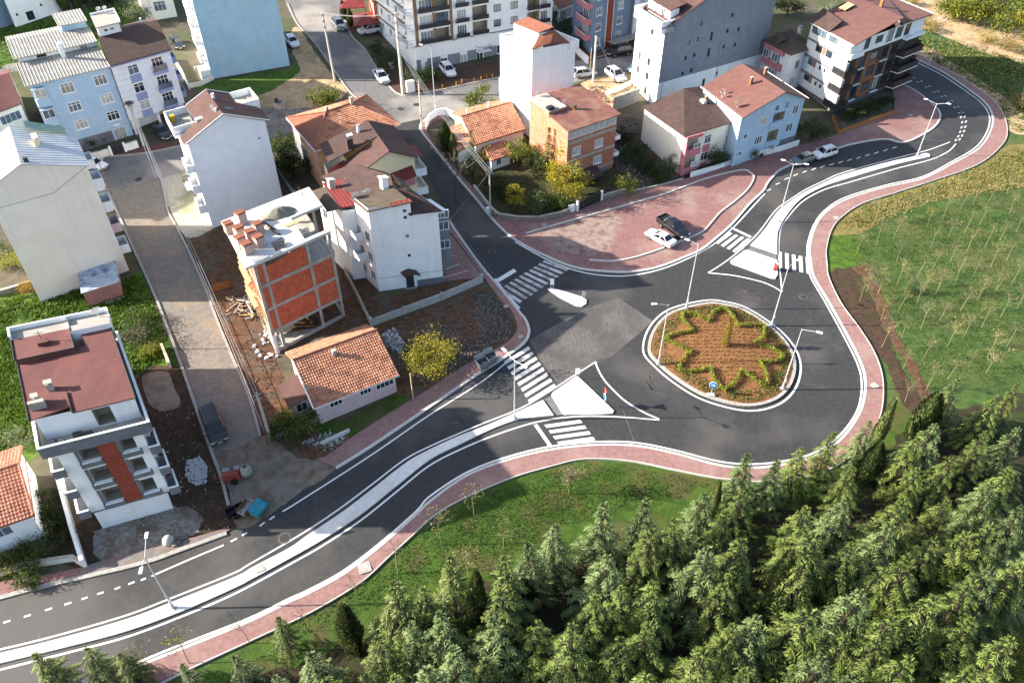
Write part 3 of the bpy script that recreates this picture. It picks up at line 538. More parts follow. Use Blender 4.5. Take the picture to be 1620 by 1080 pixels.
def tree_mesh(seed, H, R, nleaf, lm, ls=0.22, trunk=0.3, tm=None, up=0.5, lm2=None, fr2=0.3, rt=0.035, squash=1.0):
    """limbs grown in three orders; leaves spread in clumps around the twig ends"""
    r = random.Random(seed); tb = MB(); tips = []; Z = Vector((0, 0, 1))
    top = Vector((r.uniform(-.05, .05) * H, r.uniform(-.05, .05) * H, H * trunk)); tb.tube((0, 0, 0), top, H * rt, H * rt * .75, 6, cap=False)
    nl = 6 if R > 1.2 else 5
    for i in range(nl):
        a = i * 6.283 / nl + r.uniform(-.4, .4); el = r.uniform(up - .35, up + .55); d = Vector((math.cos(a) * math.cos(el), math.sin(a) * math.cos(el), math.sin(el)))
        L = r.uniform(.55, .8) * math.hypot(R, (H - top.z) * .5); p1 = top + d * L; p1.z = min(p1.z, H * .92)
        tb.tube(top - Z * r.uniform(0, .15 * H * trunk), p1, H * rt * .5, H * rt * .22, 5, cap=False)
        for j in range(4):
            s = r.uniform(.35, 1); q = top.lerp(p1, s); a2 = a + r.uniform(-1.3, 1.3); d2 = Vector((math.cos(a2), math.sin(a2), r.uniform(-.1, .9))).normalized(); p2 = q + d2 * L * r.uniform(.35, .65)
            tb.tube(q, p2, H * rt * .2, H * rt * .08, 4, cap=False); tips.append(p2)
            for k in range(2):
                p3 = q.lerp(p2, r.uniform(.5, 1)) + Vector((r.uniform(-1, 1), r.uniform(-1, 1), r.uniform(-.3, 1))) * L * .28; tb.tube(q.lerp(p2, .6), p3, H * rt * .09, H * rt * .04, 3, cap=False); tips.append(p3)
    for i in range(5): tips.append(Vector((r.uniform(-.25, .25) * R, r.uniform(-.25, .25) * R, H * r.uniform(.8, .96))))
    v = []; f = []; m = []
    for i in range(nleaf):
        c = tips[r.randrange(len(tips))]; g = R * .2
        p = c + Vector((r.gauss(0, g), r.gauss(0, g), r.gauss(0, g * .8 * squash))); p.z = max(p.z, H * .06)
        n = Vector((r.gauss(0, 1), r.gauss(0, 1), r.gauss(.6, 1))).normalized(); a = n.orthogonal().normalized(); a.rotate(Matrix.Rotation(r.uniform(0, 6.28), 3, n)); bb = n.cross(a); w = ls * r.uniform(.6, 1.3)
        b = len(v); v.extend((tuple(p - a * w * .5), tuple(p + bb * w * .32), tuple(p + a * w * .5), tuple(p - bb * w * .32))); f.append((b, b + 1, b + 2, b + 3)); m.append(1 if (lm2 and r.random() < fr2) else 0)
    me = bpy.data.meshes.new('crown'); me.from_pydata(v, [], f); me.materials.append(lm)
    if lm2: me.materials.append(lm2)
    me.polygons.foreach_set('material_index', m); me.update()
    return tb.mesh('trunk', tm or bark), me
def sapling_mesh(seed, H, leaf=None, nleaf=0, tm=None, tw=None, spread=1.0, tk=1.0):
    r = random.Random(seed); tb = MB(); Z = Vector((0, 0, 1)); ln = Vector((r.uniform(-.06, .06), r.uniform(-.06, .06), 0)) * H
    tb.path([Z * 0, ln * .3 + Z * H * .3, ln * .6 + Z * H * .5, ln * .8 + Z * H * .65], .034 * tk, .022 * tk, 5)
    c = MB(); tips = []
    for i in range(9):
        b0 = ln * .8 + Z * H * r.uniform(.45, .66); a = i * .7 + r.uniform(-.3, .3); el = r.uniform(.5, 1.2)
        p1 = b0 + Vector((math.cos(a) * math.cos(el), math.sin(a) * math.cos(el), math.sin(el))) * H * r.uniform(.18, .36) * spread; c.tube(b0, p1, .014 * tk, .008 * tk, 3, cap=False)
        for j in range(4):
            q = b0.lerp(p1, r.uniform(.3, 1)); p2 = q + Vector((r.uniform(-1, 1), r.uniform(-1, 1), r.uniform(.0, 1.2))) * H * .11 * spread; c.tube(q, p2, .008 * tk, .005 * tk, 3, cap=False); tips.append(p2)
            for k in range(2):
                p3 = p2 + Vector((r.uniform(-1, 1), r.uniform(-1, 1), r.uniform(-.2, 1))) * H * .06; c.tube(q.lerp(p2, .7), p3, .006 * tk, .004 * tk, 3, cap=False); tips.append(p3)
    if nleaf:
        for i in range(nleaf):
            p = tips[r.randrange(len(tips))] + Vector((r.gauss(0, .12), r.gauss(0, .12), r.gauss(0, .12))); n = Vector((r.gauss(0, 1), r.gauss(0, 1), r.gauss(.5, 1))).normalized(); a = n.orthogonal() * .1; bb = n.cross(a)
            c.add([p - a * .6, p + bb * .5, p + a * .6, p - bb * .5], [(0, 1, 2, 3)], 1)
    return tb.mesh('trunk', tm or bark_pale), c.mesh('crown', [tw or twig_m, leaf or leaf_p])
def plant(name, meshes, loc, label, cat, group=None, rz=0.0, sc=1.0, szz=None):
    t = thing(name, label, cat, loc, rz, group); t.scale = (sc, sc, szz or sc)
    inst(meshes[0], 'trunk', t); inst(meshes[1], 'crown', t); return t
# ---- conifer plantation: crowns read from the photograph by their tips
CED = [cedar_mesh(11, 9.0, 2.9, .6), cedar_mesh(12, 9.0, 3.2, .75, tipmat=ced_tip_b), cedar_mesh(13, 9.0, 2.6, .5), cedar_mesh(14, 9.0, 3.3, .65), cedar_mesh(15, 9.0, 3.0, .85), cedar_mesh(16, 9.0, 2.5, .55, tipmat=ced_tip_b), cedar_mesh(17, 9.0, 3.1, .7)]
CYP = [cypress_mesh(3, 8.5, .72, (cyp_m, cyp_l)), cypress_mesh(4, 8.0, .95, (cyp_m, cyp_l)), cypress_mesh(5, 6.5, 1.25, (cyp_m, ced_in))]
tops = [(956,796),(1024,789),(1114,779),(1179,777),(879,830),(1031,836),(961,876),(922,875),(1068,822),(1121,865),(1173,847),(837,859),(943,942),(984,929),(1038,918),(1073,919),(1149,922),(1189,932),(852,984),(820,1008),(906,991),(941,1022),(986,1004),(1027,988),(1064,971),(1202,974),(1116,1025),(1024,1066),
 (713,882),(624,922),(440,977),(402,1000),(598,1005),(696,971),(670,931),(799,882),(790,934),(836,868),(718,1025),(675,1057),(770,1040),(848,984),(624,1071),(518,1068),(434,1068),(54,1034),(135,1025),(89,1040),(189,1030),(287,1051),(370,1037),
 (1184,719),(1377,664),(1321,683),(1273,707),(1231,728),(1264,749),(1576,631),(1613,608),(1519,598),(1453,693),(1481,669),(1507,721),(1561,683),(1453,740),(1613,674),(1573,761),(1339,787),(1306,787),(1184,778),(1276,801),(1410,827),(1533,844),(1188,853),(1278,882),(1349,860),(1443,882),(1618,891),(1571,896),(1363,931),(1542,919),(1476,943),(1283,962),(1202,1010),(1391,1012),(1302,1037),(1415,971),(1490,971),(1585,940),(1440,1040),(1085,1000),(1320,920),(1000,960),(1430,790),(1540,720),(1350,740),(1150,810),(740,990),(560,1040),(1060,1050),(1180,1060),(1260,1075),(1350,1070),(800,1075),(1540,1060),(1600,1010),(1500,790),(1600,740),(1570,830),(1480,850),(700,930),(780,980),(860,945),(930,1000),(1060,1000),(1290,840),(1370,820),(1440,940),(1520,900),(1400,900),(1160,990),(1340,1000),(650,985),(490,1030),(1620,800),(1640,700),(1650,860),(1540,980)]
RF = random.Random(5)
def plant_top(px, py, H, kind, sc_n, name, label, cat, group, meshes, HM):
    p = G(px, py, H); loc = Vector((p.x, p.y, zp(p.x, p.y) - 0.05)); s = H / HM
    return plant(name, meshes, loc, label, cat, group, RF.uniform(0, 6.28), s * RF.uniform(.92, 1.12), s)
occ = []; KEEP = []
for q in tops:
    p = G(q[0], q[1], 8.5)
    if all((p.x - a.x) ** 2 + (p.y - a.y) ** 2 > 4.6 for a in KEEP): KEEP.append(p); occ.append(q)
tops, occ = occ, []
for i, (x, y) in enumerate(tops):
    H = RF.uniform(7.4, 10.4) if y > 780 else RF.uniform(6.2, 8.2)
    if x < 460: H = RF.uniform(5.0, 6.2)
    p = G(x, y, H); occ.append((p.x, p.y))
    lb, gp = ('young cedar overlapping the road at the lower left corner', 'cedars at the lower left road') if x < 300 else ('cedar of the front row between lawn and plantation', 'cedars of the front row') if (y < 830 and x < 1300) or (x < 900 and y < 935) else ('cedar along the meadow side of the plantation', 'cedars on the meadow side') if y < 745 else ('silvery green cedar in the depth of the conifer plantation', 'cedars of the plantation')
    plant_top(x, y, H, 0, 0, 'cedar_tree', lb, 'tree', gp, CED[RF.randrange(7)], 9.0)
for x, y, k, H, lb in [(541,956,1,7.5,'pale olive columnar conifer, leftmost column among the cedars'),(753,902,0,8,'dark slim cypress right of the bright cedar by the lawn'),(743,934,0,8,'greyish slim cypress in front of the dark slim one'),(829,916,2,5,'round dark grey conifer among the front cedars'),(1417,631,0,8,'slender pointed cypress by the pavement bend'),(1486,622,2,7.5,'broad columnar conifer beside the meadow edge'),(1254,868,0,9,'tall thin leaning cypress deep in the plantation'),(1395,700,2,6,'dark columnar conifer behind the slender cypress'),(1140,760,0,6,'small thin cypress in front of the lawn')]:
    p = G(x, y, H); occ.append((p.x, p.y)); m_ = CYP[k]; plant_top(x, y, H, 1, 0, 'cypress_tree', lb, 'tree', None, m_, (8.5, 8.0, 6.5)[k])
# unseen gaps between the tips hold lower, shaded trees
EDGE = W_([(330,1120),(480,1030),(640,960),(800,930),(900,880),(1000,850),(1200,815),(1330,780),(1430,720),(1500,680),(1620,640),(1700,640),(1700,800),(1600,820),(1540,900),(1580,1000),(1500,1100),(1600,1200),(300,1200)])
def pip(x, y, P):
    c = False; n = len(P); j = n - 1
    for i in range(n):
        if (P[i].y > y) != (P[j].y > y) and x < (P[j].x - P[i].x) * (y - P[i].y) / (P[j].y - P[i].y) + P[i].x: c = not c
        j = i
    return c
xs = [p.x for p in EDGE]; ys = [p.y for p in EDGE]; cnt = 0
for _ in range(6000):
    x = RF.uniform(min(xs), max(xs)); y = RF.uniform(min(ys), max(ys))
    if not pip(x, y, EDGE) or any((x - a) ** 2 + (y - b_) ** 2 < 4.2 for a, b_ in occ): continue
    occ.append((x, y)); H = RF.uniform(3.2, 4.8)
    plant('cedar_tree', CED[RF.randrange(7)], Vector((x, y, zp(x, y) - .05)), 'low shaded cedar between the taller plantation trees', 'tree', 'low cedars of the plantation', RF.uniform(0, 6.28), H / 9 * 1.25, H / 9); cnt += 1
    if cnt > 8: break
brown = cedar_mesh(31, 5, 1.0, .6); brown[1].materials[1] = leaf_o; brown[1].materials[0] = bark
plant_top(899, 1050, 5.5, 0, 0, 'dead_cedar', 'brown dried-out young conifer at the lower edge', 'tree', None, brown, 5.0)
# ---- meadow saplings
SAP = [sapling_mesh(1, 4.4), sapling_mesh(2, 4.6, leaf_p, 25), sapling_mesh(3, 4.2), sapling_mesh(4, 4.8, leaf_yg, 70), sapling_mesh(5, 4.5, leaf_p, 60, spread=1.15), sapling_mesh(6, 4.0, leaf_s, 30)]
sp = [(1290 + x / 4.697, 240 + y / 4.697) for x, y in [(430,540),(450,700),(578,650),(305,755),(675,455),(825,555),(855,720),(945,500),(980,655),(600,815),(865,880),(755,930),(605,990),(1000,820),(1105,608),(1165,403),(1215,550),(1120,757),(1290,370),(1255,710),(1370,660),(1415,815),(1420,318),(1440,465),(1035,315),(1165,935),(1030,993),(1300,858),(1455,990),(1330,1045),(1490,600),(1080,420),(805,405),(565,495),(465,1055),(660,1060),(785,1070),(895,1055),(1215,1075)]]
sp += [(1330 + x / 4.5, 440 + y / 4.5) for x, y in [(135,165),(265,110),(285,300),(410,232),(545,175),(680,108),(850,235),(970,162),(1095,105),(430,430),(570,360),(705,300),(290,495),(445,645),(590,568),(755,490),(875,420),(1000,355),(1040,565),(905,637),(760,720),(605,800),(455,880),(1180,490),(1255,218),(1135,280)]]
sp += [(1400 + x / 6.75, y / 6.75) for x, y in [(575,475),(655,585),(890,620),(1120,640),(1230,600),(880,780),(1000,700),(1350,540),(1370,690)]]
for i, (x, y) in enumerate(sp):
    plant('young_tree', SAP[RF.randrange(6)], G(x, y), 'thin pale-stemmed leafless young tree in the planted meadow', 'tree', 'young trees of the meadow', RF.uniform(0, 6.28), RF.uniform(.7, 1.05))
for x, y, k, lb in [(629.5,907.7,0,'bare young tree beside the pavement below the road shadow'),(566,955,2,'bare young tree on the lawn below the square cover'),(750,817,4,'brownish young tree with a spreading top on the lawn'),(698,862,4,'reddish bare young tree in the middle of the lawn'),(796,869,4,'pale bushy young tree on the lawn above the cedars'),(487,998,2,'bare many-branched young tree at the pavement edge'),(741,915,4,'pale young tree just above the front cedars'),(899.5,780,1,'pale yellow young tree casting a long shadow on the lawn'),(241,1078,3,'small tree with yellow leaves at the lower left pavement'),(300,1050,3,'thin tree with a few yellow leaves by the road edge'),(396,1017,0,'bare twiggy tree leaning over the lower left pavement')]:
    plant('young_tree', SAP[k], G(x, y), lb, 'tree', None, RF.uniform(0, 6.28), RF.uniform(.95, 1.2))
full = sapling_mesh(9, 3.6, leaf_p, 420, spread=1.3)
for x, y, lb in [(899.5, 782, 'pale fuzzy young tree beside the one with the long shadow'), (1560, 590, 'yellowish young tree at the edge of the cedars'), (1370, 462, 'straw-coloured young tree by the dug strip')]:
    plant('young_tree', full, G(x, y), lb, 'tree', None, 0.4, 1.0)
# ---- garden, street and orchard trees
def dtree(px, py, H, R, n, lm, lb, name='tree', cat='tree', **k):
    me = tree_mesh(int(px * 7 + py), H, R, n, lm, **k); return plant(name, me, G(px, py), lb, cat)
dtree(684, 594, 6.2, 2.6, 4200, leaf_y, 'bright yellow autumn tree on the bare earth plot', ls=.2, lm2=leaf_yg, fr2=.45, trunk=.22)
dtree(470, 683, 3.2, 2.0, 2400, leaf_yg, 'yellow green bush by the pink house side', 'bush', 'bush', ls=.2, lm2=leaf_g, fr2=.55, trunk=.12)
dtree(452, 690, 2.4, 1.6, 1500, leaf_g, 'green bush next to the low pink garden wall', 'bush', 'bush', ls=.2, trunk=.12)
dtree(515, 178, 4.4, 2.6, 2400, leaf_g, 'leafy young tree on the sandy lot behind the hipped roof', ls=.3, lm2=leaf_yg, fr2=.5, trunk=.12, up=.9)
dtree(760, 176, 4.2, 2.6, 2400, leaf_g, 'round green tree behind the low tiled house', ls=.3, lm2=leaf_yg, fr2=.3, trunk=.2)
dtree(465, 278, 5.5, 2.6, 3400, leaf_d, 'dense dark tree left of the hipped roof house', ls=.28, lm2=leaf_g, fr2=.4, trunk=.15)
dtree(448, 245, 4.2, 1.9, 1700, leaf_g, 'lighter green tree behind the dense dark one', ls=.28, trunk=.15)
dtree(823, 258, 4.4, 2.0, 2000, leaf_g, 'green garden tree in front of the low tiled house', ls=.26, lm2=leaf_yg, fr2=.4, trunk=.2)
dtree(850, 278, 4.6, 1.9, 2000, leaf_g, 'garden tree left of the brick house', ls=.26, lm2=leaf_d, fr2=.4, trunk=.2)
dtree(884, 308, 8.2, 2.2, 2400, leaf_y, 'tall yellow autumn tree before the brick house', ls=.27, lm2=leaf_yg, fr2=.4, trunk=.18, up=.9)
dtree(908, 322, 6.6, 2.3, 2000, leaf_y, 'yellow tree beside the black garden gate', ls=.27, lm2=leaf_yg, fr2=.5, trunk=.18, up=.8)
dtree(815, 333, 4.4, 1.1, 800, leaf_y, 'small yellow tree by the stone garden wall', ls=.26, lm2=leaf_yg, fr2=.4, trunk=.35, up=.9)
dtree(850, 335, 3.0, 2.2, 2200, leaf_s, 'pale green shrub in the garden corner', 'shrub', 'shrub', ls=.22, lm2=leaf_g, fr2=.6, trunk=.12)
dtree(880, 330, 2.6, 1.9, 1700, leaf_g, 'green shrub behind the stone garden wall', 'shrub', 'shrub', ls=.22, trunk=.12)
dtree(800, 315, 2.6, 2.0, 1800, leaf_d, 'dark green shrub in the shaded garden', 'shrub', 'shrub', ls=.22, trunk=.12)
dtree(783, 300, 2.4, 1.7, 1500, leaf_d, 'dark shrub beside the utility pole', 'shrub', 'shrub', ls=.22, trunk=.12)
dtree(770, 262, 3.4, 1.5, 1500, leaf_o, 'russet garden tree below the tiled roof', ls=.22, lm2=leaf_d, fr2=.5, trunk=.25)
plant('spruce_tree', CED[2], G(748, 282), 'dark garden spruce standing in front of the tiled house', 'tree', None, 1, .72, .85)
plant('cypress_tree', CYP[2], G(706, 240), 'dark evergreen at the street corner by the round wall', 'tree', None, 1, .8, .8)
plant('cypress_tree', CYP[1], G(718, 252), 'second dark evergreen along the garden street wall', 'tree', None, 1, .7, .55)
plant('fir_tree', cedar_mesh(41, 7.5, 1.6, .5), G(866, 278), 'tall feathery conifer against the brick house', 'tree', None, 1, 1.0, 1.05)
dtree(992, 305, 3.2, 1.7, 1500, leaf_yg, 'olive bush right of the garden gate', 'bush', 'bush', ls=.22, lm2=leaf_d, fr2=.5, trunk=.15)
for x, y, H, R, lb in [(985,225,2.6,1.6,'dark scrub on the demolished plot behind the brick house'),(1002,250,3.0,1.8,'dark scrub in the middle of the demolished plot'),(1022,272,2.6,1.7,'scrub near the broken wall of the demolished plot'),(1040,285,2.2,1.5,'low scrub beside the broken concrete wall')]: dtree(x, y, H, R, 1500, leaf_d, lb, 'bush', 'bush', ls=.24, lm2=leaf_g, fr2=.35, trunk=.1)
dtree(1063, 270, 3.0, 1.6, 1300, leaf_g, 'olive bush at the corner of the cream pink house', 'bush', 'bush', ls=.22, lm2=leaf_s, fr2=.4, trunk=.15)
dtree(1128, 262, 3.2, 2.0, 2200, leaf_d, 'dark green round shrub before the cream pink house', 'shrub', 'shrub', ls=.2, trunk=.12)
dtree(1280, 222, 4.4, 2.2, 2400, leaf_g, 'olive tree beside the pale blue house', ls=.22, lm2=leaf_d, fr2=.5, trunk=.2)
dtree(1186, 248, 2.2, 2.0, 2000, leaf_d, 'clipped dark bush on the white wall of the pale blue house', 'bush', 'bush', ls=.18, lm2=leaf_o, fr2=.15, trunk=.1)
dtree(1206, 240, 2.0, 1.6, 1400, leaf_d, 'second dark bush along the white wall', 'bush', 'bush', ls=.18, trunk=.1)
dtree(222, 34, 5.0, 2.6, 2200, leaf_s, 'feathery grey green tree on the north lawn', ls=.3, trunk=.12, up=.9)
plant('cypress_tree', CYP[2], G(106, 20), 'dark round conifer beside the white house at top left', 'tree', None, 1, 1.0, 1.0)
plant('cypress_tree', CYP[2], G(124, 17), 'second dark conifer beside the white house at top left', 'tree', None, 2, .9, .9)
dtree(150, 12, 3.2, 2.2, 1500, leaf_d, 'dark hedge tree at the north lawn edge', ls=.28, trunk=.12)
dtree(180, 8, 3.2, 2.2, 1500, leaf_d, 'another dark hedge tree further along the north lawn', ls=.28, trunk=.12)
for x, y, s, lb in [(545, 32, .6, 'small dark conifer left of the red canopy'), (556, 42, .55, 'small dark conifer below the red canopy')]: plant('cypress_tree', CYP[2], G(x, y), lb, 'tree', None, 1, s, s)
for x, y, H, R, lb in [(600,88,3,2.0,'dark shrub at the side of the apartment block'),(615,108,3.4,2.2,'dark olive shrub between lane and apartment block'),(660,135,2.6,2.2,'dark shrub next to the grey cabinet'),(680,128,2.4,2.0,'dark shrub beside the white car forecourt'),(895,52,3,2.2,'dark garden tree behind the white tower'),(880,30,3.4,2.2,'dark tree left of the blue apartment block'),(908,75,2.2,1.5,'low dark bush behind the white garden wall')]:
    dtree(x, y, H, R, 1500, leaf_d, lb, 'shrub', 'shrub', ls=.26, lm2=leaf_g, fr2=.3, trunk=.12)
dtree(1245, 26, 6, 3.0, 2200, leaf_d, 'dark tree behind the tall grey building', ls=.3, trunk=.2)
dtree(1308, 30, 3.4, 2.2, 1500, leaf_s, 'silvery shrub behind the brown roof building', 'shrub', 'shrub', ls=.28, trunk=.12)
for x, y, H, R, lm, lb in [(1506,30,6.5,4.2,leaf_yg,'yellowing orchard tree nearest the street lamp'),(1545,42,7.0,4.6,leaf_yg,'broad yellow green orchard tree at the meadow top'),(1590,52,7.2,4.8,leaf_g,'large green orchard tree near the right edge'),(1628,66,6.5,4.4,leaf_y,'golden orchard tree at the right edge'),(1570,12,7,4.6,leaf_g,'orchard tree in the second row'),(1520,2,6.5,4.2,leaf_yg,'orchard tree at the top edge'),(1620,20,7,4.6,leaf_yg,'orchard tree in the top right corner')]:
    dtree(x, y, H, R, 3600, lm, lb, ls=.42, lm2=leaf_yg if lm is leaf_g else leaf_g, fr2=.4, trunk=.2)
for x, y in [(1432,25),(1455,38),(1470,50),(1560,68),(1590,78),(1612,86),(1440,8)]:
    dtree(x, y, 2.2, 1.9, 700, leaf_o, 'low dry brown brush between meadow and orchard', 'dry_bush', 'bush', ls=.28, lm2=leaf_p, fr2=.5, trunk=.1)['group'] = 'dry brush below the orchard'
dtree(1616, 168, 3, 2.2, 1500, leaf_p, 'straw coloured bush at the right edge by the road bend', 'bush', 'bush', ls=.24, lm2=leaf_o, fr2=.4, trunk=.12)
dtree(1605, 1052, 2.4, 2.0, 1400, leaf_o, 'ochre bush in the lower right clearing', 'bush', 'bush', ls=.2, lm2=leaf_yg, fr2=.5, trunk=.12)
for x, y, H, R, lm, lb in [(75,800,2.2,1.1,leaf_d,'tall dark hedge bush between the left house and the wall'),(82,825,2.2,1.1,leaf_d,'dark hedge bush lower along the wall'),(90,850,2.0,1.1,leaf_d,'dark hedge bush at the foot of the wall'),(60,880,2.4,1.8,leaf_g,'leafy garden bush behind the front garden wall'),(30,895,2.2,1.7,leaf_yg,'yellowish garden bush at the lower left edge'),(52,920,1.6,1.2,leaf_g,'small creeper over the pavement wall'),(40,700,2.4,1.4,leaf_s,'grey green bush behind the tiled house on the left'),(215,545,2.6,2.4,twig_d,'bare brushwood beside the block street'),(222,515,2.2,2.0,leaf_g,'scrubby bush beside the block street'),(240,560,1.4,1.2,leaf_yg,'small bright bush near the broken wall'),(28,425,2.8,2.0,leaf_yg,'garden bush at the foot of the cream building'),(10,410,2.6,2.0,leaf_g,'green garden bush at the left edge'),(50,462,1.4,1.4,leaf_o,'dry bush on the low wall under the cream building'),(168,222,2.6,1.0,leaf_d,'climber on the garden wall of the blue building'),(140,232,1.6,1.6,leaf_d,'dark shrub in the yard of the blue building')]:
    dtree(x, y, H, R, 1300 if lm is not twig_d else 900, lm, lb, 'bush', 'bush', ls=.17, trunk=.12)
# bare street trees
bare = sapling_mesh(21, 6.5, tw=twig_d, tm=bark, spread=1.9, tk=3.0)
plant('bare_tree', bare, G(722, 322), 'large leafless tree shading the upper north street', 'tree', None, 0, 1.1)
plant('bare_tree', bare, G(285, 552), 'leafless tree at the block street throwing a twiggy shadow', 'tree', None, 1.0, .7)
# planting bed in front of the brown apartments
for i in range(9):
    t = i / 8; x = 1340 + 66 * t; y = 193 - 26 * t
    dtree(x - 3, y - 3, RF.uniform(1.6, 2.6), 1.2, 800, leaf_d, 'dark shrub in the bed behind the orange fence', 'shrub', 'shrub', ls=.18, lm2=leaf_g, fr2=.25, trunk=.12)['group'] = 'shrubs behind the orange fence'
# ---- roundabout: star shaped hedge, its centre plant and the low bedding rows
HS = [(1078,500),(1095,501),(1108,508),(1119,514),(1122,506),(1128,498),(1141,492),(1152,498),(1158,506),(1162,518),(1168,522),(1185,519),(1207,519),(1208,530),(1204,542),(1193,548),(1200,551),(1218,556),(1232,564),(1238,570),(1228,576),(1213,579),(1198,577),(1206,588),(1212,600),(1214,612),(1200,611),(1185,602),(1170,592),(1166,604),(1158,614),(1144,622),(1132,612),(1125,600),(1122,588),(1108,592),(1090,593),(1073,590),(1076,580),(1084,568),(1092,563),(1080,557),(1064,549),(1049,541),(1062,535),(1078,532),(1094,530),(1088,522),(1080,514)]
hv = []; hf = []; rr = random.Random(3); HP = [W_([HS[i // 3], HS[(i // 3 + 1) % len(HS)]])[0].lerp(W_([HS[(i // 3 + 1) % len(HS)]])[0], (i % 3) / 3) for i in range(len(HS) * 3)]
t = thing('hedge', 'clipped yellow green star shaped hedge on the roundabout', 'hedge', RC)
for i in range(len(HP)):
    a = HP[i]; c = HP[(i + 1) % len(HP)]; L = (c - a).length
    for k in range(int(L * 170)):
        s = rr.random(); p = a.lerp(c, s) + Vector((rr.gauss(0, .1), rr.gauss(0, .1), 0)); p.z = island_z(p.x, p.y) + abs(rr.gauss(.3, .13)); p -= RC
        n = Vector((rr.gauss(0, 1), rr.gauss(0, 1), rr.gauss(.7, 1))).normalized(); q = n.orthogonal().normalized() * rr.uniform(.05, .09); bb = n.cross(q)
        b0 = len(hv); hv.extend((tuple(p - q), tuple(p + bb * .8), tuple(p + q), tuple(p - bb * .8))); hf.append((b0, b0 + 1, b0 + 2, b0 + 3))
me = bpy.data.meshes.new('foliage'); me.from_pydata(hv, [], hf); me.materials.append(hedge_m); inst(me, 'foliage', t)
b = MB()
for i in range(0, len(HP), 1):
    p = HP[i] - RC; z = island_z(HP[i].x, HP[i].y) - RC.z; b.tube((p.x, p.y, z - .05), (p.x, p.y, z + .25), .02, .01, 4)
b.build('stems', bark, t)
tc = G(1145, 552); tc.z = island_z(tc.x, tc.y)
cm = cedar_mesh(77, 4.0, .55, .3, bare=.04); cm[1].materials[0] = leaf_o; cm[1].materials[1] = leaf_o
plant('young_conifer', cm, tc, 'dried orange young conifer in the middle of the roundabout', 'tree')
bv = []; bf = []; HW = [Vector((p.x, p.y)) for p in HP]
for gi in range(-16, 17):
    for gj in range(-16, 17):
        x = RC.x + gi * .62 + rr.uniform(-.1, .1); y = RC.y + gj * .62 + rr.uniform(-.1, .1)
        if not pip(x, y, HP): continue
        z = island_z(x, y)
        for k in range(7):
            a = rr.uniform(0, 6.28); d = Vector((math.cos(a) * .13, math.sin(a) * .13, rr.uniform(.06, .2))); s = Vector((-math.sin(a), math.cos(a), 0)) * .05
            p = Vector((x, y, z)); b0 = len(bv); bv.extend((tuple(p - s), tuple(p + s), tuple(p + d + s * .5), tuple(p + d - s * .5))); bf.append((b0, b0 + 1, b0 + 2, b0 + 3))
me = bpy.data.meshes.new('bedding_plants'); me.from_pydata(bv, [], bf); me.materials.append(leaf_o); tag(inst(me, 'bedding_plants'), 'rows of small ochre bedding plants inside the star hedge', 'plants', kind='stuff')
# ---- grass blades and weeds (uncountable)
def tufts(name, px, n, mats, h=(.08, .22), w=.05, seed=1, zf=None, label=None, blades=3, excl=None, clump=0.0):
    r = random.Random(seed); P = W_(px) if isinstance(px[0], tuple) else px; xs = [p.x for p in P]; ys = [p.y for p in P]; v = []; f = []; m = []; k = 0; cl = None
    while k < n:
        if clump and cl and r.random() < .85: x = cl[0] + r.gauss(0, clump); y = cl[1] + r.gauss(0, clump)
        else: x = r.uniform(min(xs), max(xs)); y = r.uniform(min(ys), max(ys)); cl = (x, y)
        if not pip(x, y, P): cl = None; k += .2; continue
        k += 1; z = (zf or zp)(x, y) + .01; mi = r.randrange(len(mats))
        for q in range(blades):
            a = r.uniform(0, 6.28); hh = r.uniform(*h); d = Vector((math.cos(a) * hh * .7, math.sin(a) * hh * .7, hh)); s = Vector((-math.sin(a), math.cos(a), 0)) * w
            p = Vector((x + r.gauss(0, w), y + r.gauss(0, w), z)); b0 = len(v); v.extend((tuple(p - s), tuple(p + s), tuple(p + d))); f.append((b0, b0 + 1, b0 + 2)); m.append(mi)
    me = bpy.data.meshes.new(name); me.from_pydata(v, [], f)
    for q in mats: me.materials.append(q)
    me.polygons.foreach_set('material_index', m); return tag(inst(me, name), label, 'grass', kind='stuff')
KA = 0.62
gb1 = leafmat('grass_blades', (70, 104, 28), (104, 140, 44), .35); gb2 = leafmat('bright_grass_blades', (112, 146, 40), (136, 166, 56), .35); gb3 = leafmat('straw_blades', (168, 148, 90), (190, 172, 112), .35); gb4 = leafmat('dark_grass_blades', (58, 86, 30), (78, 104, 38), .3)
tufts('lot_weeds', [(-60,485),(55,466),(120,451),(190,444),(222,434),(252,500),(275,560),(200,600),(60,700),(-60,750)], 11000, [gb1, gb2, gb2], (.15, .45), .09, 2, label='lush weeds covering the empty lot on the left', clump=.5)
tufts('meadow_blades', [(1312,375),(1420,338),(1560,302),(1640,290),(1640,600),(1520,610),(1460,640),(1400,545),(1352,430)], 14000, [gb1, gb4, gb1, gb4, gb3], (.04, .12), .035, 3, label='grass blades of the planted meadow', clump=.9)
tufts('verge_blades', [(1316,364),(1364,326),(1475,290),(1547,264),(1600,235),(1640,240),(1640,295),(1480,318),(1380,360)], 5000, [gb3, gb3, gb1], (.08, .28), .06, 4, label='dry straw grass along the meadow pavement', clump=.7)
tufts('lawn_blades', [(417,1010),(572,925),(647,858),(734,794),(866,745),(924,732),(1067,749),(1136,762),(1040,800),(900,830),(780,890),(620,950),(470,1010)], 9000, [gb1, gb4], (.04, .1), .035, 5, label='short grass blades of the lawn below the road', clump=.8)
tufts('bank_blades', [(1447,90),(1512,120),(1564,155),(1596,208),(1640,215),(1640,100),(1500,64),(1450,55)], 5000, [gb1, gb4, gb3], (.1, .3), .08, 6, label='grass blades on the bank at the top right', clump=.8)
RIM = shrink(RW, 1.15) + shrink(RW, 2.9)[::-1]
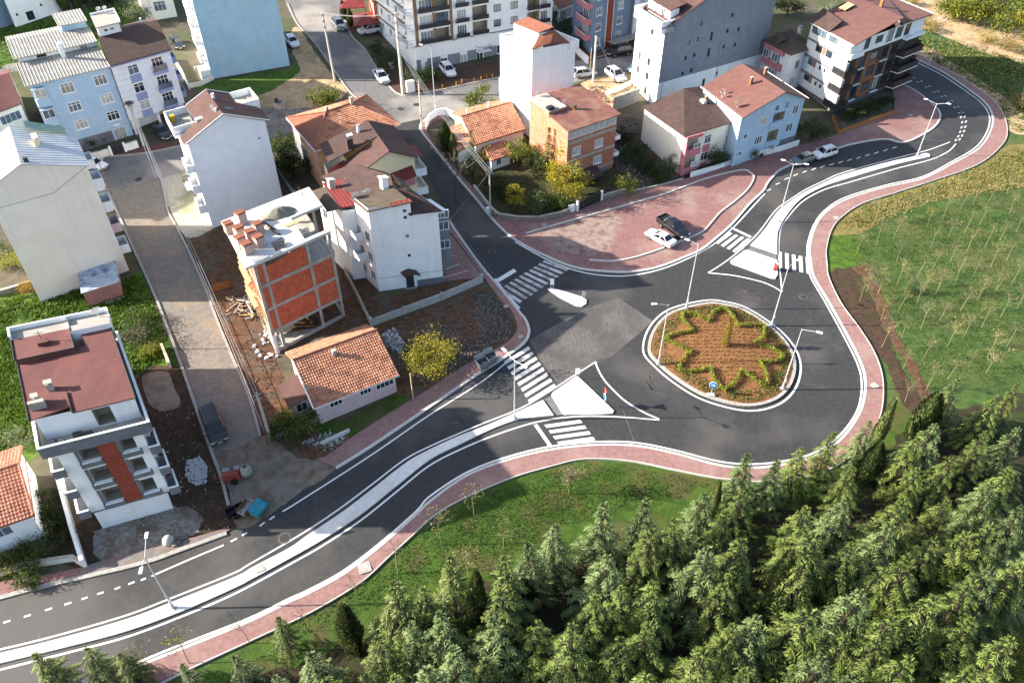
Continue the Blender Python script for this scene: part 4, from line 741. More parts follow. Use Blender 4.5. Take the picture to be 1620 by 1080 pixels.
tufts('island_weeds', RIM, 4200, [gb1, gb4, gb3], (.05, .14), .04, 7, zf=island_z, label='thin weeds round the rim of the roundabout', clump=.45)
tufts('north_lawn_blades', [(-100,70),(24,45),(100,24),(190,8),(235,40),(180,78),(40,102),(0,112),(-100,130)], 4000, [gb1, gb2], (.1, .3), .1, 8, label='grass blades of the lawn at top left', clump=.8)
# ================================================================ BUILDING KIT
KA = 1.0
glass_d = mat('dark_glass', (34, 40, 48), (52, 60, 70), sc=0.7, rough=0.08, spec=0.6)
glass_b = mat('bluish_glass', (70, 84, 98), (98, 112, 124), sc=0.6, rough=0.1, spec=0.6)
glass_c = mat('curtained_glass', (150, 152, 152), (186, 186, 182), sc=2.5, rough=0.15, spec=0.5, stretch=(3, 3, 0.3))
fr_white = mat('white_window_frame', (226, 226, 224), (234, 234, 232), sc=3, rough=0.5)
fr_dark = mat('anthracite_frame', (48, 50, 54), (60, 62, 66), sc=3, rough=0.5)
fr_brown = mat('brown_frame', (112, 74, 44), (128, 88, 54), sc=3, rough=0.6)
void_m = mat('room_beige', (150, 140, 124), (168, 158, 142), sc=1.5, rough=0.95)  # one even beige for the lining of open rooms
conc_m = mat('raw_concrete', (150, 146, 138), (170, 165, 156), sc=1.4, rough=0.95, bump=0.3, bsc=6, streak=0.15)
metal_d = mat('dark_metal', (44, 44, 46), (56, 56, 58), sc=5, rough=0.5, metal=0.4)
metal_l = mat('galvanised_metal', (168, 170, 172), (188, 190, 192), sc=5, rough=0.45, metal=0.5)
plastic_w = mat('white_plastic', (224, 223, 220), (232, 231, 228), sc=5, rough=0.4)
white_w = mat('white_render', (234, 235, 235), (241, 242, 242), sc=0.6, rough=0.9, streak=0.1, bump=0.1, bsc=12)
white_cap = mat('white_coping', (228, 228, 226), (236, 236, 234), sc=1, rough=0.8)
grey_band = mat('slate_grey_render', (104, 106, 112), (116, 118, 124), sc=0.8, rough=0.9, streak=0.08)
cream_w = mat('cream_render', (230, 223, 208), (236, 230, 216), sc=0.5, rough=0.9, streak=0.1)
cream_y = mat('yellowish_render', (222, 204, 164), (230, 214, 178), sc=0.5, rough=0.9, streak=0.1)
lblue_w = mat('light_blue_render', (158, 194, 212), (168, 202, 218), sc=0.7, rough=0.9, streak=0.08, c3=(166, 190, 206), sc3=0.4, amt3=0.5)
blue_w = mat('sky_blue_render', (160, 186, 208), (170, 194, 214), sc=0.6, rough=0.9, streak=0.07)
blue_d = mat('steel_blue_render', (112, 132, 154), (122, 142, 162), sc=0.8, rough=0.9, streak=0.07)
peri_w = mat('periwinkle_render', (136, 144, 178), (138, 148, 188), sc=0.8, rough=0.9, streak=0.08)
pink_w = mat('pink_render', (200, 172, 176), (208, 182, 186), sc=0.7, rough=0.9, streak=0.1)
rose_w = mat('rose_render', (178, 112, 120), (188, 124, 130), sc=0.7, rough=0.9, streak=0.1)
red_w = mat('brick_red_cladding', (134, 62, 48), (148, 72, 56), sc=1.5, rough=0.85, bump=0.3, bsc=18)
tall_grey = mat('stone_grey_render', (128, 132, 140), (138, 142, 150), sc=0.6, rough=0.9, streak=0.1)
KA = 0.6
roof_red = mat('red_membrane_roof', (120, 74, 72), (132, 84, 80), sc=0.8, rough=0.85, bump=0.15, bsc=10, streak=0.0, c3=(146, 88, 80), sc3=0.4, amt3=0.4, stretch=(1, .3, 1, .4))
roof_brown = mat('brown_shingle_roof', (98, 72, 67), (114, 85, 78), sc=1.2, rough=0.9, bump=0.3, bsc=16, c3=(96, 66, 60), sc3=0.3, amt3=0.5)
roof_dbrown = mat('dark_brown_shingle_roof', (86, 66, 62), (100, 78, 72), sc=1.2, rough=0.9, bump=0.3, bsc=16)
roof_orange = mat('terracotta_shingle_roof', (158, 98, 78), (174, 112, 90), sc=1.4, rough=0.9, bump=0.3, bsc=14)
roof_weath = mat('weathered_shingle_roof', (92, 80, 70), (116, 102, 88), sc=2.0, rough=0.95, bump=0.4, bsc=12, stretch=(.4, 2.5, 1, .6))
KA = 0.84
tile_m = mat('terracotta_tiles', (172, 112, 86), (204, 148, 116), sc=2.6, rough=0.9, bump=0.2, bsc=20, c3=(128, 86, 70), sc3=0.9, amt3=0.65)
tile_d = mat('old_terracotta_tiles', (160, 106, 86), (188, 130, 106), sc=2.4, rough=0.9, bump=0.2, bsc=20, c3=(118, 70, 58), sc3=0.7, amt3=0.5)
KA = 0.8
metal_roof = mat('galvanised_sheet_roof', (162, 158, 150), (184, 180, 172), sc=0.9, rough=0.55, metal=0.25, streak=0.0, c3=(160, 150, 138), sc3=0.5, amt3=0.4)
metal_white = mat('white_sheet_roof', (204, 206, 208), (218, 220, 222), sc=0.8, rough=0.5, metal=0.1, c3=(190, 192, 194), sc3=0.6, amt3=0.4)
metal_red = mat('red_sheet_roof', (118, 48, 46), (134, 58, 54), sc=1.2, rough=0.5, c3=(140, 50, 46), sc3=0.5, amt3=0.4)
KA = 0.9
brick_inf = brickmat('hollow_brick_infill', (196, 96, 66), (212, 114, 82), (164, 86, 64), 0.25, 0.19, 0.012, rot=0.75, vert=True, c3=(150, 84, 66), amt3=0.5)
brick_bare = brickmat('bare_red_brick', (178, 112, 88), (192, 128, 102), (152, 100, 82), 0.25, 0.19, 0.012, rot=0.64, vert=True, c3=(196, 148, 116), amt3=0.4)
wood_m = mat('raw_timber', (172, 146, 110), (196, 170, 132), sc=3, rough=0.9, stretch=(1, 4, 4))
KA = 0.75
WINC = {}
def win_mesh(w, h, n, fm, fw, sill, transom):
    k = (round(w, 2), round(h, 2), n, fm.name, fw, sill, transom)
    if k not in WINC:
        b = MB(); y0, y1 = -0.05, 0.07
        b.box(0, fw, y0, y1, 0, h); b.box(w - fw, w, y0, y1, 0, h); b.box(fw, w - fw, y0, y1, 0, fw); b.box(fw, w - fw, y0, y1, h - fw, h)
        for i in range(1, n): x = w * i / n; b.box(x - fw * .4, x + fw * .4, y0 + .012, y1, fw, h - fw)
        if transom: b.box(fw, w - fw, y0 + .018, y1, h * .68, h * .68 + fw * .7)
        if sill: b.box(-.08, w + .08, -.14, .03, -.09, -.004)
        g = MB().box(fw * .6, w - fw * .6, .03, .06, fw * .6, h - fw * .6)
        WINC[k] = (b.mesh('window', fm), g)
    return WINC[k]
PANEC = {}
def pane_mesh(k, g, gm):
    if (k, gm.name) not in PANEC: PANEC[(k, gm.name)] = g.mesh('pane', gm)
    return PANEC[(k, gm.name)]
RB = random.Random(17)
class Bld:
    def __init__(s, name, label, FL, FR, BK, h, side='R', cat='building', base=False, d=None, dv=None):
        hp = 0.0 if base else h
        a = G(FL[0], FL[1], hp); c = G(FR[0], FR[1], hp); z = (a.z + c.z) / 2
        a = ZP(FL[0], FL[1], z); c = ZP(FR[0], FR[1], z); u = Vector((c.x - a.x, c.y - a.y, 0)); s.w = u.length; u.normalize()
        if BK is not None:
            k = ZP(BK[0], BK[1], z); v = k - (c if side == 'R' else a); v.z = 0; s.d = v.length; v.normalize()
        else: v = Vector((-u.y, u.x, 0)); s.d = d
        if d: s.d = d
        s.u, s.v, s.h, s.z0 = u, v, h, (z if base else z - h)
        s.root = thing(name, label, cat, (a.x, a.y, s.z0))
        s.full = (0, s.w, 0, s.d)
    def P(s, x, y, z): return s.u * x + s.v * y + Vector((0, 0, z))
    def face(s, f, rc=None):
        x0, x1, y0, y1 = rc or s.full
        o, dr, L = {'F': (s.P(x0, y0, 0), s.u, x1 - x0), 'R': (s.P(x1, y0, 0), s.v, y1 - y0), 'B': (s.P(x1, y1, 0), -s.u, x1 - x0), 'L': (s.P(x0, y1, 0), -s.v, y1 - y0)}[f]
        return o, dr, Vector((-dr.y, dr.x, 0)), L
    def fp(s, f, q, out, z, rc=None):
        o, dr, n, L = s.face(f, rc); return o + dr * q - n * out + Vector((0, 0, z))
    def fbox(s, mb, f, s0, s1, o0, o1, z0, z1, mi=0, rc=None):
        """box on a face: along s0..s1, from o0 to o1 outwards, z0..z1"""
        return mb.box(s0, s1, -o1, -o0, z0, z1, mi, P=lambda x, y, z: s.fp(f, x, -y, z, rc))
    def window(s, f, q, z, w, h, st='w2', rc=None, dep=.1):
        o, dr, n, L = s.face(f, rc)
        fm = {'w': fr_white, 'k': fr_dark, 'b': fr_brown}[st[0]]; nn = int(st[1]); fw = .1 if 't' in st else .07
        me, g = win_mesh(w, h, nn, fm, fw, 's' in st, 'r' in st); p = o + dr * q + n * (dep - .05) + Vector((0, 0, z))
        ob = inst(me, 'window', s.root, p, (0, 0, math.atan2(dr.y, dr.x)))
        gm = RB.choice([glass_d, glass_d, glass_b, glass_c]) if 'd' not in st else glass_d
        if 'c' in st: gm = RB.choice([glass_c, glass_b])
        inst(pane_mesh((round(w, 2), round(h, 2), nn, fm.name, fw, 's' in st, 'r' in st), g, gm), 'pane', ob); return ob
    def walls(s, m, z0, z1, op=None, rc=None, faces='FRBL', name='wall', dep=.1, extra=None):
        op = op or {}; b = MB()
        for f in faces:
            o, dr, n, L = s.face(f, rc); O = op.get(f, [])
            O = [q for q in O if q[0] >= 0 and q[0] + q[2] <= L + .01]
            S = sorted({0.0, L} | {q[0] for q in O} | {q[0] + q[2] for q in O}); Zs = sorted({z0, z1} | {q[1] for q in O} | {q[1] + q[3] for q in O})
            pt = lambda q, z, k=0.0: o + dr * q + n * k + Vector((0, 0, z))
            for i in range(len(S) - 1):
                for j in range(len(Zs) - 1):
                    cx = (S[i] + S[i + 1]) / 2; cz = (Zs[j] + Zs[j + 1]) / 2
                    if S[i + 1] - S[i] < 1e-4 or Zs[j + 1] - Zs[j] < 1e-4: continue
                    if any(q[0] < cx < q[0] + q[2] and q[1] < cz < q[1] + q[3] for q in O): continue
                    b.add([pt(S[i], Zs[j]), pt(S[i + 1], Zs[j]), pt(S[i + 1], Zs[j + 1]), pt(S[i], Zs[j + 1])], [(0, 1, 2, 3)])
            for q in O:
                st = q[4] if len(q) > 4 else 'w2'; dd = dep + .02; s0, s1, a0, a1 = q[0], q[0] + q[2], q[1], q[1] + q[3]
                if st[0] == 'v': dd = 1.3
                tgt = MB() if st[0] == 'v' else b
                tgt.add([pt(s0, a0), pt(s1, a0), pt(s1, a1), pt(s0, a1), pt(s0, a0, dd), pt(s1, a0, dd), pt(s1, a1, dd), pt(s0, a1, dd)],
                      [(0, 4, 5, 1), (1, 5, 6, 2), (2, 6, 7, 3), (3, 7, 4, 0)] + ([(4, 7, 6, 5)] if st[0] == 'v' else []))
                if st[0] == 'v': tgt.build('room_interior', void_m, s.root)
                if st[0] in 'wkb': s.window(f, s0, a0, q[2], q[3], st, rc, dep)
                elif st[0] == 'd':
                    dm = MB(); s.fbox(dm, f, s0, s1, -dd, -dd + .06, a0, a1, 0, rc); do = dm.build('door', fr_dark if st == 'd' else fr_white, s.root)
                    hm = MB(); s.fbox(hm, f, s1 - .25, s1 - .15, -dd + .06, -dd + .12, a0 + 1.0, a0 + 1.05, 0, rc); hm.build('door_handle', metal_l, do)
        if extra: extra(b)
        w = b.build(name, m, s.root)
        return w
    def box(s, name, m, x0, x1, y0, y1, z0, z1, parent=None): return MB().box(x0, x1, y0, y1, z0, z1, 0, s.P).build(name, m, parent or s.root)
    def fb(s, name, m, f, s0, s1, o0, o1, z0, z1, rc=None): b = MB(); s.fbox(b, f, s0, s1, o0, o1, z0, z1, 0, rc); return b.build(name, m, s.root)
    def roof(s, name, m, polys, t=.14, parent=None, edge=None):
        b = MB()
        for p in polys: b.slab([s.P(*q) for q in p], t)
        o = b.build(name, m, parent or s.root)
        if edge:
            e = MB()
            for p in polys:
                Q = [s.P(*q) for q in p]; n = len(Q)
                for i in range(n):
                    if edge is True or i in edge:
                        a, c = Q[i], Q[(i + 1) % n]; e.tube(a - Vector((0, 0, t * .5)), c - Vector((0, 0, t * .5)), .09, n=4)
            e.build('roof_edge_trim', fr_white, o)
        return o
    def ribbed(s, name, m, q4, n, t=.1, rib=.05, parent=None):
        """profiled sheet: eave-left, eave-right, ridge-right, ridge-left"""
        A, B, C, D = [s.P(*q) for q in q4]; b = MB(); b.slab([A, B, C, D], t); up = (B - A).cross(D - A).normalized(); up = -up if up.z < 0 else up
        for i in range(n + 1):
            k = i / n; p, q = A.lerp(B, k), D.lerp(C, k); w = (B - A).normalized() * .06; b.add([p - w, p + w, q + w, q - w, p - w * .5 + up * rib, p + w * .5 + up * rib, q + w * .5 + up * rib, q - w * .5 + up * rib], [(4, 5, 6, 7), (0, 1, 5, 4), (3, 7, 6, 2), (1, 2, 6, 5), (0, 4, 7, 3)])
        return b.build(name, m, parent or s.root)
    def tiled(s, name, m, q4, courses, cols, t=.12, parent=None):
        """roof tiles: overlapping courses with barrel waves over a slab"""
        A, B, C, D = [s.P(*q) for q in q4]; b = MB(); b.slab([A - Vector((0, 0, .06)), B - Vector((0, 0, .06)), C - Vector((0, 0, .06)), D - Vector((0, 0, .06))], t)
        up = (B - A).cross(D - A).normalized(); up = -up if up.z < 0 else up; rr = random.Random(courses * 7 + cols)
        for j in range(courses):
            t0, t1 = j / courses, (j + 1.12) / courses; t1 = min(t1, 1.0); rows = []
            for tt, lift in ((t0, .075), (t1, .012)):
                L0, R0 = A.lerp(D, tt), B.lerp(C, tt); rows.append([L0.lerp(R0, i / (cols * 2)) + up * (lift + (.045 if i % 2 else 0) + rr.uniform(-.012, .012)) for i in range(cols * 2 + 1)])
            rows.insert(0, [p - up * .06 for p in rows[0]])
            n = cols * 2 + 1; b.add(rows[0] + rows[1] + rows[2], [(i, i + 1, n + i + 1, n + i) for i in range(n - 1)] + [(n + i, n + i + 1, 2 * n + i + 1, 2 * n + i) for i in range(n - 1)])
        return b.build(name, m, parent or s.root)
    def ridge(s, a, c, m, parent, r=.11):
        A, C = s.P(*a), s.P(*c); n = max(2, int((C - A).length / .42)); b = MB()
        for i in range(n): p, q = A.lerp(C, i / n), A.lerp(C, (i + 1.15) / n); b.tube(p + Vector((0, 0, .02)), q + Vector((0, 0, .05)), r * 1.1, r * .9, 6)
        return b.build('ridge_tiles', m, parent)
    def balcony(s, f, q, w, z, out, m, ph=.95, rc=None, rail=False, cap=None, name='balcony', sides=True):
        b = MB(); s.fbox(b, f, q, q + w, 0, out, z - .15, z, 0, rc)
        if rail:
            s.fbox(b, f, q, q + w, out - .05, out, z + ph - .05, z + ph, 1, rc)
            k = max(4, int(w / .22))
            for i in range(k + 1): x = q + w * i / k; s.fbox(b, f, x - .012, x + .012, out - .035, out - .012, z, z + ph - .05, 1, rc)
            for x in (q, q + w - .05): s.fbox(b, f, x, x + .05, .02, out - .05, z + ph - .05, z + ph, 1, rc); s.fbox(b, f, x, x + .03, .02, out - .05, z + .3, z + .34, 1, rc)
        else:
            s.fbox(b, f, q, q + w, out - .1, out, z, z + ph, 0, rc)
            if sides:
                for x in (q, q + w - .1): s.fbox(b, f, x, x + .1, .004, out - .1, z, z + ph, 0, rc)
        o = b.build(name, [m, metal_d], s.root)
        if cap:
            c = MB(); s.fbox(c, f, q - .03, q + w + .03, out - .13, out + .03, z + ph, z + ph + .06, 0, rc); c.build('coping', cap, o)
        return o
    def chimney(s, x, y, z, h=1.1, w=.5, m=None, par=None, cap=True, l=None):
        b = MB(); b.box(x - w / 2, x + w / 2, y - (l or w) / 2, y + (l or w) / 2, z - .5, z + h, 0, s.P); o = b.build('chimney', m or white_w, par or s.root)
        if cap and par is None: MB().box(x - w * .65, x + w * .65, y - (l or w) * .6, y + (l or w) * .6, z + h + .14, z + h + .2, 0, s.P).box(x - w * .3, x + w * .3, y - .1, y + .1, z + h, z + h + .14, 0, s.P).build('chimney_cap', conc_m, o)
        return o
    def dish(s, x, y, z, r=.4, az=2.4):
        b = MB(); c = s.P(x, y, z); d = Vector((math.cos(az), math.sin(az), .5)).normalized(); b.tube(c, c + Vector((0, 0, .7)), .03, n=5)
        e = c + Vector((0, 0, .7)); a = d.orthogonal().normalized(); bb = d.cross(a); n = 12; ring = [e + d * .12 + (a * math.cos(6.283 * i / n) + bb * math.sin(6.283 * i / n)) * r for i in range(n)]; mid = [e + d * .03 + (a * math.cos(6.283 * i / n) + bb * math.sin(6.283 * i / n)) * r * .55 for i in range(n)]
        b.add(ring + mid + [e], [(i, (i + 1) % n, n + (i + 1) % n, n + i) for i in range(n)] + [(n + i, n + (i + 1) % n, 2 * n) for i in range(n)]); b.tube(e, e + d * .45, .015, n=4)
        return b.build('satellite_dish', plastic_w, s.root)
    def pipe(s, f, q, z0, z1, out=.06, rc=None):
        return MB().tube(s.fp(f, q, out, z0, rc), s.fp(f, q, out, z1, rc), .055, n=6).build('downpipe', metal_l, s.root)
    def parapet(s, m, x0, x1, y0, y1, z0, z1, t=.15, sides='FRBL', cap=None):
        b = MB(); c = MB()
        R = {'F': (x0, x1, y0, y0 + t), 'B': (x0, x1, y1 - t, y1), 'L': (x0, x0 + t, y0 + t, y1 - t), 'R': (x1 - t, x1, y0 + t, y1 - t)}
        for k in sides: r = R[k]; b.box(*r, z0, z1, 0, s.P); c.box(r[0] - .03, r[1] + .03, r[2] - .03, r[3] + .03, z1, z1 + .06, 0, s.P)
        o = b.build('parapet', m, s.root); c.build('coping', cap or white_cap, o); return o
# ================================================================ BUILDINGS
# --- new white and grey block with red roof, lower left
B = Bld('apartment_building', 'new white and grey block with dark red roof and brick red stripe', (59,711), (236,667), (185,523), 12.3)
w, d = B.w, B.d
B.walls(white_w, -1.0, 3.0, {'F': []}, rc=(1.0, w - 1.3, .9, d - .4), name='ground_floor_wall')
fl = [3.0, 5.8, 8.6]
opF = []
for z in fl: opF += [(1.55, z + .75, 1.55, 1.7, 'v'), (4.75, z + .75, 1.15, 1.6, 'v')]
B.walls(white_w, 3.0, 11.4, {'F': opF, 'R': [(3 + 3 * i, z + .9, 1.3, 1.4, 'k2') for z in fl for i in range(3)]}, rc=(.9, w - .9, .5, d))
B.box('soffit', grey_band, .86, w - .86, .46, d - .02, 2.86, 2.998)
B.fb('brick_stripe', red_w, 'F', 3.05, 4.45, 0.0, .1, 3.1, 11.3, rc=(.9, w - .9, .5, d))
for z in fl:
    R_ = (.9, w - .9, .5, d)
    for a, c in ((1.25, 3.02), (4.48, 6.15)):
        B.fb('window_surround', grey_band, 'F', a, c, .004, .16, z - .05, z + .62, rc=R_); B.fb('window_sill', white_cap, 'F', a + .2, c - .1, .004, .3, z + .63, z + .72, rc=R_)
        B.fb('window_jamb', grey_band, 'F', a + .04, a + .26, .004, .14, z + .74, z + 2.5, rc=R_)
    for x0, x1, yb in ((0, .9, 2.8), (w - .9, w, 2.4)):
        b = MB(); b.box(x0, x1 - .004 if x0 == 0 else x1, .0, yb, z - .12, z + .02, 0, B.P); b.box(x0, x1, 0, .12, z + .02, z + .8, 0, B.P)
        xs_ = (x0, x0 + .12) if x0 == 0 else (x1 - .12, x1); b.box(xs_[0], xs_[1], .12, yb, z + .02, z + .8, 0, B.P); o = b.build('balcony', grey_band, B.root)
        c = MB(); c.box(x0 - .03, x1 + .03, -.03, .15, z + .8, z + .87, 0, B.P); c.box(xs_[0] - .03, xs_[1] + .03, .15, yb, z + .8, z + .87, 0, B.P); c.build('coping', white_cap, o)
B.box('terrace_floor', conc_m, 0, w, 0, d, 11.25, 11.45)
B.parapet(grey_band, -.02, w + .02, -.02, d, 11.1, 12.3, .16, 'FLR')
for x, y in ((1.2, .9), (2.6, 1.2), (3.4, .9)): B.box('terrace_clutter', fr_dark, x, x + .7, y, y + .5, 11.46, 11.75)
RP = (.6, w - .45, 1.9, d - .3)
B.walls(white_w, 11.45, 13.9, {'F': [(4.1, 11.6, 1.4, 1.9, 'v')]}, rc=RP, name='penthouse_wall')
rf = B.roof('roof', roof_red, [[(3.4, 1.6, 13.95), (w - .3, 1.6, 13.95), (w - .3, d - 2.2, 14.5), (5.7, d - 2.2, 14.5), (5.7, d - 4.4, 14.38), (3.4, d - 4.4, 14.38)], [(.25, 1.9, 13.9), (3.395, 2.5, 13.98), (3.395, d - 4.9, 14.3), (.25, d - 4.9, 14.3)]], .12)
MB().box(.2, 4.9, d - 4.95, d - 1.6, 14.2, 14.75, 0, B.P).build('raised_roof', roof_red, B.root)
e = MB()
for q in (((.15, d - 4.95, 14.78), (4.95, d - 4.95, 14.78)), ((.15, d - 4.95, 14.78), (.15, d - 1.6, 14.78)), ((4.95, d - 4.95, 14.78), (4.95, d - 1.6, 14.78)), ((w - .27, 1.5, 13.97), (w - .27, d - 2.2, 14.52)), ((.2, 1.9, 13.92), (.2, d - 4.95, 14.3)), ((3.4, 1.6, 14.02), (3.4, 4.2, 14.15))): e.tube(B.P(*q[0]), B.P(*q[1]), .07, n=5)
e.build('gutter', metal_d, B.root)
B.walls(white_w, 14.0, 15.05, rc=(5.0, w - .1, d - 2.6, d), name='stair_tower_wall'); B.box('flat_roof', mat('screed_roof', (166, 158, 150), (182, 174, 166), sc=1, rough=.95, stretch=(.4, 3, 1, .35)), .2, w - .1, d - 1.58, d, 14.5, 14.7); B.box('flat_roof', MATS['screed_roof'], 5.05, w - .15, d - 2.55, d - 1.6, 14.85, 14.98)
B.parapet(white_w, .1, w, d - 1.6, d + .05, 14.4, 15.1, .12, 'RBL')
B.chimney(2.3, 5.2, 14.1, .7, .5, conc_m, l=.5); B.chimney(1.1, 3.9, 14.0, .7, .45, conc_m, l=.5); b = MB(); b.box(.5, 1.7, 3.0, 3.4, 13.9, 14.75, 0, B.P); b.build('chimney', conc_m, B.root)
B.box('roof_hatch', roof_red, 2.2, 3.1, d - 3.6, d - 2.9, 14.7, 15.15); B.dish(7.6, d - .7, 14.75, .45)
MB().tube(B.P(2.6, d - 2.8, 15.1), B.P(2.6, d - 2.8, 15.9), .03, n=4).tube(B.P(2.3, d - 2.8, 15.7), B.P(3.0, d - 2.8, 15.7), .025, n=4).build('aerial', metal_d, B.root)
B.pipe('R', .3, 3, 11.2, rc=(.9, w - .9, .5, d)); B.pipe('R', 5, 0, 11.2, rc=(.9, w - .9, .5, d))
for q in (2.6, 5.2): B.fb('air_conditioner', plastic_w, 'R', q, q + .8, .05, .4, 9.4, 9.95, rc=(.9, w - .9, .5, d))
B.walls(white_w, -.5, 6.9, {'R': [(1.5, 3.4, 1.3, 1.4, 'k2'), (4.5, 3.4, 1.3, 1.4, 'k2')]}, rc=(.8, w - 1.1, d + .02, d + 7.6), name='rear_wing_wall'); B.box('rear_wing_roof', roof_red, .7, w - 1.0, d + .02, d + 7.7, 6.9, 7.05)  # rear wing added for the shadow it throws on the block street
# --- tiled house at the left edge
B = Bld('tiled_house', 'white house with red tiled roof and gable at the left edge', (-120,868), (46,810), (31,713), 4.4)
w, d = B.w, B.d
def gab(s, f, z, ap, hz, rc=None):
    def ex(b): o, dr, n, L = s.face(f, rc); b.add([o + Vector((0, 0, z)), o + dr * L + Vector((0, 0, z)), o + dr * ap + Vector((0, 0, hz))], [(0, 1, 2)])
    return ex
B.walls(white_w, -1, 4.4, {'F': [(w - 3.3, 2.6, 1.5, 1.1, 'w2'), (w - 6.6, 2.6, 1.5, 1.1, 'w2')], 'R': [(5.5, 2.2, .7, .8, 'w1')]}, extra=gab(B, 'R', 4.4, d * .55, 6.0))
rf = B.tiled('roof', tile_d, [(-.3, -.45, 4.3), (w + .35, -.45, 4.3), (w + .35, d * .55, 6.15), (-.3, d * .55, 6.15)], 15, 30); B.tiled('roof', tile_d, [(w + .35, d + .4, 4.6), (-.3, d + .4, 4.6), (-.3, d * .55, 6.15), (w + .35, d * .55, 6.15)], 12, 30)
B.ridge((-.3, d * .55, 6.2), (w + .35, d * .55, 6.2), tile_d, rf); B.ridge((w + .3, -.4, 4.35), (w + .3, d * .55, 6.2), tile_d, rf); B.fb('plinth', grey_band, 'F', 0, w + .02, .0, .05, -1, .9); B.fb('trim_band', red_w, 'R', 0, d, .01, .05, 3.2, 3.35); B.fb('porch', white_w, 'F', w - 5.6, w - 4.0, .01, 1.2, -.6, 1.8)
# --- cream block with white sheet roof
B = Bld('apartment_building', 'large cream block with blank gable wall and white sheet metal roof', (-25,305), (137,262), (112,207), 15)
w, d = B.w, B.d; ap = w * .42
B.walls(cream_w, -1.5, 15, {'R': [(1.6, z + .9, 1.4, 1.3, 'w2s') for z in (2.5, 5.6, 8.7, 11.8)] + [(7.5, z + .9, 1.4, 1.3, 'w2s') for z in (2.5, 5.6, 8.7, 11.8)]}, extra=lambda b: (gab(B, 'F', 15, ap, 17.0)(b), gab(B, 'B', 15, w - ap, 17.0)(b)))
B.ribbed('roof', metal_white, [(w + .3, -.1, 14.95), (w + .3, d + .3, 14.95), (ap, d + .3, 17.1), (ap, -.1, 17.1)], 16); B.ribbed('roof', metal_white, [(-.3, d + .3, 14.9), (-.3, -.1, 14.9), (ap - .01, -.1, 17.1), (ap - .01, d + .3, 17.1)], 16)
grn = mat('green_sheet_roof', (150, 178, 156), (172, 196, 176), sc=2, rough=.5)
B.ribbed('green_roof', grn, [(w - .6, d - 1.6, 15.4), (w - .6, d + .6, 15.4), (ap + 1.6, d + .6, 17.3), (ap + 1.6, d - 1.6, 17.3)], 5)
B.chimney(ap + 2.2, d * .55, 16.2, 1.0, .5, cream_y, l=1.6); B.chimney(ap + .6, .7, 16.9, .5, .45, fr_dark, cap=False)
b = MB(); B.fbox(b, 'F', 0, ap + 1.9, .002, .012, 12.85, 12.9); o, dr, n, L = B.face('F'); b.add([B.fp('F', ap + 1.9, .012, 12.88), B.fp('F', w, .012, 14.9), B.fp('F', w, .012, 14.96), B.fp('F', ap + 1.9, .012, 12.94)], [(0, 1, 2, 3)]); b.build('render_joint', grey_band, B.root)
for z in (2.6, 5.7, 8.8, 11.9):
    B.balcony('R', .5, 2.6, z, 1.1, white_w if z != 5.7 else pink_w, 1.0); B.balcony('R', 6.5, 2.6, z, 1.1, white_w, 1.0)
B.fb('open_store', fr_brown, 'R', .3, 1.4, .02, .2, .8, 2.0)
# --- sky blue block with sheet roof
B = Bld('apartment_building', 'sky blue block with ribbed grey sheet metal roof in two levels', (44,134), (173,104), (22,77), 11.5, 'L')
w, d = B.w, B.d
B.walls(blue_w, -1.5, 11.5, {'F': [(x, z, 1.9, 1.5, 'w3trs') for x in (3.9, 8.75) for z in (9.0, 6.1, 3.3)] + [(8.9, -.2, 1.9, 2.2, 'w2'), (5.2, .2, 2.6, 1.4, 'v')]})
B.fb('dark_plinth', grey_band, 'F', 2.2, 8.6, .0, .03, -1.5, 1.9)
for z in (9.1, 6.0, 3.0): B.fb('glazed_balcony', blue_w, 'F', .1, 1.9, .01, .7, z - .9, z + .25); b = B.window('F', .2, z + .3, 1.6, 1.3, 'w2c', dep=-.55); B.fb('balcony_roof', blue_w, 'F', .1, 1.9, .01, .7, z + 1.62, z + 1.75)
y1 = d * .4
B.ribbed('roof', metal_roof, [(-.4, -.5, 11.5), (w, -.5, 11.5), (w, y1, 12.5), (-.4, y1, 12.5)], 26)
B.walls(white_w, 11.4, 13.2, {'F': [(2.6, 12.55, 1.4, .55, 'b1'), (9.0, 12.55, 1.0, .55, 'b1')]}, rc=(0, w - .1, y1 + .05, d), name='clerestory_wall')
B.ribbed('upper_roof', metal_roof, [(-.5, y1 - .5, 13.25), (w, y1 - .5, 13.25), (w, d * .78, 14.0), (-.5, d * .78, 14.0)], 26); B.ribbed('upper_roof', metal_roof, [(w, d + .2, 13.4), (-.5, d + .2, 13.4), (-.5, d * .78, 14.0), (w, d * .78, 14.0)], 26)
B.walls(lblue_w, 13.2, 14.9, rc=(w - 4.0, w - .2, d * .72, d + .4), name='roof_hut_wall'); B.ribbed('hut_roof', metal_roof, [(w - 4.3, d * .72 - .4, 14.9), (w + .1, d * .72 - .4, 14.9), (w + .1, d + .6, 15.3), (w - 4.3, d + .6, 15.3)], 9)
B.chimney(6.2, y1 - 1.6, 12.2, 2.3, .6, white_w, cap=False); B.fb('house_sign', white_cap, 'F', 9.2, 10.2, .01, .04, 2.35, 2.65)
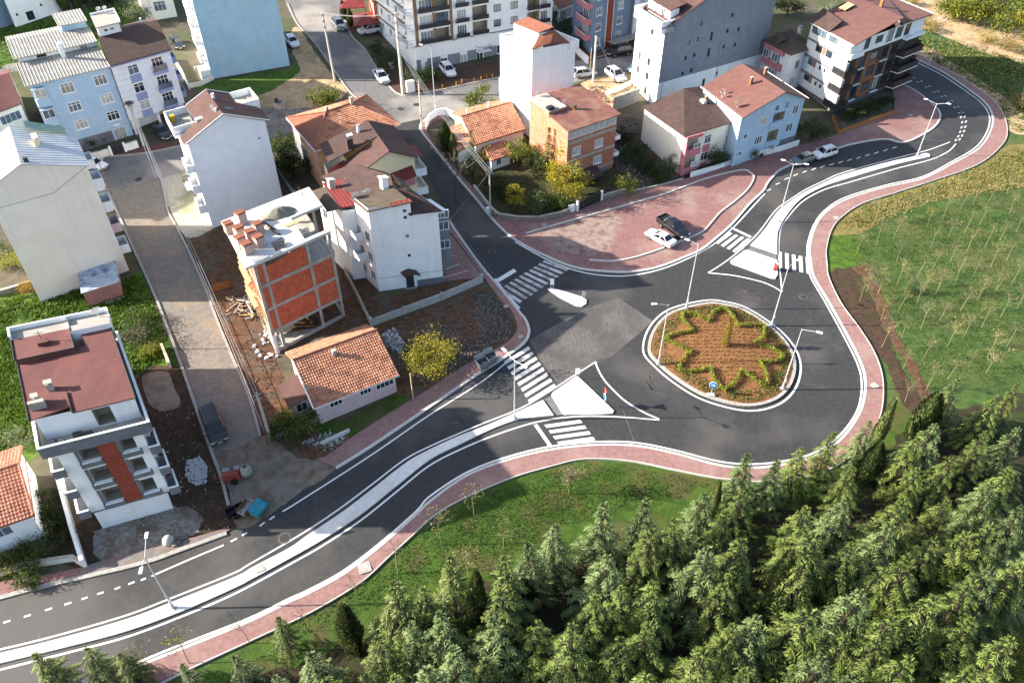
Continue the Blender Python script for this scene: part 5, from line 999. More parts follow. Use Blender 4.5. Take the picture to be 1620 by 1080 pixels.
# --- white clad block with periwinkle panels
B = Bld('apartment_building', 'white clad block with periwinkle panels and dark brown roof', (174,103), (267,77), (242,38), 11.3)
w, d = B.w, B.d
sid = mat('white_siding', (212, 214, 220), k=1.0, c2=(222, 224, 229), sc=1, rough=.8, streak=.05)
B.walls(sid, 2.4, 11.3, {'F': [(2.4, z, 1.7, 1.45, 'w2r') for z in (9.0, 6.1, 3.3)] + [(6.4, z - .35, 1.9, 1.9, 'w3r') for z in (9.0, 6.1, 3.3)]})
B.walls(sid, -1.5, 2.4, {'F': [(5.2, -.2, 3.0, 2.2, 'v')]}, rc=(0, w - .4, 2.2, d), name='carport_wall')
for x in (.2, 4.6, w - .7): B.box('pillar', sid, x, x + .4, .2, .6, -1.5, 2.4)
B.box('ceiling_slab', sid, 0, w, .003, d - .02, 2.25, 2.395)
for z in (9.0, 6.1, 3.3):
    B.fb('panel', peri_w, 'F', 2.35, 4.15, .0, .06, z - 1.25, z - .05); B.fb('balcony_base', peri_w, 'F', 6.2, 8.5, .003, .55, z - .95, z - .45)
    b = MB(); B.fbox(b, 'F', 6.2, 8.5, .5, .53, z - .45, z + .45); b.build('balcony_glass', glass_b, B.root); B.balcony('R', 1.5, 2.6, z - .45, .8, peri_w, .9)
for i in range(9): b = MB(); B.fbox(b, 'F', .02, 2.3, .0, .012, 3.2 + i * .9, 3.22 + i * .9); b.build('siding_joint', grey_band, B.root)
B.fb('cornice', peri_w, 'F', -.05, w + .3, .01, .3, 10.9, 11.28)
B.roof('roof', roof_dbrown, [[(-.05, -.45, 11.3), (w + .35, -.45, 11.3), (w + .35, d * .6, 13.4), (-.05, d * .6, 13.4)], [(w + .35, d * .6, 13.4), (w + .35, d + .3, 12.2), (-.05, d + .3, 12.2), (-.05, d * .6, 13.4)]], .15)
B.walls(white_w, 12.5, 14.6, {'F': [(.9, 13.7, .7, .45, 'w1'), (1.9, 13.7, .7, .45, 'w1')]}, rc=(.2, 3.8, d * .55, d + .2), name='roof_hut_wall'); B.box('hut_roof', MATS['screed_roof'], 0, 4.1, d * .52, d + .4, 14.6, 14.75); B.parapet(white_w, 0, 4.1, d * .52, d + .4, 14.75, 15.0, .1, 'RB')
B.dish(1.6, d, 14.8); B.dish(2.6, d - .3, 14.8); B.chimney(7.6, d * .7, 13.2, .7, .3, white_w, cap=False)
# --- pale blue blank-walled tall block, top
B = Bld('apartment_building', 'tall pale blue block with cracked blank wall at the top edge', (336,124), (459,105), (424,62), 24, base=True)
w, d = B.w, B.d
B.walls(lblue_w, -1.5, 24, rc=(0, w, 0, d), faces='FRB'); B.walls(white_w, -1.5, 24, {'L': [(2 + 4 * i, z, 1.3, 1.4, 'w2') for i in range(4) for z in (3.5, 6.5, 9.5, 12.5, 15.5, 18.5)]}, faces='L', name='side_wall')
for z in (2.8, 5.8, 8.8, 11.8, 14.8): B.balcony('L', d - 4.2, 3.4, z, 1.2, white_w, .9)
b = MB(); rr = random.Random(8)
for i in range(22):
    s0 = rr.uniform(.5, w - 2.5); z = rr.uniform(2, 17); 
    for k in range(rr.randint(3, 7)): s1 = s0 + rr.uniform(.15, .3); z1 = z + rr.uniform(-.06, .06); b.add([B.fp('F', s0, .004, z), B.fp('F', s1, .004, z1), B.fp('F', s1, .004, z1 + .035), B.fp('F', s0, .004, z + .035)], [(0, 1, 2, 3)]); s0, z = s1, z1
b.build('wall_cracks', grey_band, B.root); B.box('roof', roof_brown, -.3, w + .3, -.3, d + .3, 24, 24.3)
B.fb('entrance_porch', white_w, 'L', d - 3, d, .01, 1.8, -1, 1.6); b = MB()
for i in range(10): B.fbox(b, 'L', d - 9 + .4 * i, d - 8.6 + .4 * i, .6, 2.2, -.8, -.7 + .17 * i)
b.build('outside_stairs', conc_m, B.root)
# --- white house with brown gable roof and corner terraces
B = Bld('apartment_building', 'white block with brown gable roof and two corner roof terraces', (296,225), (419,189), (386,147), 12.6)
w, d = B.w, B.d; ap = w * .5; wl_ = mat('lilac_white_render', (226, 226, 231), k=1.0, c2=(233, 233, 237), sc=.7, rough=.9, streak=.07)
B.walls(wl_, -1.5, 12.6, {'L': [(1.5 + 3.2 * i, z, 1.2, 1.3, 'w2') for i in range(3) for z in (3.6, 6.6, 9.6)]}, extra=lambda b: gab(B, 'F', 12.6, ap, 14.9)(b))
rf = B.roof('roof', roof_brown, [[(-.5, -.25, 12.4), (ap, -.25, 14.95), (ap, d * .86, 14.95), (2.1, d * .86, 13.6), (2.1, d * .30, 13.6), (-.5, d * .24, 12.4)], [(ap, -.25, 14.95), (w + .6, -.25, 12.4), (w + .6, d * .42, 12.4), (w - 2.4, d * .5, 13.7), (w - 2.4, d * .86, 13.7), (ap, d * .86, 14.95)]], .14)
b = MB()
for q in (((-.5, -.28, 12.42), (ap, -.28, 14.98)), ((ap, -.28, 14.98), (w + .6, -.28, 12.42)), ((2.1, d * .86, 13.62), (ap, d * .86, 14.98)), ((ap, d * .86, 14.98), (w - 2.4, d * .86, 13.72))): b.tube(B.P(*q[0]), B.P(*q[1]), .07, n=4)
b.build('verge_trim', white_cap, rf)
B.box('terrace_floor', conc_m, -1.0, 2.1, d * .34, d * .9, 12.3, 12.45); B.parapet(white_w, -1.0, 2.1, d * .34, d * .9, 11.9, 13.3, .12, 'FBL'); B.box('terrace_floor', conc_m, w - 2.4, w + .9, d * .5, d * .95, 12.3, 12.45); B.parapet(white_w, w - 2.4, w + .9, d * .5, d * .95, 11.9, 13.3, .12, 'FRB')
B.box('terrace_cabinet', mat('yellow_paint', (200, 160, 40), (212, 174, 60), sc=2), -.5, .1, d * .7, d * .78, 12.46, 13.3)
b = MB(); b.box(2.1, 3.6, d * .24, d * .3, 12.9, 14.0, 0, B.P); b.build('dormer_cheek', white_w, B.root); B.dish(ap - .8, 2.4, 14.5, .35); B.chimney(ap + .2, d * .55, 14.8, .7, .35, white_w, cap=False); B.chimney(ap - .5, 1.9, 14.6, .5, .3, white_w, cap=False)
b = MB(); b.slab([B.P(ap + .9, 2.0, 14.62), B.P(ap + 2.2, 2.0, 14.0), B.P(ap + 2.2, 2.9, 14.0), B.P(ap + .9, 2.9, 14.62)], .05); b.build('roof_window', glass_b, rf)
for z in (2.4, 5.4, 8.4): B.balcony('L', d - 3.2, 3.0, z, 1.0, white_w, .95)
B.balcony('L', .4, 2.6, 2.4, 1.2, white_w, .9, rail=True); B.box('vent_cap', fr_dark, w * .86, w * .88, -.06, 0, 10.2, 10.4)
# --- unfinished concrete frame with brick infill
B = Bld('unfinished_building', 'unfinished concrete frame building with hollow brick infill and white slab roof', (399,417), (521,364), (361,346), 12.4, 'L', cat='building')
w, d = B.w, B.d; lv = [0.0, 3.1, 6.2, 9.3, 12.4]
slab_m = mat('pale_concrete_slab', (212, 210, 206), (226, 224, 220), sc=.7, rough=.9, c3=(190, 186, 180), sc3=.5, amt3=.5)
cx = [.0, 1.0, w * .66, w - .35]
for x in cx:
    for y in (0, d * .5, d - .35):
        B.box('column', conc_m, x, x + .35, y, y + .35, -1.2, 12.1)
for i, z in enumerate(lv[1:4]):
    B.box('floor_slab', conc_m, .02, w - .02, .36, d - .02, z - .3, z - .02)
for z in [1.0 - .6] + lv[1:4]:
    B.fb('edge_beam', conc_m, 'F', -.02, w + .02, -.3, .03, z - .32, z + .06)
    B.fb('edge_beam', conc_m, 'R', 0, d, -.3, .03, z - .32, z + .06); B.fb('edge_beam', conc_m, 'L', 0, d, -.3, .03, z - .32, z + .06)
for i in (1, 2, 3):
    z0, z1 = lv[i] + .06, lv[i + 1] - .32 if i < 3 else lv[4] - .3
    for k, (a, c) in enumerate(((.36, .99), (1.36, cx[2] - .01), (cx[2] + .36, w - .36))):
        zz = z1
        if i == 3: zz = z1 - (.0, .75, 3)[k]
        if i == 3 and k == 2: continue
        B.fb('brick_infill', brick_inf, 'F', a, c, -.2, -.03, z0, zz)
        if i == 3 and k == 1:
            for q in range(5): B.fb('brick_infill', brick_inf, 'F', a + 1.2 + q * .7, a + 1.9 + q * .7, -.2, -.03, zz, zz + .1 * (q + 1))
    b = MB(); B.fbox(b, 'L', .4, d - .4, -.2, -.04, z0, z1 - .2 * i); b.build('brick_infill', brick_inf, B.root)
    if i < 3: B.fb('brick_infill', brick_inf, 'R', .4, d * .5 - .05, -.2, -.04, z0, z1)
holes = MB(); rr = random.Random(4)
for k in range(60): q = rr.uniform(.4, w - .5); z = rr.uniform(3.4, 11.0); B.fbox(holes, 'F', q, q + .1, -.04, -.02, z, z + .1)
holes.build('putlog_holes', fr_dark, B.root)
B.box('ground_slab', conc_m, .4, w - .4, .4, d - .4, -.1, .1); B.fb('stair_flight', conc_m, 'F', 1.4, 3.8, -2.8, -2.2, .4, 2.0); B.fb('formwork_board', wood_m, 'F', .5, 1.6, -.2, -.1, -.9, .3); B.fb('plastic_sheeting', plastic_w, 'L', d - .6, d - .05, .02, .06, -1, 2.8); B.fb('plastic_sheeting', plastic_w, 'F', .02, .36, .04, .07, -1, 2.6)
for i in range(5): b = MB(); B.fbox(b, 'L', .8 + i * 1.6, 1.0 + i * 1.6, .05, .15, 1.0, 10.5 - i * .4); B.fbox(b, 'L', .8 + i * 1.6, 2.6 + i * 1.6, .16, .22, 3.2 + i * .9, 3.35 + i * .9); b.build('timber_prop', wood_m, B.root)
for i in range(8): z = 2.6 + i * 1.15; B.fb('timber_board', wood_m, 'L', .3 + (i % 3) * .8, 4.6 + (i % 3) * 1.6, .18, .42, z, z + .12)
# roof slab with stair openings
z = 12.4
P1 = [(-.9, -.25, z), (w + .1, -.25, z), (w + .1, 0.35, z), (2.9, .35, z), (2.9, 2.6, z), (w * .68, 2.6, z), (w * .68, d * .52, z), (w + 1.2, d * .52, z), (w + 1.2, d + .1, z), (-.9, d + .1, z)]
B.roof('roof_slab', slab_m, [P1[:10]], .3)
B.box('roof_slab_strip', slab_m, 4.4, w * .68 - .004, .36, 2.59, z - .3, z - .005); B.box('stair_steps', conc_m, 3.3, 4.3, .5, 2.4, z - 1.2, z - .7)
for i in range(6): B.box('stair_step', conc_m, 3.35, 4.35, .5 + i * .33, .82 + i * .33, z - 1.3 + i * .2, z - 1.15 + i * .2); B.box('stair_step', conc_m, w * .69, w * .69 + 1.1, 1.0 + i * .33, 1.3 + i * .33, z - 1.2 + i * .18, z - 1.05 + i * .18)
b = MB()
for k in range(26): x, y = rr.choice(((-.6, rr.uniform(0, d)), (rr.uniform(0, w), d - .2), (w - .3, rr.uniform(d * .6, d)))); b.tube(B.P(x, y, z), B.P(x + rr.uniform(-.1, .1), y, z + rr.uniform(.4, .9)), .015, n=3)
b.build('starter_bars', fr_brown, B.root)
BCON = B
# --- pink single-storey house with tiled roof
B = Bld('tiled_house', 'pink single storey house with orange tiled gable roof', (499,639), (624,590), (578,522), 2.9)
w, d = B.w, B.d; rd = d * .62; zr = 4.9
B.walls(pink_w, -1.2, 2.9, {'F': [(1.4, 1.5, 1.45, .95, 'w3d'), (4.8, 1.5, 1.35, .95, 'w3d'), (w - 2.3, 1.4, 2.1, 1.15, 'w4d')], 'L': [(2.0, 1.0, .9, 1.0, 'w1')]}, extra=lambda b: (gab(B, 'L', 2.9, d - rd, zr)(b), gab(B, 'R', 2.9, rd, zr)(b)))
rf = B.tiled('roof', tile_m, [(-.35, -.4, 2.75), (w + .4, -.4, 2.75), (w + .4, rd, zr + .15), (-.35, rd, zr + .15)], 17, 36); B.tiled('roof', tile_m, [(w + .4, d + .5, 3.2), (-.35, d + .9, 3.0), (-.35, rd, zr + .15), (w + .4, rd, zr + .15)], 12, 36)
B.ridge((-.35, rd, zr + .2), (w + .4, rd, zr + .2), tile_d, rf); b = MB().tube(B.P(-.36, -.4, 2.8), B.P(-.36, rd, zr + .2), .08, n=5); b.build('white_verge', white_cap, rf)
B.chimney(3.9, rd - 1.0, 4.4, .7, .4, conc_m)
B.walls(pink_w, -1.2, 2.2, {'F': [(.5, .7, 1.2, 1.2, 'w2')]}, rc=(-2.2, -.02, 2.0, rd), name='annex_wall'); B.roof('annex_roof', roof_brown, [[(-2.5, 1.6, 2.15), (.0, 1.6, 2.8), (.0, rd + .3, 2.8), (-2.5, rd + .3, 2.15)]], .1)
B.fb('fascia', white_cap, 'F', -.35, w + .4, .36, .42, 2.58, 2.74)

# --- unseen block added beyond the left edge to shade the side street
B = Bld('apartment_building', 'grey five storey block left of the side street, outside the left edge', (-210,345), (-95,305), (-120,262), 16, base=True)
w, d = B.w, B.d
B.walls(grey_band, -1.5, 16, {f: [(1.5 + 3 * i, .8 + 3 * k, 1.3, 1.4, 'w2s') for i in range(3) for k in range(5)] for f in 'FR'}); B.box('roof', roof_brown, -.4, w + .4, -.4, d + .4, 16, 16.3)
for k in range(1, 5): B.balcony('R', 4.2, 2.6, 3 * k + .2, 1.1, white_w, .95)
# --- white house with patched brown and red roof
B = Bld('apartment_building', 'white block with patched brown roof and red sheet strip beside the north street', (584,346), (693,333), (540,312), 10.6, 'L')
w, d = B.w, B.d
B.walls(white_w, -1.2, 10.6, {'F': [(4.05, z, .38, .38, 'k1') for z in (10.0, 7.4, 4.6, 1.9)], 'L': [(1.0 + 2.0 * i, z, 1.1, 1.4, 'w2') for i in range(3) for z in (1.2, 4.0, 6.9)]}, extra=lambda b: None)
B.fb('plinth', grey_band, 'F', 4.9, w + .02, .003, .04, -1.2, .95)
B.walls(white_w, 10.6, 12.0, {'F': [(4.05, 10.9, .4, .36, 'k1')]}, rc=(0, 5.0, .0, 3.2), name='upper_wall')
B.roof('roof', roof_weath, [[(-.3, -.3, 11.7), (5.0, -.3, 12.35), (5.0, 3.4, 12.6), (-.3, 3.4, 11.9)]], .12); B.ribbed('red_sheet_strip', metal_red, [(2.7, -.33, 12.0), (5.05, -.33, 12.32), (5.05, .3, 12.5), (2.7, .3, 12.2)], 4)
B.roof('roof', roof_dbrown, [[(4.6, -.3, 10.6), (w + .5, -.3, 10.5), (6.2, 3.6, 12.4), (5.02, 3.4, 12.3)], [(w + .5, -.3, 10.5), (w + .5, d + 1.0, 10.6), (6.6, d + .6, 12.4), (6.2, 3.6, 12.4)], [(5.02, 3.45, 12.3), (6.6, d + .6, 12.5), (4.6, d + 6, 12.3), (.4, d + 6, 11.0), (1, 3.45, 11.6)], [(w + .5, d + 1.0, 10.6), (w + .5, d + 6, 10.6), (4.6, d + 6, 12.3), (6.6, d + .6, 12.4)]], .12)
B.roof('roof', roof_weath, [[(6.1, 3.0, 12.48), (7.0, 3.0, 12.2), (8.0, d + 1, 11.8), (7.0, d + 1, 12.5)]], .08)
B.ribbed('red_sheet_roof', metal_red, [(-1.6, 3.4, 10.8), (1.6, 3.2, 11.1), (2.2, d + 3.4, 11.5), (-.6, d + 3.4, 11.2)], 7); B.roof('roof', roof_weath, [[(-3.2, 3.6, 10.4), (-1.65, 3.4, 10.8), (-.7, d + 2.4, 11.2), (-2.4, d + 2.4, 10.8)]], .12)
b = MB().tube(B.P(w + .5, -.35, 10.45), B.P(w + .5, d + 1, 10.55), .07, n=4).tube(B.P(5, -.35, 10.5), B.P(w + .5, -.35, 10.45), .06, n=4); b.build('gutter', fr_white, B.root)
c = B.chimney(4.4, 4.6, 12.2, 1.3, .7, white_w, cap=False); MB().box(3.9, 4.9, 4.2, 5.0, 13.55, 13.68, 0, B.P).build('chimney_cap', white_cap, c); B.chimney(-.2, d + 1.8, 11.2, 1.0, .7, conc_m); B.dish(.2, 3.2, 11.6, .5); B.dish(1.4, 3.6, 11.6, .35); B.dish(2.0, 3.7, 11.7, .35)
RB_ = (w + .01, w + 1.6, .5, 4.6)
B.walls(grey_band, 2.2, 9.9, {'F': [(.12, 4.8, 1.35, 1.25, 'w2'), (.12, 7.5, 1.35, 1.25, 'w2')], 'R': [(.6, 4.8, 1.4, 1.25, 'w2'), (.6, 7.5, 1.4, 1.25, 'w2')]}, rc=RB_, name='bay'); B.box('bay_soffit', grey_band, w + .01, w + 1.6, .5, 4.6, 2.1, 2.199)
B.window('F', .06, 9.25, 1.45, 1.1, 'w3', rc=RB_, dep=-.02); B.box('bay_top', fr_white, w + .01, w + 1.62, .48, 4.6, 9.9, 10.0)
b = MB(); b.slab([B.P(2.9, -1.1, 2.25), B.P(3.9, -1.25, 2.7), B.P(3.9, .0, 2.9), B.P(2.9, 0, 2.5)], .1); b.slab([B.P(3.9, -1.25, 2.7), B.P(4.9, -1.1, 2.25), B.P(4.9, 0, 2.5), B.P(3.9, 0, 2.9)], .1); b.build('porch_roof', roof_dbrown, B.root)
B.fb('door', fr_dark, 'F', 3.5, 4.5, .01, .06, 0, 2.0); b = MB()
for i in range(4): B.fbox(b, 'F', 3.2, 4.8, .1 + .3 * i, .4 + .3 * i, -1, .0 - .18 * i)
b.build('front_steps', conc_m, B.root); B.fb('wall_cable', fr_dark, 'F', 0.02, w, .004, .03, 1.95, 1.98)
B.walls(white_w, -1.2, 10.5, {'R': [(1.2, z, 1.6, 1.4, 'w2') for z in (1.4, 4.4, 7.4)]}, rc=(.3, w - .1, d - .03, d + 5.6), name='rear_wall')
B.walls(white_w, -1.2, 10.4, {'L': [(.6, z, 1.3, 1.5, 'w2') for z in (1.2, 4.0, 6.9)]}, rc=(-1.6, -.03, d * .5, d + 3), name='rear_wing_wall')
for z in (3.9, 6.8): B.balcony('L', 2.2, 2.2, z, 1.0, white_w, .9)
# --- cream house with brown roof and red awnings
B = Bld('apartment_building', 'cream house with brown gable roof and red sheet awnings', (562,278), (655,247), (620,200), 9.0)
w, d = B.w, B.d; ap = w * .58
B.walls(cream_y, -1.2, 9.0, {'L': [(1.2 + 3 * i, z, 1.1, 1.4, 'w2') for i in range(3) for z in (1.5, 4.3, 7.0)]}, extra=lambda b: gab(B, 'F', 9.0, ap, 10.9)(b))
rf = B.roof('roof', roof_brown, [[(-.4, -.4, 8.9), (ap, -.4, 11.05), (ap, d * .45, 11.05), (-.4, d * .45, 8.9)], [(ap, -.4, 11.05), (w + .4, -.4, 8.9), (w + .4, d * .45, 8.95), (ap, d * .45, 11.05)]], .14)
B.roof('roof', roof_dbrown, [[(-2.6, d * .45, 9.6), (ap, d * .45, 11.06), (ap, d, 11.0), (-2.6, d, 9.6)], [(ap, d * .45, 11.06), (w + .4, d * .45, 8.96), (w + .4, d, 9.0), (ap, d, 11.0)]], .14)
c = B.chimney(1.0, d * .52, 10.4, 1.2, .9, roof_dbrown, l=.8, cap=False); MB().box(.9, 1.7, d * .55, d * .62, 11.62, 11.75, 0, B.P).build('chimney_cap', white_cap, c); B.chimney(3.2, d * .8, 10.6, .9, .4, white_w)
B.ribbed('awning', metal_red, [(w + .2, .2, 8.3), (w + .2, 4.4, 8.5), (w - .2 + .1, 4.6, 8.95), (w + .1, .2, 8.9)], 5) if False else None
B.ribbed('awning', metal_red, [(w + 1.7, .6, 8.2), (w + 1.7, 4.2, 8.2), (w + .05, 4.2, 8.85), (w + .05, .6, 8.85)], 8); B.balcony('R', .2, 4.2, 5.9, 1.7, white_w, .95); B.balcony('R', .2, 4.2, 3.0, 1.7, white_w, .95)
B.ribbed('awning', metal_red, [(-1.4, 3.2, 7.6), (-1.4, .2, 7.6), (-.04, .2, 8.5), (-.04, 3.2, 8.5)], 7); B.balcony('L', d - 3.4, 3.3, 5.6, 1.4, white_w, .95); B.roof('annex_roof', metal_red, [[(-2.8, 3.4, 7.4), (-.05, 3.2, 8.2), (-.05, d * .6, 8.4), (-2.8, d * .6, 7.6)]], .08)
B.walls(cream_w, -1.2, 7.3, {'F': [(.5, 4.2, 1.0, 1.3, 'w2')], 'L': [(1, 4.2, 1, 1.3, 'w2'), (3, 1.4, 1.0, 1.3, 'w2')]}, rc=(-2.6, -.03, 3.4, d * .9), name='annex_wall')
B.roof('rear_canopy', metal_red, [[(w * .45, -1.9, 6.9), (w * .95, -1.9, 7.1), (w * .95, -.02, 7.8), (w * .45, -.02, 7.6)]], .08); B.walls(rose_w, 5.8, 6.95, rc=(w * .5, w * .93, -1.7, -.02), name='canopy_wall', faces='FRL')
# --- hipped terracotta roof house
B = Bld('tiled_house', 'orange house with hipped terracotta roof and corner chimney', (502,235), (627,196), (459,186), 7.0, 'L')
w, d = B.w, B.d
orw = mat('orange_render', (200, 150, 116), k=1.0, c2=(210, 162, 128), sc=.6, rough=.9, streak=.12)
B.walls(orw, -1.2, 7.0, {'L': [(1.2 + 3.0 * i, z, 1.1, 1.3, 'w2') for i in range(3) for z in (1.4, 4.4)]})
B.fb('lower_wall_render', grey_band, 'L', .2, d * .5, .004, .04, -1.2, 4.0)
za, zb = 6.9, 8.9; r0, r1 = (4.2, d * .52, zb), (w - 4.4, d * .55, zb)
rf = B.tiled('roof', tile_m, [(-.5, -.5, za), (w + .5, -.5, za), r1, r0], 17, 44); B.tiled('roof', tile_m, [(w + .5, d + .5, za), (-.5, d + .5, za), r0, r1], 15, 44); B.roof('roof', roof_orange, [[(-.5, d + .5, za), (-.5, -.5, za), r0]], .1); B.tiled('roof', tile_m, [(w + .5, -.5, za), (w + .5, d + .5, za), r1, (r1[0] + .01, r1[1] + .01, r1[2])], 17, 40)
for a, c in ((r0, r1), ((-.5, -.5, za), r0), ((w + .5, -.5, za), r1), ((-.5, d + .5, za), r0), ((w + .5, d + .5, za), r1)): B.ridge((a[0], a[1], a[2] + .08), (c[0], c[1], c[2] + .08), tile_d, rf, .1)
B.chimney(r1[0] - .2, r1[1] - .2, 8.8, 1.0, .45, conc_m); B.chimney(r0[0] + .4, r0[1] + .5, 8.7, .6, .4, conc_m); B.dish(5.4, 3.6, 7.9, .3)
b = MB(); 
for q in (((-.52, -.5, 6.85), (w + .52, -.5, 6.85)), ((-.52, -.5, 6.85), (-.52, d + .5, 6.85)), ((w + .52, -.5, 6.85), (w + .52, d + .5, 6.85))): b.tube(B.P(*q[0]), B.P(*q[1]), .08, n=5)
b.build('gutter', fr_white, B.root); B.pipe('L', d - .3, -.5, 6.7); B.pipe('L', .4, -.5, 6.7)
# --- low tiled house behind the garden
B = Bld('tiled_house', 'low white house with tiled gable roof behind the garden trees', (757,224), (828,202), (791,160), 3.2)
w, d = B.w, B.d; rd = d * .55
B.walls(white_w, -1.4, 3.2, {'F': [(1.0, .8, 1.1, 1.2, 'w2'), (4.6, .6, 1.6, 1.3, 'w2d')]}, rc=(-.6, w, 0, d), extra=lambda b: gab(B, 'L', 3.2, d - rd, 4.7, (-.6, w, 0, d))(b))
rf = B.tiled('roof', tile_m, [(-1.0, -.5, 3.1), (w + .3, -.5, 3.1), (w + .3, rd, 4.9), (-1.0, rd, 4.9)], 15, 26); B.tiled('roof', tile_m, [(w + .3, d + .6, 3.2), (-1.0, d + .6, 3.2), (-1.0, rd, 4.9), (w + .3, rd, 4.9)], 12, 26); B.ridge((-1.0, rd, 4.95), (w + .3, rd, 4.95), tile_d, rf)
B.chimney(w * .55, rd + 1, 4.6, .8, .4, white_w); B.chimney(.4, rd + .6, 4.6, .9, .25, white_w, cap=False)
B.walls(white_w, -1.4, 2.2, rc=(-3.2, -.63, 1.5, rd + 1.2), name='annex_wall'); B.tiled('annex_roof', tile_m, [(-3.6, 1.0, 2.1), (-.62, 1.0, 2.6), (-.62, rd + 1.2, 3.4), (-3.6, rd + 1.2, 3.0)], 8, 9); B.walls(white_w, -1.6, 1.6, {'F': [(1, .2, .9, 1, 'w2')]}, rc=(1.0, 4.6, -3.6, -.6), name='garden_store_wall', faces='FRL'); B.tiled('store_roof', tile_m, [(.8, -3.9, 1.5), (4.9, -3.9, 1.5), (4.9, -.5, 2.3), (.8, -.5, 2.3)], 7, 12)
# --- slim white tower with red roof
B = Bld('apartment_building', 'slim tall white block with blank walls and small red roof', (842,79), (911,66), (791,57), 14.3, 'L')
w, d = B.w, B.d
B.walls(white_w, -1.6, 14.3)
B.parapet(white_w, 0, w, 0, d, 14.3, 14.5, .15, 'LB'); B.box('flat_roof', conc_m, .16, 2.2, .2, d - .16, 14.1, 14.3)
B.roof('roof', roof_orange, [[(2.2, 1.6, 16.1), (2.2, d - .3, 16.1), (5.0, d - .3, 16.6), (5.0, 1.6, 16.6)], [(-.1, -.15, 14.4), (3.2, -.15, 14.9), (5.0, 1.58, 16.2), (2.2, 1.58, 15.6)], [(3.2, -.15, 14.9), (w - 1.2, -.15, 14.3), (w - 1.2, d - 1.8, 14.7), (5.02, d - 1.8, 16.3), (5.02, 1.58, 16.2)]], .1)
B.walls(white_w, 14.2, 16.0, rc=(2.3, 4.9, 1.7, d - .4), name='stair_hut_wall'); B.parapet(white_w, w - 1.2, w + .5, -.2, d, 13.4, 14.5, .14, 'FRB'); B.box('terrace_floor', conc_m, w - 1.2, w + .4, 0, d, 13.3, 13.5); B.box('roof_vent', roof_orange, 3.0, 4.0, .4, .8, 14.7, 15.2)
B.walls(white_w, -1.2, 6.0, rc=(w * .3, w + .0, d + .05, d + 4.0), name='rear_annex_wall')
# --- bare red brick house
B = Bld('apartment_building', 'bare red brick house with brown roof and glazed top floor', (899,206), (977,180), (914,141), 9.0)
w, d = B.w, B.d
B.walls(brick_bare, -1.6, 9.0, {'F': [(1.0, z, 1.7, 1.35, 'w3sc') for z in (4.6, 1.9)] + [(5.5, z, 1.7, 1.35, 'w3sc') for z in (4.6, 1.9)] + [(.15, 7.4, w - .3, 1.45, 'w8')], 'R': [(1.0, 4.6, 1.2, 1.3, 'w2'), (1.0, 1.9, 1.2, 1.3, 'w2')]})
for z in (6.75, 3.9, 1.1): B.fb('floor_band', conc_m, 'F', -.02, w + .02, .003, .04, z - .15, z + .25)
B.fb('ground_wall', grey_band, 'F', 2.4, w - 1.2, .003, .05, -1.6, .7)
for z in (5.6, 2.9): B.balcony('R', .3, 1.8, z - .9, 1.2, white_w, .5)
rf = B.roof('roof', mat('rust_painted_roof', (124, 80, 72), (140, 94, 84), sc=1.1, rough=.85, c3=(156, 124, 102), sc3=.35, amt3=.6), [[(-.3, -.45, 9.0), (w + .45, -.45, 9.0), (w + .45, d + .2, 9.7), (3.2, d + .2, 9.7), (3.2, 5.2, 9.45), (-.3, 5.2, 9.45)]], .14)
B.walls(brick_bare, 9.0, 9.9, rc=(-.2, 3.2, 5.2, d), name='upper_wall'); B.box('flat_roof', conc_m, -.3, 3.25, 5.15, d + .1, 9.75, 9.9); B.box('water_tank', metal_d, -.1, 1.0, 5.4, 6.3, 9.9, 10.3); B.dish(1.2, d - .4, 9.9, .5); B.dish(3.0, 5.4, 9.9, .5); B.chimney(4.4, 4.6, 9.4, .5, .5, fr_brown)
B.roof('porch_roof', roof_dbrown, [[(2.6, -2.4, 1.2), (6.0, -2.4, 1.2), (6.0, -.04, 1.9), (2.6, -.04, 1.9)]], .1)
# --- white apartment complex at the top
B = Bld('apartment_building', 'large white apartment block with brown strips and dark balconies at the top', (660,112), (872,70), (600,60), 17, 'L', base=True)
w, d = B.w, B.d
brn = mat('brown_cladding', (126, 98, 74), k=1.0, c2=(138, 110, 84), sc=1, rough=.85, streak=.06)
cols = [(1.0, 3.2, 'bal'), (4.4, 2.8, 'dk'), (8.6, 2.6, 'bal'), (12.2, 3.2, 'dk'), (16.8, 1.6, 'win'), (20.6, 1.6, 'win'), (24.4, 2.4, 'dk'), (27.2, 2.2, 'bal')]
op = []
for k in range(6):
    z = 1.9 + 2.75 * k
    for x, ww, t_ in cols:
        if k == 0: op.append((x + .6, -.2 + (.4 if t_ == 'win' else 0), 1.5, 1.6, 'w2t'))
        elif t_ == 'bal': op.append((x + .3, z + .15, ww - .6, 2.0, 'w4c'))
        elif t_ == 'dk': op.append((x, z + .1, ww, 2.2, 'v' if (k + int(x)) % 3 else 'k3'))
        else: op.append((x, z + .7, ww, 1.35, 'k2tc'))
B.walls(white_w, -1.5, 18.5, {'F': op, 'L': [(3 + 4.5 * i, 2.6 + 2.75 * k, 1.2, 1.4, 'w2') for i in range(4) for k in range(5)]})
B.fb('ground_band', mat('grey_blue_cladding', (120, 128, 138), k=1.0, c2=(130, 138, 146), sc=1, rough=.85), 'F', 0, .9, .003, .05, -1.5, 1.9)
for a, c in ((2.2, 5.0), (6.6, 9.2), (10.8, 12.8), (14.4, 17.4), (19.0, 21.2), (22.8, 25.0)): B.fb('ground_band', MATS['grey_blue_cladding'], 'F', a, c, .003, .05, -1.5, 1.85)
for x in (.25, 3.9, 7.4): B.fb('brown_strip', brn, 'F', x, x + .6, .003, .1, 4.4, 18.5)
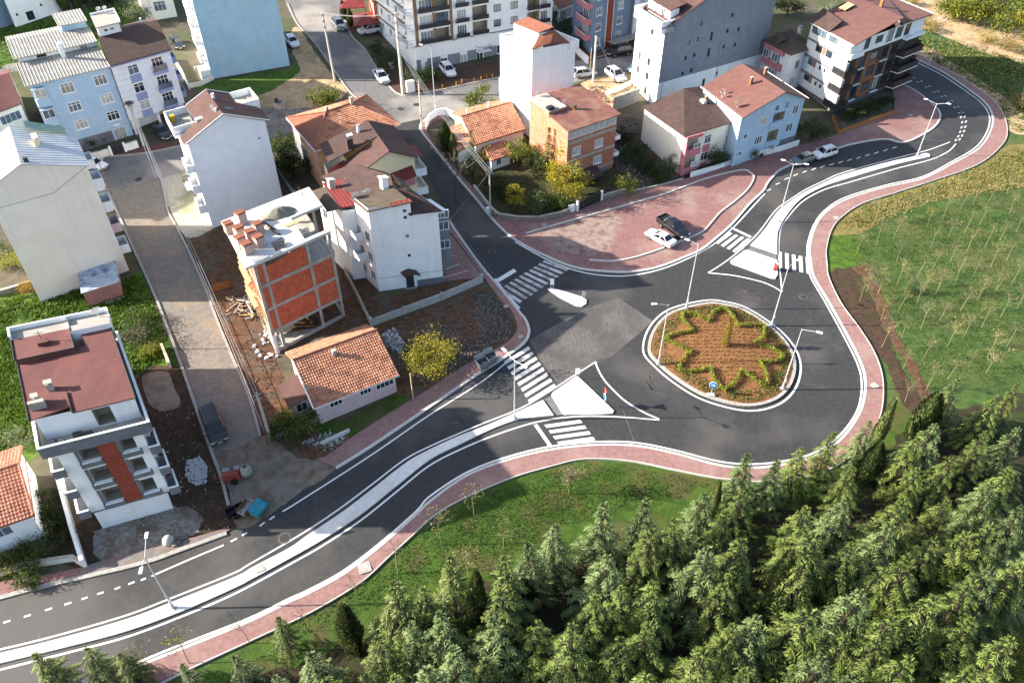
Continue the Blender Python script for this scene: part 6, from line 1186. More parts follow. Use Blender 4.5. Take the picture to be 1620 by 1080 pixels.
for x in (26.5,): B.fb('brown_strip', brn, 'F', x, x + .6, .003, .1, 1.9, 18.5)
for k in range(1, 6):
    z = 1.9 + 2.75 * k
    for x, ww, t_ in cols:
        if t_ != 'win':
            b = MB(); B.fbox(b, 'F', x - .1, x + ww + .1, .003, .6, z - .14, z, 0); B.fbox(b, 'F', x - .1, x + ww + .1, .52, .58, z, z + .75, 1); o = b.build('balcony', [white_w, metal_d], B.root)
    B.balcony('L', d - 4.2, 4.2, z, 1.4, white_w, .9, rail=True)
    B.fb('side_cladding', brn, 'L', 1, d - 4.6, .003, .03, z - .3, z + .1)
B.fb('string_course', MATS['grey_blue_cladding'], 'F', 0, w, .004, .14, 4.3, 4.5); B.balcony('F', 12.6, 3.0, 1.6, 1.3, white_w, .95, rail=True); B.box('roof', roof_brown, -.4, w + .4, -.4, d + .4, 18.5, 18.8)
# --- blue apartment block with red balconies
B = Bld('apartment_building', 'steel blue apartment block with red balcony fronts at the top', (933,84), (997,62), (904,60), 16, 'L', base=True)
w, d = B.w, B.d
B.walls(blue_d, -1.5, 17, {'F': [(x, z, 1.7, 1.5, 'w3trs') for x in (1.2, 7.6) for z in (.9, 3.8, 6.7, 9.6, 12.5)]}); B.fb('red_stripe', red_w, 'F', 4.4, 6.2, .003, .08, 0, 17)
for x in (4.25, 6.2): B.fb('stripe_edge', white_cap, 'F', x, x + .14, .003, .1, 0, 17)
for z in (2.6, 5.5, 8.4, 11.3): B.balcony('L', d - 5.2, 5.2, z, 1.3, rose_w, .95, cap=white_cap); B.window('L', d - 4.2, z + .1, 2.6, 2.0, 'w3c', dep=-.04)
B.fb('car_port', conc_m, 'F', 4.6, w + .6, .4, 3.0, 1.2, 1.35); b = MB()
for x in (4.8, 8.2, w + .3): B.fbox(b, 'F', x, x + .2, 2.6, 2.8, -1.5, 1.2)
b.build('car_port_post', conc_m, B.root); B.box('roof', roof_brown, -.4, w + .4, -.4, d + .4, 17, 17.3)
B2_ = Bld('apartment_building', 'white apartment block right of the steel blue one', (999,62), (1060,42), (985,45), 14, 'L', base=True)
B2_.walls(sid, -1.5, 15, {'F': [(x, z, 1.8, 1.5, 'w3t') for x in (1.6, 6.0) for z in (3.6, 6.5, 9.4, 12.3)] + [(.6, -.6, 4.2, 2.0, 'v')]}); B2_.box('roof', roof_brown, -.4, B2_.w + .4, -.4, B2_.d + .4, 15, 15.3)
BA = Bld('annex', 'low wing with red roof and glass front beside the blue block', (884,36), (906,27), (860,8), 3.0, 'L', cat='annex', base=True)
BA.walls(white_w, -1.5, 3.0, {'F': [(.3, .4, BA.w - .6, 1.9, 'w6')]}); BA.roof('roof', roof_orange, [[(-.4, -.5, 3.0), (BA.w + .4, -.5, 3.0), (BA.w + .4, BA.d, 4.0), (-.4, BA.d, 4.0)]], .14)
# --- tall grey gable block
B = Bld('apartment_building', 'tall grey block with small windows and gable roof', (1053,42), (1228,0), (1010,15), 13.6, 'L')
w, d = B.w, B.d; ap = w * .62
op = [(2.8, 2.6, 1.4, 1.9, 'k2')]
for x, z in ((5.9, 9.6), (5.7, 6.9), (5.5, 4.2), (8.3, 12.3), (8.0, 9.7), (7.8, 7.0), (7.6, 4.4), (15.4, 9.8), (15.2, 7.1), (18.4, 9.6), (18.2, 6.9), (16, 12.4), (14.6, 2.4)): op.append((x, z, .6, .7, 'k1d'))
for z in (12.0, 9.2, 6.4, 3.6, .9): op.append((11.4, z, .62, 1.5, 'k1d'))
B.walls(tall_grey, 4.0, 13.6, {'F': [q for q in op if q[1] > 4.1 and q[1] + q[3] < 13.5]}, extra=lambda b: (b.add([B.fp('F', 0, 0, 13.6), B.fp('F', w, 0, 13.6), B.fp('F', w, 0, 18.5), B.fp('F', ap, 0, 19.5)], [(0, 1, 2, 3)]), b.add([B.fp('R', 0, 0, 13.6), B.fp('R', d, 0, 13.6), B.fp('R', d, 0, 18.5), B.fp('R', 0, 0, 18.5)], [(0, 1, 2, 3)])), faces='FRB'); B.walls(white_w, -1.6, 4.0, {'F': [q for q in op if q[1] + q[3] < 3.95]}, faces='FRB', name='lower_wall')  # right end raised out of view to shade the brown block beyond
B.walls(white_w, -1.6, 13.6, {'L': [(x, z, 1.1, 1.3, 'b2') for x in (1.8, 5.4) for z in (11.0, 8.4, 5.7, 3.2, .6)]}, faces='L', name='side_wall')
for k in (1.0, 14.8, 25.4): B.pipe('F', k, -1, 13.4)
rf = B.roof('roof', roof_brown, [[(1.2, -.3, 13.9), (ap, -.3, 19.6), (ap, d + .3, 19.6), (1.2, d + .3, 13.9)], [(ap, -.3, 19.6), (w + .4, -.3, 18.5), (w + .4, d + .3, 18.5), (ap, d + .3, 19.6)]], .15)
B.box('terrace_floor', conc_m, -.9, 2.4, .0, d, 13.2, 13.5); B.parapet(white_w, -.9, 2.0, -.0, d, 12.5, 14.3, .2, 'FLB'); B.walls(white_w, 13.5, 15.6, {'L': [(2.5, 13.7, 1.0, 1.7, 'w2'), (5.0, 13.7, 1.2, 1.6, 'w2')]}, rc=(1.6, 3.6, 1.2, d - 1.0), name='dormer_wall'); B.roof('dormer_roof', roof_brown, [[(1.3, 1.0, 15.6), (5.0, 1.0, 16.2), (5.0, d - .8, 16.2), (1.3, d - .8, 15.6)]], .12)
B.fb('window_box', fr_brown, 'L', 2.0, 2.6, .01, .25, .3, .6)
# --- cream and rose house with dark hip roof
B = Bld('apartment_building', 'cream house with rose balconies and dark brown hipped roof', (1082,213), (1172,187), (1020,170), 6.4, 'L')
w, d = B.w, B.d
B.walls(cream_w, -1.6, 6.4, {'F': [(4.6, 3.7, 1.4, 1.4, 'w2rc'), (4.4, .9, 1.4, 1.4, 'w2r'), (9.4, 4.1, 1.3, 1.3, 'w2rc'), (9.2, 1.5, 1.3, 1.3, 'w2r')]}, extra=None)
for z in (3.6, .6): B.fb('panel', rose_w, 'F', 4.5, 5.9, .003, .06, z - 1.2, z); B.fb('panel', rose_w, 'F', 9.3, 10.7, .003, .06, z - .7, z + .4)
for z in (2.9, -.1): B.fb('balcony', rose_w, 'F', .0, 3.2, .003, .9, z, z + 1.1); B.fb('balcony_back', void_m, 'F', .2, 3.1, .004, .1, z + 1.15, z + 2.6); B.fb('balcony_post', rose_w, 'F', 0, .3, .004, .9, z + 1.1, z + 2.85); B.window('F', 1.6, z + 1.12, 1.4, .8, 'w2c', dep=-.85)
B.fb('balcony_roof', rose_w, 'F', 0, 3.2, .003, .9, 5.75, 6.3)
B.roof('roof', roof_dbrown, [[(-.35, -.6, 6.4), (w * 1.0, -.5, 6.4), (w * .62, d * .92, 8.4)], [(-.35, d + .3, 6.4), (-.35, -.6, 6.4), (w * .62, d * .92, 8.4)], [(w, -.5, 6.4), (w + .02, d + .3, 7.4), (w * .62, d * .92, 8.4)], [(w + .02, d + .3, 7.4), (-.35, d + .3, 6.4), (w * .62, d * .92, 8.4)]], .12)
B.chimney(w * .72, d * .5, 7.6, .8, .4, fr_brown); b = MB(); b.box(w * .66, w * .72, d * .48, d * .56, 7.4, 8.0, 0, B.P); b.build('water_tank', plastic_w, B.root); B.fb('black_gate', metal_d, 'F', .2, 3.0, 1.4, 1.5, -1.4, .2)
# --- pale blue gable house
B = Bld('apartment_building', 'pale blue gable house with rust brown roof facing the plaza', (1174,184), (1274,154), (1209,112), 8.3)
w, d = B.w, B.d; ap = w * .6
B.walls(blue_w, -1.6, 8.3, {'F': [(4.3, 5.6, 1.8, 1.4, 'w3c'), (7.4, 5.6, 2.6, 1.4, 'v'), (11.8, 5.9, 1.3, 1.5, 'w2c'), (1.4, 4.2, .8, .8, 'w1'), (4.2, 2.5, 1.7, 1.4, 'w3c'), (7.0, 2.3, 2.5, 1.8, 'v'), (11.2, 3.0, 1.6, 1.4, 'w2c'), (1.0, 1.5, .7, .7, 'w1'), (7.4, 7.55, .7, .7, 'k1'), (9.6, 7.5, .7, .75, 'k1'), (5.6, -1.0, 3.6, 1.6, 'v'), (9.6, .5, 1.2, 1.1, 'w2')]}, extra=lambda b: gab(B, 'F', 8.3, ap, 10.3)(b))
B.fb('white_band', white_cap, 'F', 5.4, 9.4, .003, .3, .75, 1.25); B.fb('grey_ground', grey_band, 'F', 9.5, w, .003, .05, -1.6, 1.9)
for z in (2.2, 5.5): B.fb('balcony', blue_w, 'F', 6.9, 10.1, .003, .25, z - .9, z)
rf = B.roof('roof', mat('rust_brown_roof', (112, 78, 72), (124, 88, 80), sc=1, rough=.85, bump=.2, bsc=14, c3=(116, 72, 66), sc3=.3, amt3=.5), [[(-.35, -.5, 8.2), (ap, -.5, 10.5), (ap, d + .4, 10.5), (-.35, d + .4, 8.2)], [(ap, -.5, 10.5), (w + .4, -.5, 8.2), (w + .4, d + .4, 8.2), (ap, d + .4, 10.5)]], .14)
MB().tube(B.P(-.37, -.5, 8.22), B.P(-.37, d + .4, 8.22), .08, n=4).build('gutter', fr_white, rf); MB().tube(B.P(w + .42, -.5, 8.2), B.P(w + .42, d + .4, 8.2), .08, n=4).build('gutter', fr_white, rf)
B.chimney(ap - 2.6, d * .5, 9.6, 1.2, .45, fr_brown); B.chimney(ap + 2.6, d * .7, 9.5, 1.0, .5, roof_orange); B.dish(.6, d * .2, 8.5, .55); B.dish(.2, d * .55, 8.5, .35); B.dish(1.2, d * .6, 8.6, .3)
# --- small rose house with hip roof
B = Bld('apartment_building', 'small rose and white house with weathered hipped roof', (1252,85), (1286,73), (1212,64), 7.2, 'L')
w, d = B.w, B.d
B.walls(sid, -1.6, 7.2, {'F': [(2.2, 3.9, 1.3, 1.5, 'w2'), (1.6, .9, 1.6, 1.5, 'w2')]}); B.fb('rose_panel', rose_w, 'L', .2, d - 1.6, .004, .5, 3.4, 4.6); B.fb('rose_panel', rose_w, 'L', .2, d - 1.6, .004, .5, .6, 1.8); B.fb('rose_panel', rose_w, 'L', .2, d - 1.6, .004, .5, 6.2, 7.1)
for z in (4.65, 1.85): B.window('L', .6, z, 1.6, 1.5, 'w2c', dep=-.45); B.window('L', 3.2, z, 1.8, 1.5, 'w2c', dep=-.45)
q = (w * .55, d * .6, 9.4)
B.roof('roof', roof_weath, [[(-.6, -.6, 7.2), (w + .6, -.6, 7.2), q], [(-.6, d + .6, 7.2), (-.6, -.6, 7.2), q], [(w + .6, -.6, 7.2), (w + .6, d + .6, 7.2), q], [(w + .6, d + .6, 7.2), (-.6, d + .6, 7.2), q]], .12); b = MB(); b.slab([B.P(-.4, d * .5, 7.9), B.P(1.0, d * .35, 8.9), B.P(1.6, d * .6, 9.0)], .08); b.slab([B.P(-.4, d * .5, 7.9), B.P(1.6, d * .6, 9.0), B.P(1.0, d * .8, 8.9)], .08); b.build('dormer', roof_weath, B.root); B.chimney(w - .8, d * .5, 8.4, 1.2, .7, cream_w)
# --- brown modern apartment block
B = Bld('apartment_building', 'modern apartment block with dark brown front, timber panels and red brown roof', (1349,68), (1465,27), (1285,35), 12.2, 'L')
w, d = B.w, B.d
dkb = mat('espresso_cladding', (72, 58, 54), (82, 68, 62), sc=1, rough=.8); tim = mat('timber_panel', (140, 96, 66), (154, 110, 78), sc=1.5, rough=.7, stretch=(4, 4, .5)); pal = mat('pale_grey_cladding', (196, 202, 208), k=1.0, c2=(206, 211, 216), sc=1, rough=.85, streak=.04)
lv = [1.4, 4.2, 7.0, 9.8]
opf = []
for k, z in enumerate(lv):
    opf += [(4.2, z + .35, 1.6, 1.9, 'k2'), (7.6, z + .7, 2.2, 1.25, 'k3'), (11.2, z + .2, 2.0, 2.1, 'k2'), (14.0, z + .35, 2.2, 1.9, 'k3'), (17.0, z + .25, 1.8, 2.0, 'k2')]
B.walls(dkb, 1.2, 9.6, {'F': [q for q in opf if q[1] < 9]}, faces='FRB', rc=(0, w, 0, d)); B.walls(white_w, 9.6, 12.2, {'F': [q for q in opf if q[1] > 9]}, faces='FRB', name='top_floor_wall')
B.walls(pal, 1.2, 12.2, {'L': [(1.6, 2.6, 1.6, 1.5, 'k2'), (1.6, 5.4, 1.6, 1.5, 'k2'), (2.8, 8.1, 1.9, 1.4, 'k2'), (5.8, 8.1, 1.9, 1.4, 'k2'), (5.0, 2.7, .6, .7, 'k1d'), (6.4, 2.7, .6, .7, 'k1d'), (5.0, 5.5, .6, .7, 'k1d'), (6.4, 5.5, .6, .7, 'k1d'), (.6, 10.6, 4.2, 1.2, 'k4'), (5.6, 10.7, 2.6, 1.0, 'b2')]}, faces='L', name='side_wall')
for z in (3.9, 6.7, 9.5): B.fb('grey_band', grey_band, 'L', 0, d - 2.4, .003, .05, z - .25, z + .15)
for x, z in ((3.3, 2.55), (3.3, 5.35), (4.8, 8.1)): B.fb('timber_accent', tim, 'L', x, x + .7 if x < 4 else x + .9, .003, .04, z, z + 1.55)
B.walls(grey_band, -1.6, 1.2, rc=(.6, w - .4, .6, d), name='base_wall'); B.box('soffit', dkb, .02, w - .02, .02, d - .02, 1.05, 1.195)
for a, c, z0, z1 in ((3.0, 3.9, 1.4, 9.4), (6.2, 7.5, 1.4, 6.9), (9.9, 10.8, 1.4, 6.9), (6.0, 7.4, 6.95, 9.5), (13.2, 13.9, 4, 9.4)): B.fb('timber_panel', tim, 'F', a, c, .003, .05, z0, z1)
for k, z in enumerate(lv[:3]):
    B.fb('timber_panel', tim, 'F', 7.55, 9.85, .003, .05, z - .35, z + .62)
    b = MB(); b.box(-.1, 2.8, -1.0, -.02, z - .3, z - .05, 0, B.P); b.box(-1.0, -.05, -1.0, 2.4, z - .3, z - .05, 0, B.P); b.box(-1.0, 2.8, -1.0, -.9, z - .05, z + .85, 1, B.P); b.box(-1.0, -.9, -.9, 2.4, z - .05, z + .85, 1, B.P); o = b.build('corner_balcony', [dkb, metal_d], B.root); MB().box(-.5, .3, -.5, .4, z - .04, z + 1.9, 0, B.P).build('balcony_glazing', glass_c, o)
    B.balcony('F', 16.6, w - 16.8, z - .1, 1.5, dkb, .9); B.fb('balcony_lip', white_cap, 'F', 16.55, w - .15, .01, 1.54, z - .42, z - .26)
    for a, c in ((4.0, 6.0), (10.9, 13.3)): B.fb('window_lip', white_cap, 'F', a, c, .003, .35, z - .18, z - .08)
    B.balcony('R', .3, 3.2, z - .1, 1.3, dkb, .9)
b = MB(); B.fbox(b, 'F', w - 6.4, w - .1, .003, .9, 9.45, 9.95); b.build('top_balcony', white_w, B.root); B.fb('top_balcony', white_w, 'F', 0, 4, .003, .5, 9.4, 10.3); B.fb('top_band', dkb, 'F', 0, w, .002, .08, 9.25, 9.62)
ap = w * .57
rf = B.roof('roof', MATS['rust_brown_roof'], [[(-.8, -1.1, 12.2), (ap, -1.1, 14.2), (ap, d + .6, 14.2), (3.0, d + .6, 13.0), (-.8, d * .55, 12.3)], [(ap, -1.1, 14.2), (w * .72, -1.1, 13.1), (w + .8, -1.1, 12.9), (w + .8, d + .6, 12.9), (ap, d + .6, 14.2)]], .16)
B.roof('roof_terrace_cover', roof_dbrown, [[(-.9, d * .5, 12.34), (2.4, d * .5, 13.6), (3.4, d + .6, 13.8), (-.9, d + .6, 12.4)]], .1); MB().tube(B.P(w + .8, -1.1, 12.9), B.P(w + .8, d + .6, 12.9), .1, n=4).build('gutter', fr_white, rf); MB().tube(B.P(-.8, -1.1, 12.2), B.P(-.8, d, 12.3), .08, n=4).build('gutter', fr_white, rf)
B.chimney(ap + 1, d * .5, 14, 1.0, .5, fr_brown, l=.7); B.dish(4.5, d - .6, 13.4, .6); B.dish(12, d + .1, 14.2, .5)
b = MB(); b.slab([B.P(6.6, d - 2.6, 13.72), B.P(9.4, d - 2.6, 14.2), B.P(9.4, d - .8, 14.2), B.P(6.6, d - .8, 13.72)], .03); b.build('roof_window', mat('yellow_glazing', (206, 186, 120), (218, 200, 140), sc=2, rough=.3), rf)
# --- small pieces at the left and top edges
B = Bld('tiled_house', 'red roofed house with long window rows at the left edge', (-60,197), (31,163), (14,112), 6.2)
w, d = B.w, B.d
B.walls(cream_w, -1.6, 6.2, {'F': [(w - 3.9, 3.9, 3.4, 1.4, 'w4'), (w - 3.9, .9, 3.4, 1.5, 'w5')]}); B.roof('roof', roof_red, [[(-.3, -.5, 6.2), (w + .4, -.5, 6.2), (w + .2, d * .5, 8.4), (-.3, d * .5, 8.4)], [(w + .2, d * .5, 8.4), (w + .4, d + .3, 6.4), (-.3, d + .3, 6.4), (-.3, d * .5, 8.4)]], .14)
B = Bld('apartment_building', 'white house with small windows at the top left corner', (24,41), (104,19), (80,-4), 9, base=True)
B.walls(white_w, -1.5, 10, {'F': [(1.0, 1.6, .45, .5, 'k1'), (3.0, .2, 1.6, 1.7, 'k2'), (6.5, 2.2, .45, .5, 'k1'), (2.0, 5.2, 2.4, 1.8, 'k3'), (7, 6, 1.2, 1.2, 'k2')]}); B.box('roof', roof_brown, -.3, B.w + .3, -.3, B.d + .3, 10, 10.3); w = B.w
B = Bld('apartment_building', 'blue grey house at the top left edge', (-70,64), (22,41), (0,10), 9, base=True)
B.walls(blue_d, -1.5, 10, {'F': [(B.w - 3, 3.2, 1.2, 1.3, 'w2'), (B.w - 6, 3.2, 1.2, 1.3, 'w2')]}); B.box('roof', roof_brown, -.3, B.w + .3, -.3, B.d + .3, 10, 10.3)
B = Bld('small_house', 'small cream house with a large divided window at the top', (232,34), (281,27), (262,6), 4.4, base=True, cat='house')
B.walls(cream_w, -1.5, 4.4, {'F': [(2.2, 1.6, 2.4, 1.9, 'w3r'), (.5, 1.6, .6, 1.2, 'w1')]}); B.box('roof', roof_orange, -.3, B.w + .3, -.3, B.d + .3, 4.4, 4.7); B.pipe('F', 1.4, -1, 4.3)
# restaurant with red canopies
B = Bld('restaurant', 'salmon pink house with red canopy roofs near the top street', (596,52), (622,46), (585,20), 6, 'L', base=True, cat='restaurant')
w, d = B.w, B.d; slm = mat('salmon_render', (206, 120, 102), k=1.0, c2=(214, 132, 112), sc=1, rough=.9, streak=.1)
B.walls(slm, -1.5, 6, {'L': [(1 + 2.4 * i, 2.6, 1.0, 1.3, 'w2') for i in range(3)], 'F': [(.6, 2.6, 1.0, 1.3, 'w2')]}); B.box('roof', roof_orange, -.3, w + .3, -.3, d + .3, 6, 6.2)
for nm, q, hh in (('canopy', [(538, 14), (578, 12), (572, -14), (540, -12)], 3.2), ('canopy', [(560, 42), (602, 36), (590, 18), (558, 24)], 2.6)):
    Q = [G(p[0], p[1], hh) - B.root.location for p in q]; c = sum(Q, Vector()) / 4 + Vector((0, 0, 1.0)); b = MB()
    for i in range(4): b.slab([Q[i], Q[(i + 1) % 4], c], .1)
    o = b.build(nm, metal_red, B.root); p_ = MB()
    for p in Q: p_.tube(p - Vector((0, 0, 3.4)), p, .07, n=5)
    p_.build('canopy_post', metal_d, o)
# shed beside the cream block
B = Bld('shed', 'small pink corrugated shed with patchy blue white roof', (131,463), (187,446), (179,405), 2.2, cat='shed', d=None)
w, d = B.w, B.d
pk = mat('pink_sheet', (176, 124, 118), (186, 136, 130), sc=2, rough=.7); B.walls(pk, -1.0, 2.2); b = MB()
for i in range(18): B.fbox(b, 'F', i * w / 18, i * w / 18 + .06, .0, .04, -1, 2.18)
b.build('corrugation', pk, B.root); B.roof('roof', mat('patchy_roof', (170, 190, 206), (206, 214, 220), sc=1.2, rough=.6, c3=(96, 120, 150), sc3=.8, amt3=.9), [[(-.2, -.1, 2.25), (w + .2, -.1, 2.25), (w + .2, d + .1, 2.6), (-.2, d + .1, 2.6)]], .06); B.fb('white_box', plastic_w, 'F', w * .45, w, .05, .4, -.4, 0.1)
# canopy and barbecue roof behind the unfinished block
b = MB(); Q = [G(512, 345, 2.2), G(548, 352, 2.2), G(536, 318, 2.4), G(508, 312, 2.4)]; b.slab(Q, .08)
t = thing('canopy_shelter', 'small dark red canopy between unfinished block and white house', 'shelter', Q[0] - Vector((0, 0, 2.2))); o = b.build('canopy_roof', metal_red, t); o.location = -t.location
p_ = MB()
for p in Q: p_.tube(p - Vector((0, 0, 2.4)), p, .06, n=5)
o2 = p_.build('post', wood_m, t); o2.location = -t.location
# ================================================================ CARS
tyre_m = mat('tyre_rubber', (28, 28, 28), (38, 38, 38), sc=10, rough=.9); rim_m = mat('alloy_rim', (150, 152, 154), (172, 174, 176), sc=8, rough=.35, metal=.7)
carglass = mat('car_glass', (22, 26, 30), (34, 38, 44), sc=1, rough=.05, spec=.7); lampw = mat('headlamp_glass', (196, 200, 204), (214, 218, 222), sc=4, rough=.15); lampr = mat('tail_lamp', (150, 24, 20), (176, 34, 28), sc=4, rough=.2); plate_m = mat('number_plate', (220, 220, 216), k=1.0, c2=(228, 228, 224), sc=4, rough=.5)
def carpaint(name, c): 
    m = mat(name, c, tuple(min(255, int(v * 1.05) + 2) for v in c), sc=.6, rough=.28, spec=.5, k=.95); p = m.node_tree.nodes['Principled BSDF']; p.inputs['Coat Weight'].default_value = .6; p.inputs['Coat Roughness'].default_value = .06; return m
CP = {'white': carpaint('white_car_paint', (226, 227, 228)), 'black': carpaint('black_car_paint', (24, 24, 26)), 'grey': carpaint('grey_car_paint', (96, 104, 108)), 'silver': carpaint('silver_car_paint', (176, 180, 184)), 'navy': carpaint('dark_blue_car_paint', (34, 40, 50)), 'blue': carpaint('pale_blue_car_paint', (150, 190, 210))}
CAR = {  # L, W, H, belt, stations (x, half width factor, low, top), cabin (x base rear/front, x top rear/front), bed
 'sedan': (4.55, 1.78, 1.44, .92, [(-2.27, .78, .45, .78), (-2.15, .93, .3, .95), (-1.5, 1, .24, .98), (0, 1, .22, .93), (1.0, 1, .22, .92), (1.7, .97, .24, .84), (2.15, .88, .3, .72), (2.27, .7, .4, .6)], (-1.55, 1.0, -.85, .25)),
 'hatch': (4.05, 1.74, 1.5, .95, [(-2.02, .82, .45, .82), (-1.92, .95, .3, .98), (-1.3, 1, .24, .99), (0, 1, .22, .95), (.9, 1, .22, .94), (1.5, .97, .24, .86), (1.92, .88, .3, .74), (2.02, .7, .4, .62)], (-1.95, .95, -1.45, .25)),
 'suv': (4.35, 1.84, 1.68, 1.08, [(-2.17, .84, .5, .9), (-2.05, .96, .36, 1.1), (-1.3, 1, .3, 1.12), (0, 1, .28, 1.08), (1.0, 1, .28, 1.06), (1.7, .98, .3, .98), (2.05, .9, .36, .86), (2.17, .74, .45, .74)], (-2.05, 1.05, -1.65, .35)),
 'van': (4.9, 1.92, 1.95, 1.15, [(-2.45, .9, .45, 1.0), (-2.38, .98, .32, 1.17), (-1.3, 1, .28, 1.17), (0, 1, .26, 1.15), (1.3, 1, .26, 1.12), (2.0, .98, .28, 1.02), (2.35, .9, .34, .9), (2.45, .76, .42, .74)], (-2.38, 1.55, -2.2, .75)),
 'pickup': (5.2, 1.88, 1.8, 1.1, [(-2.6, .9, .5, 1.02), (-2.5, .97, .4, 1.1), (-1.3, 1, .34, 1.12), (0, 1, .32, 1.12), (1.1, 1, .32, 1.1), (1.9, .98, .34, 1.04), (2.45, .9, .42, .92), (2.6, .76, .5, .8)], (-.95, 1.15, -.75, .5))}
CARC = {}
def car_meshes(kind, col):
    if (kind, col) in CARC: return CARC[(kind, col)]
    L, W, H, belt, st, cab = CAR[kind]; hw = W / 2; b = MB(); rings = []
    for x, f, lo, hi in st:
        y = hw * f; rings.append([(x, -y * .86, lo), (x, -y, lo + .16), (x, -y, hi - .2), (x, -y * .94, hi - .06), (x, -y * .82, hi), (x, y * .82, hi), (x, y * .94, hi - .06), (x, y, hi - .2), (x, y, lo + .16), (x, y * .86, lo)])
    vs = [p for r in rings for p in r]; n = 10; fs = []
    for j in range(len(rings) - 1): fs += [(j * n + i, (j + 1) * n + i, (j + 1) * n + (i + 1) % n, j * n + (i + 1) % n) for i in range(n)]
    fs += [tuple(range(n)), tuple(range((len(rings) - 1) * n + n - 1, (len(rings) - 1) * n - 1, -1))]; b.add(vs, fs)
    rb, fb_, rt, ft = cab; yb, yt = hw * .86, hw * .68; zb = belt - .02
    cv = [(rb, -yb, zb), (fb_, -yb, zb), (fb_, yb, zb), (rb, yb, zb), (rt, -yt, H - .03), (ft, -yt, H - .03), (ft, yt, H - .03), (rt, yt, H - .03), (rt + .15, -yt * .86, H), (ft - .15, -yt * .86, H), (ft - .15, yt * .86, H), (rt + .15, yt * .86, H)]
    b.add(cv, [(0, 1, 5, 4), (1, 2, 6, 5), (2, 3, 7, 6), (3, 0, 4, 7), (4, 5, 9, 8), (5, 6, 10, 9), (6, 7, 11, 10), (7, 4, 8, 11), (8, 9, 10, 11)])
    if kind == 'pickup':
        b.box(-2.52, -.98, -hw * .98, -hw * .84, 1.0, 1.3); b.box(-2.52, -.98, hw * .84, hw * .98, 1.0, 1.3); b.box(-2.56, -2.44, -hw * .84, hw * .84, 1.0, 1.28)
    for s_ in (-1, 1): b.box(fb_ - .2, fb_ - .02, s_ * (hw + .02) - .09, s_ * (hw + .02) + .09, belt + .0, belt + .13)
    body = b.mesh('body', CP[col])
    def pane(c4, nm, ins=.1):
        P = [Vector(q) for q in c4]; c = sum(P, Vector()) / 4; nn = (P[1] - P[0]).cross(P[3] - P[0]).normalized(); nn = nn if nn.dot(c - Vector((0, 0, .8))) > 0 else -nn
        Q = [p + (c - p).normalized() * ins + nn * .015 for p in P]; return (nm, MB().add(Q, [(0, 1, 2, 3)] if (Q[1] - Q[0]).cross(Q[3] - Q[0]).dot(nn) > 0 else [(3, 2, 1, 0)]).mesh(nm, carglass))
    V_ = [Vector(q) for q in cv]; panes = [pane([V_[1], V_[2], V_[6], V_[5]], 'windscreen'), pane([V_[3], V_[0], V_[4], V_[7]], 'rear_window')]
    for a, c, e, g in ((0, 1, 5, 4), (3, 2, 6, 7)):
        m1, m2 = (V_[a] + V_[c]) / 2, (V_[g] + V_[e]) / 2; panes += [pane([V_[a], m1, m2, V_[g]], 'side_window', .07), pane([m1, V_[c], V_[e], m2], 'side_window', .07)]
    if kind in ('suv', 'van', 'pickup'): panes.append(('roof_rail', MB().tube((rt + .2, -yt * .9, H + .05), (ft - .2, -yt * .9, H + .05), .025, n=4).tube((rt + .2, yt * .9, H + .05), (ft - .2, yt * .9, H + .05), .025, n=4).mesh('roof_rail', metal_d)))
    if kind == 'van': panes.append(('sunroof', MB().box(-1.8, .55, -yt * .75, yt * .75, H + .002, H + .02).mesh('sunroof', carglass)))
    if kind == 'pickup': panes += [('bed_liner', MB().box(-2.42, -1.0, -hw * .82, hw * .82, 1.1, 1.13).mesh('bed_liner', tyre_m)), ('roll_bar', MB().tube((-1.2, -hw * .8, 1.3), (-1.0, -hw * .6, 1.75), .04, n=5).tube((-1.2, hw * .8, 1.3), (-1.0, hw * .6, 1.75), .04, n=5).tube((-1.0, -hw * .6, 1.75), (-1.0, hw * .6, 1.75), .04, n=5).mesh('roll_bar', metal_l))]
    wr = .34 if kind in ('suv', 'van', 'pickup') else .31
    wheel = MB().lathe([(wr * .62, -.1), (wr * .95, -.1), (wr, -.06), (wr, .06), (wr * .95, .1), (wr * .62, .1)], n=16, axis='Y').mesh('tyre', tyre_m); rim = MB().lathe([(.03, -.108), (wr * .62, -.104), (wr * .62, .104), (.03, .108)], n=12, axis='Y').mesh('rim', rim_m)
    xf = st[-1][0]; xr = st[0][0]; zf = st[-2][3] - .16; zr_ = st[1][3] - .2; yl = hw * .72
    hl = MB().box(xf - .22, xf - .02, -.2, .2, -.07, .07).mesh('headlight', lampw); tl = MB().box(-.02, .1, -.16, .16, -.1, .1).mesh('tail_light', lampr); pl = MB().box(-.01, .03, -.26, .26, -.06, .06).mesh('number_plate', plate_m)
    CARC[(kind, col)] = (body, panes, wheel, rim, wr, (hl, tl, pl, xf, xr, zf, zr_, yl), hw, L); return CARC[(kind, col)]
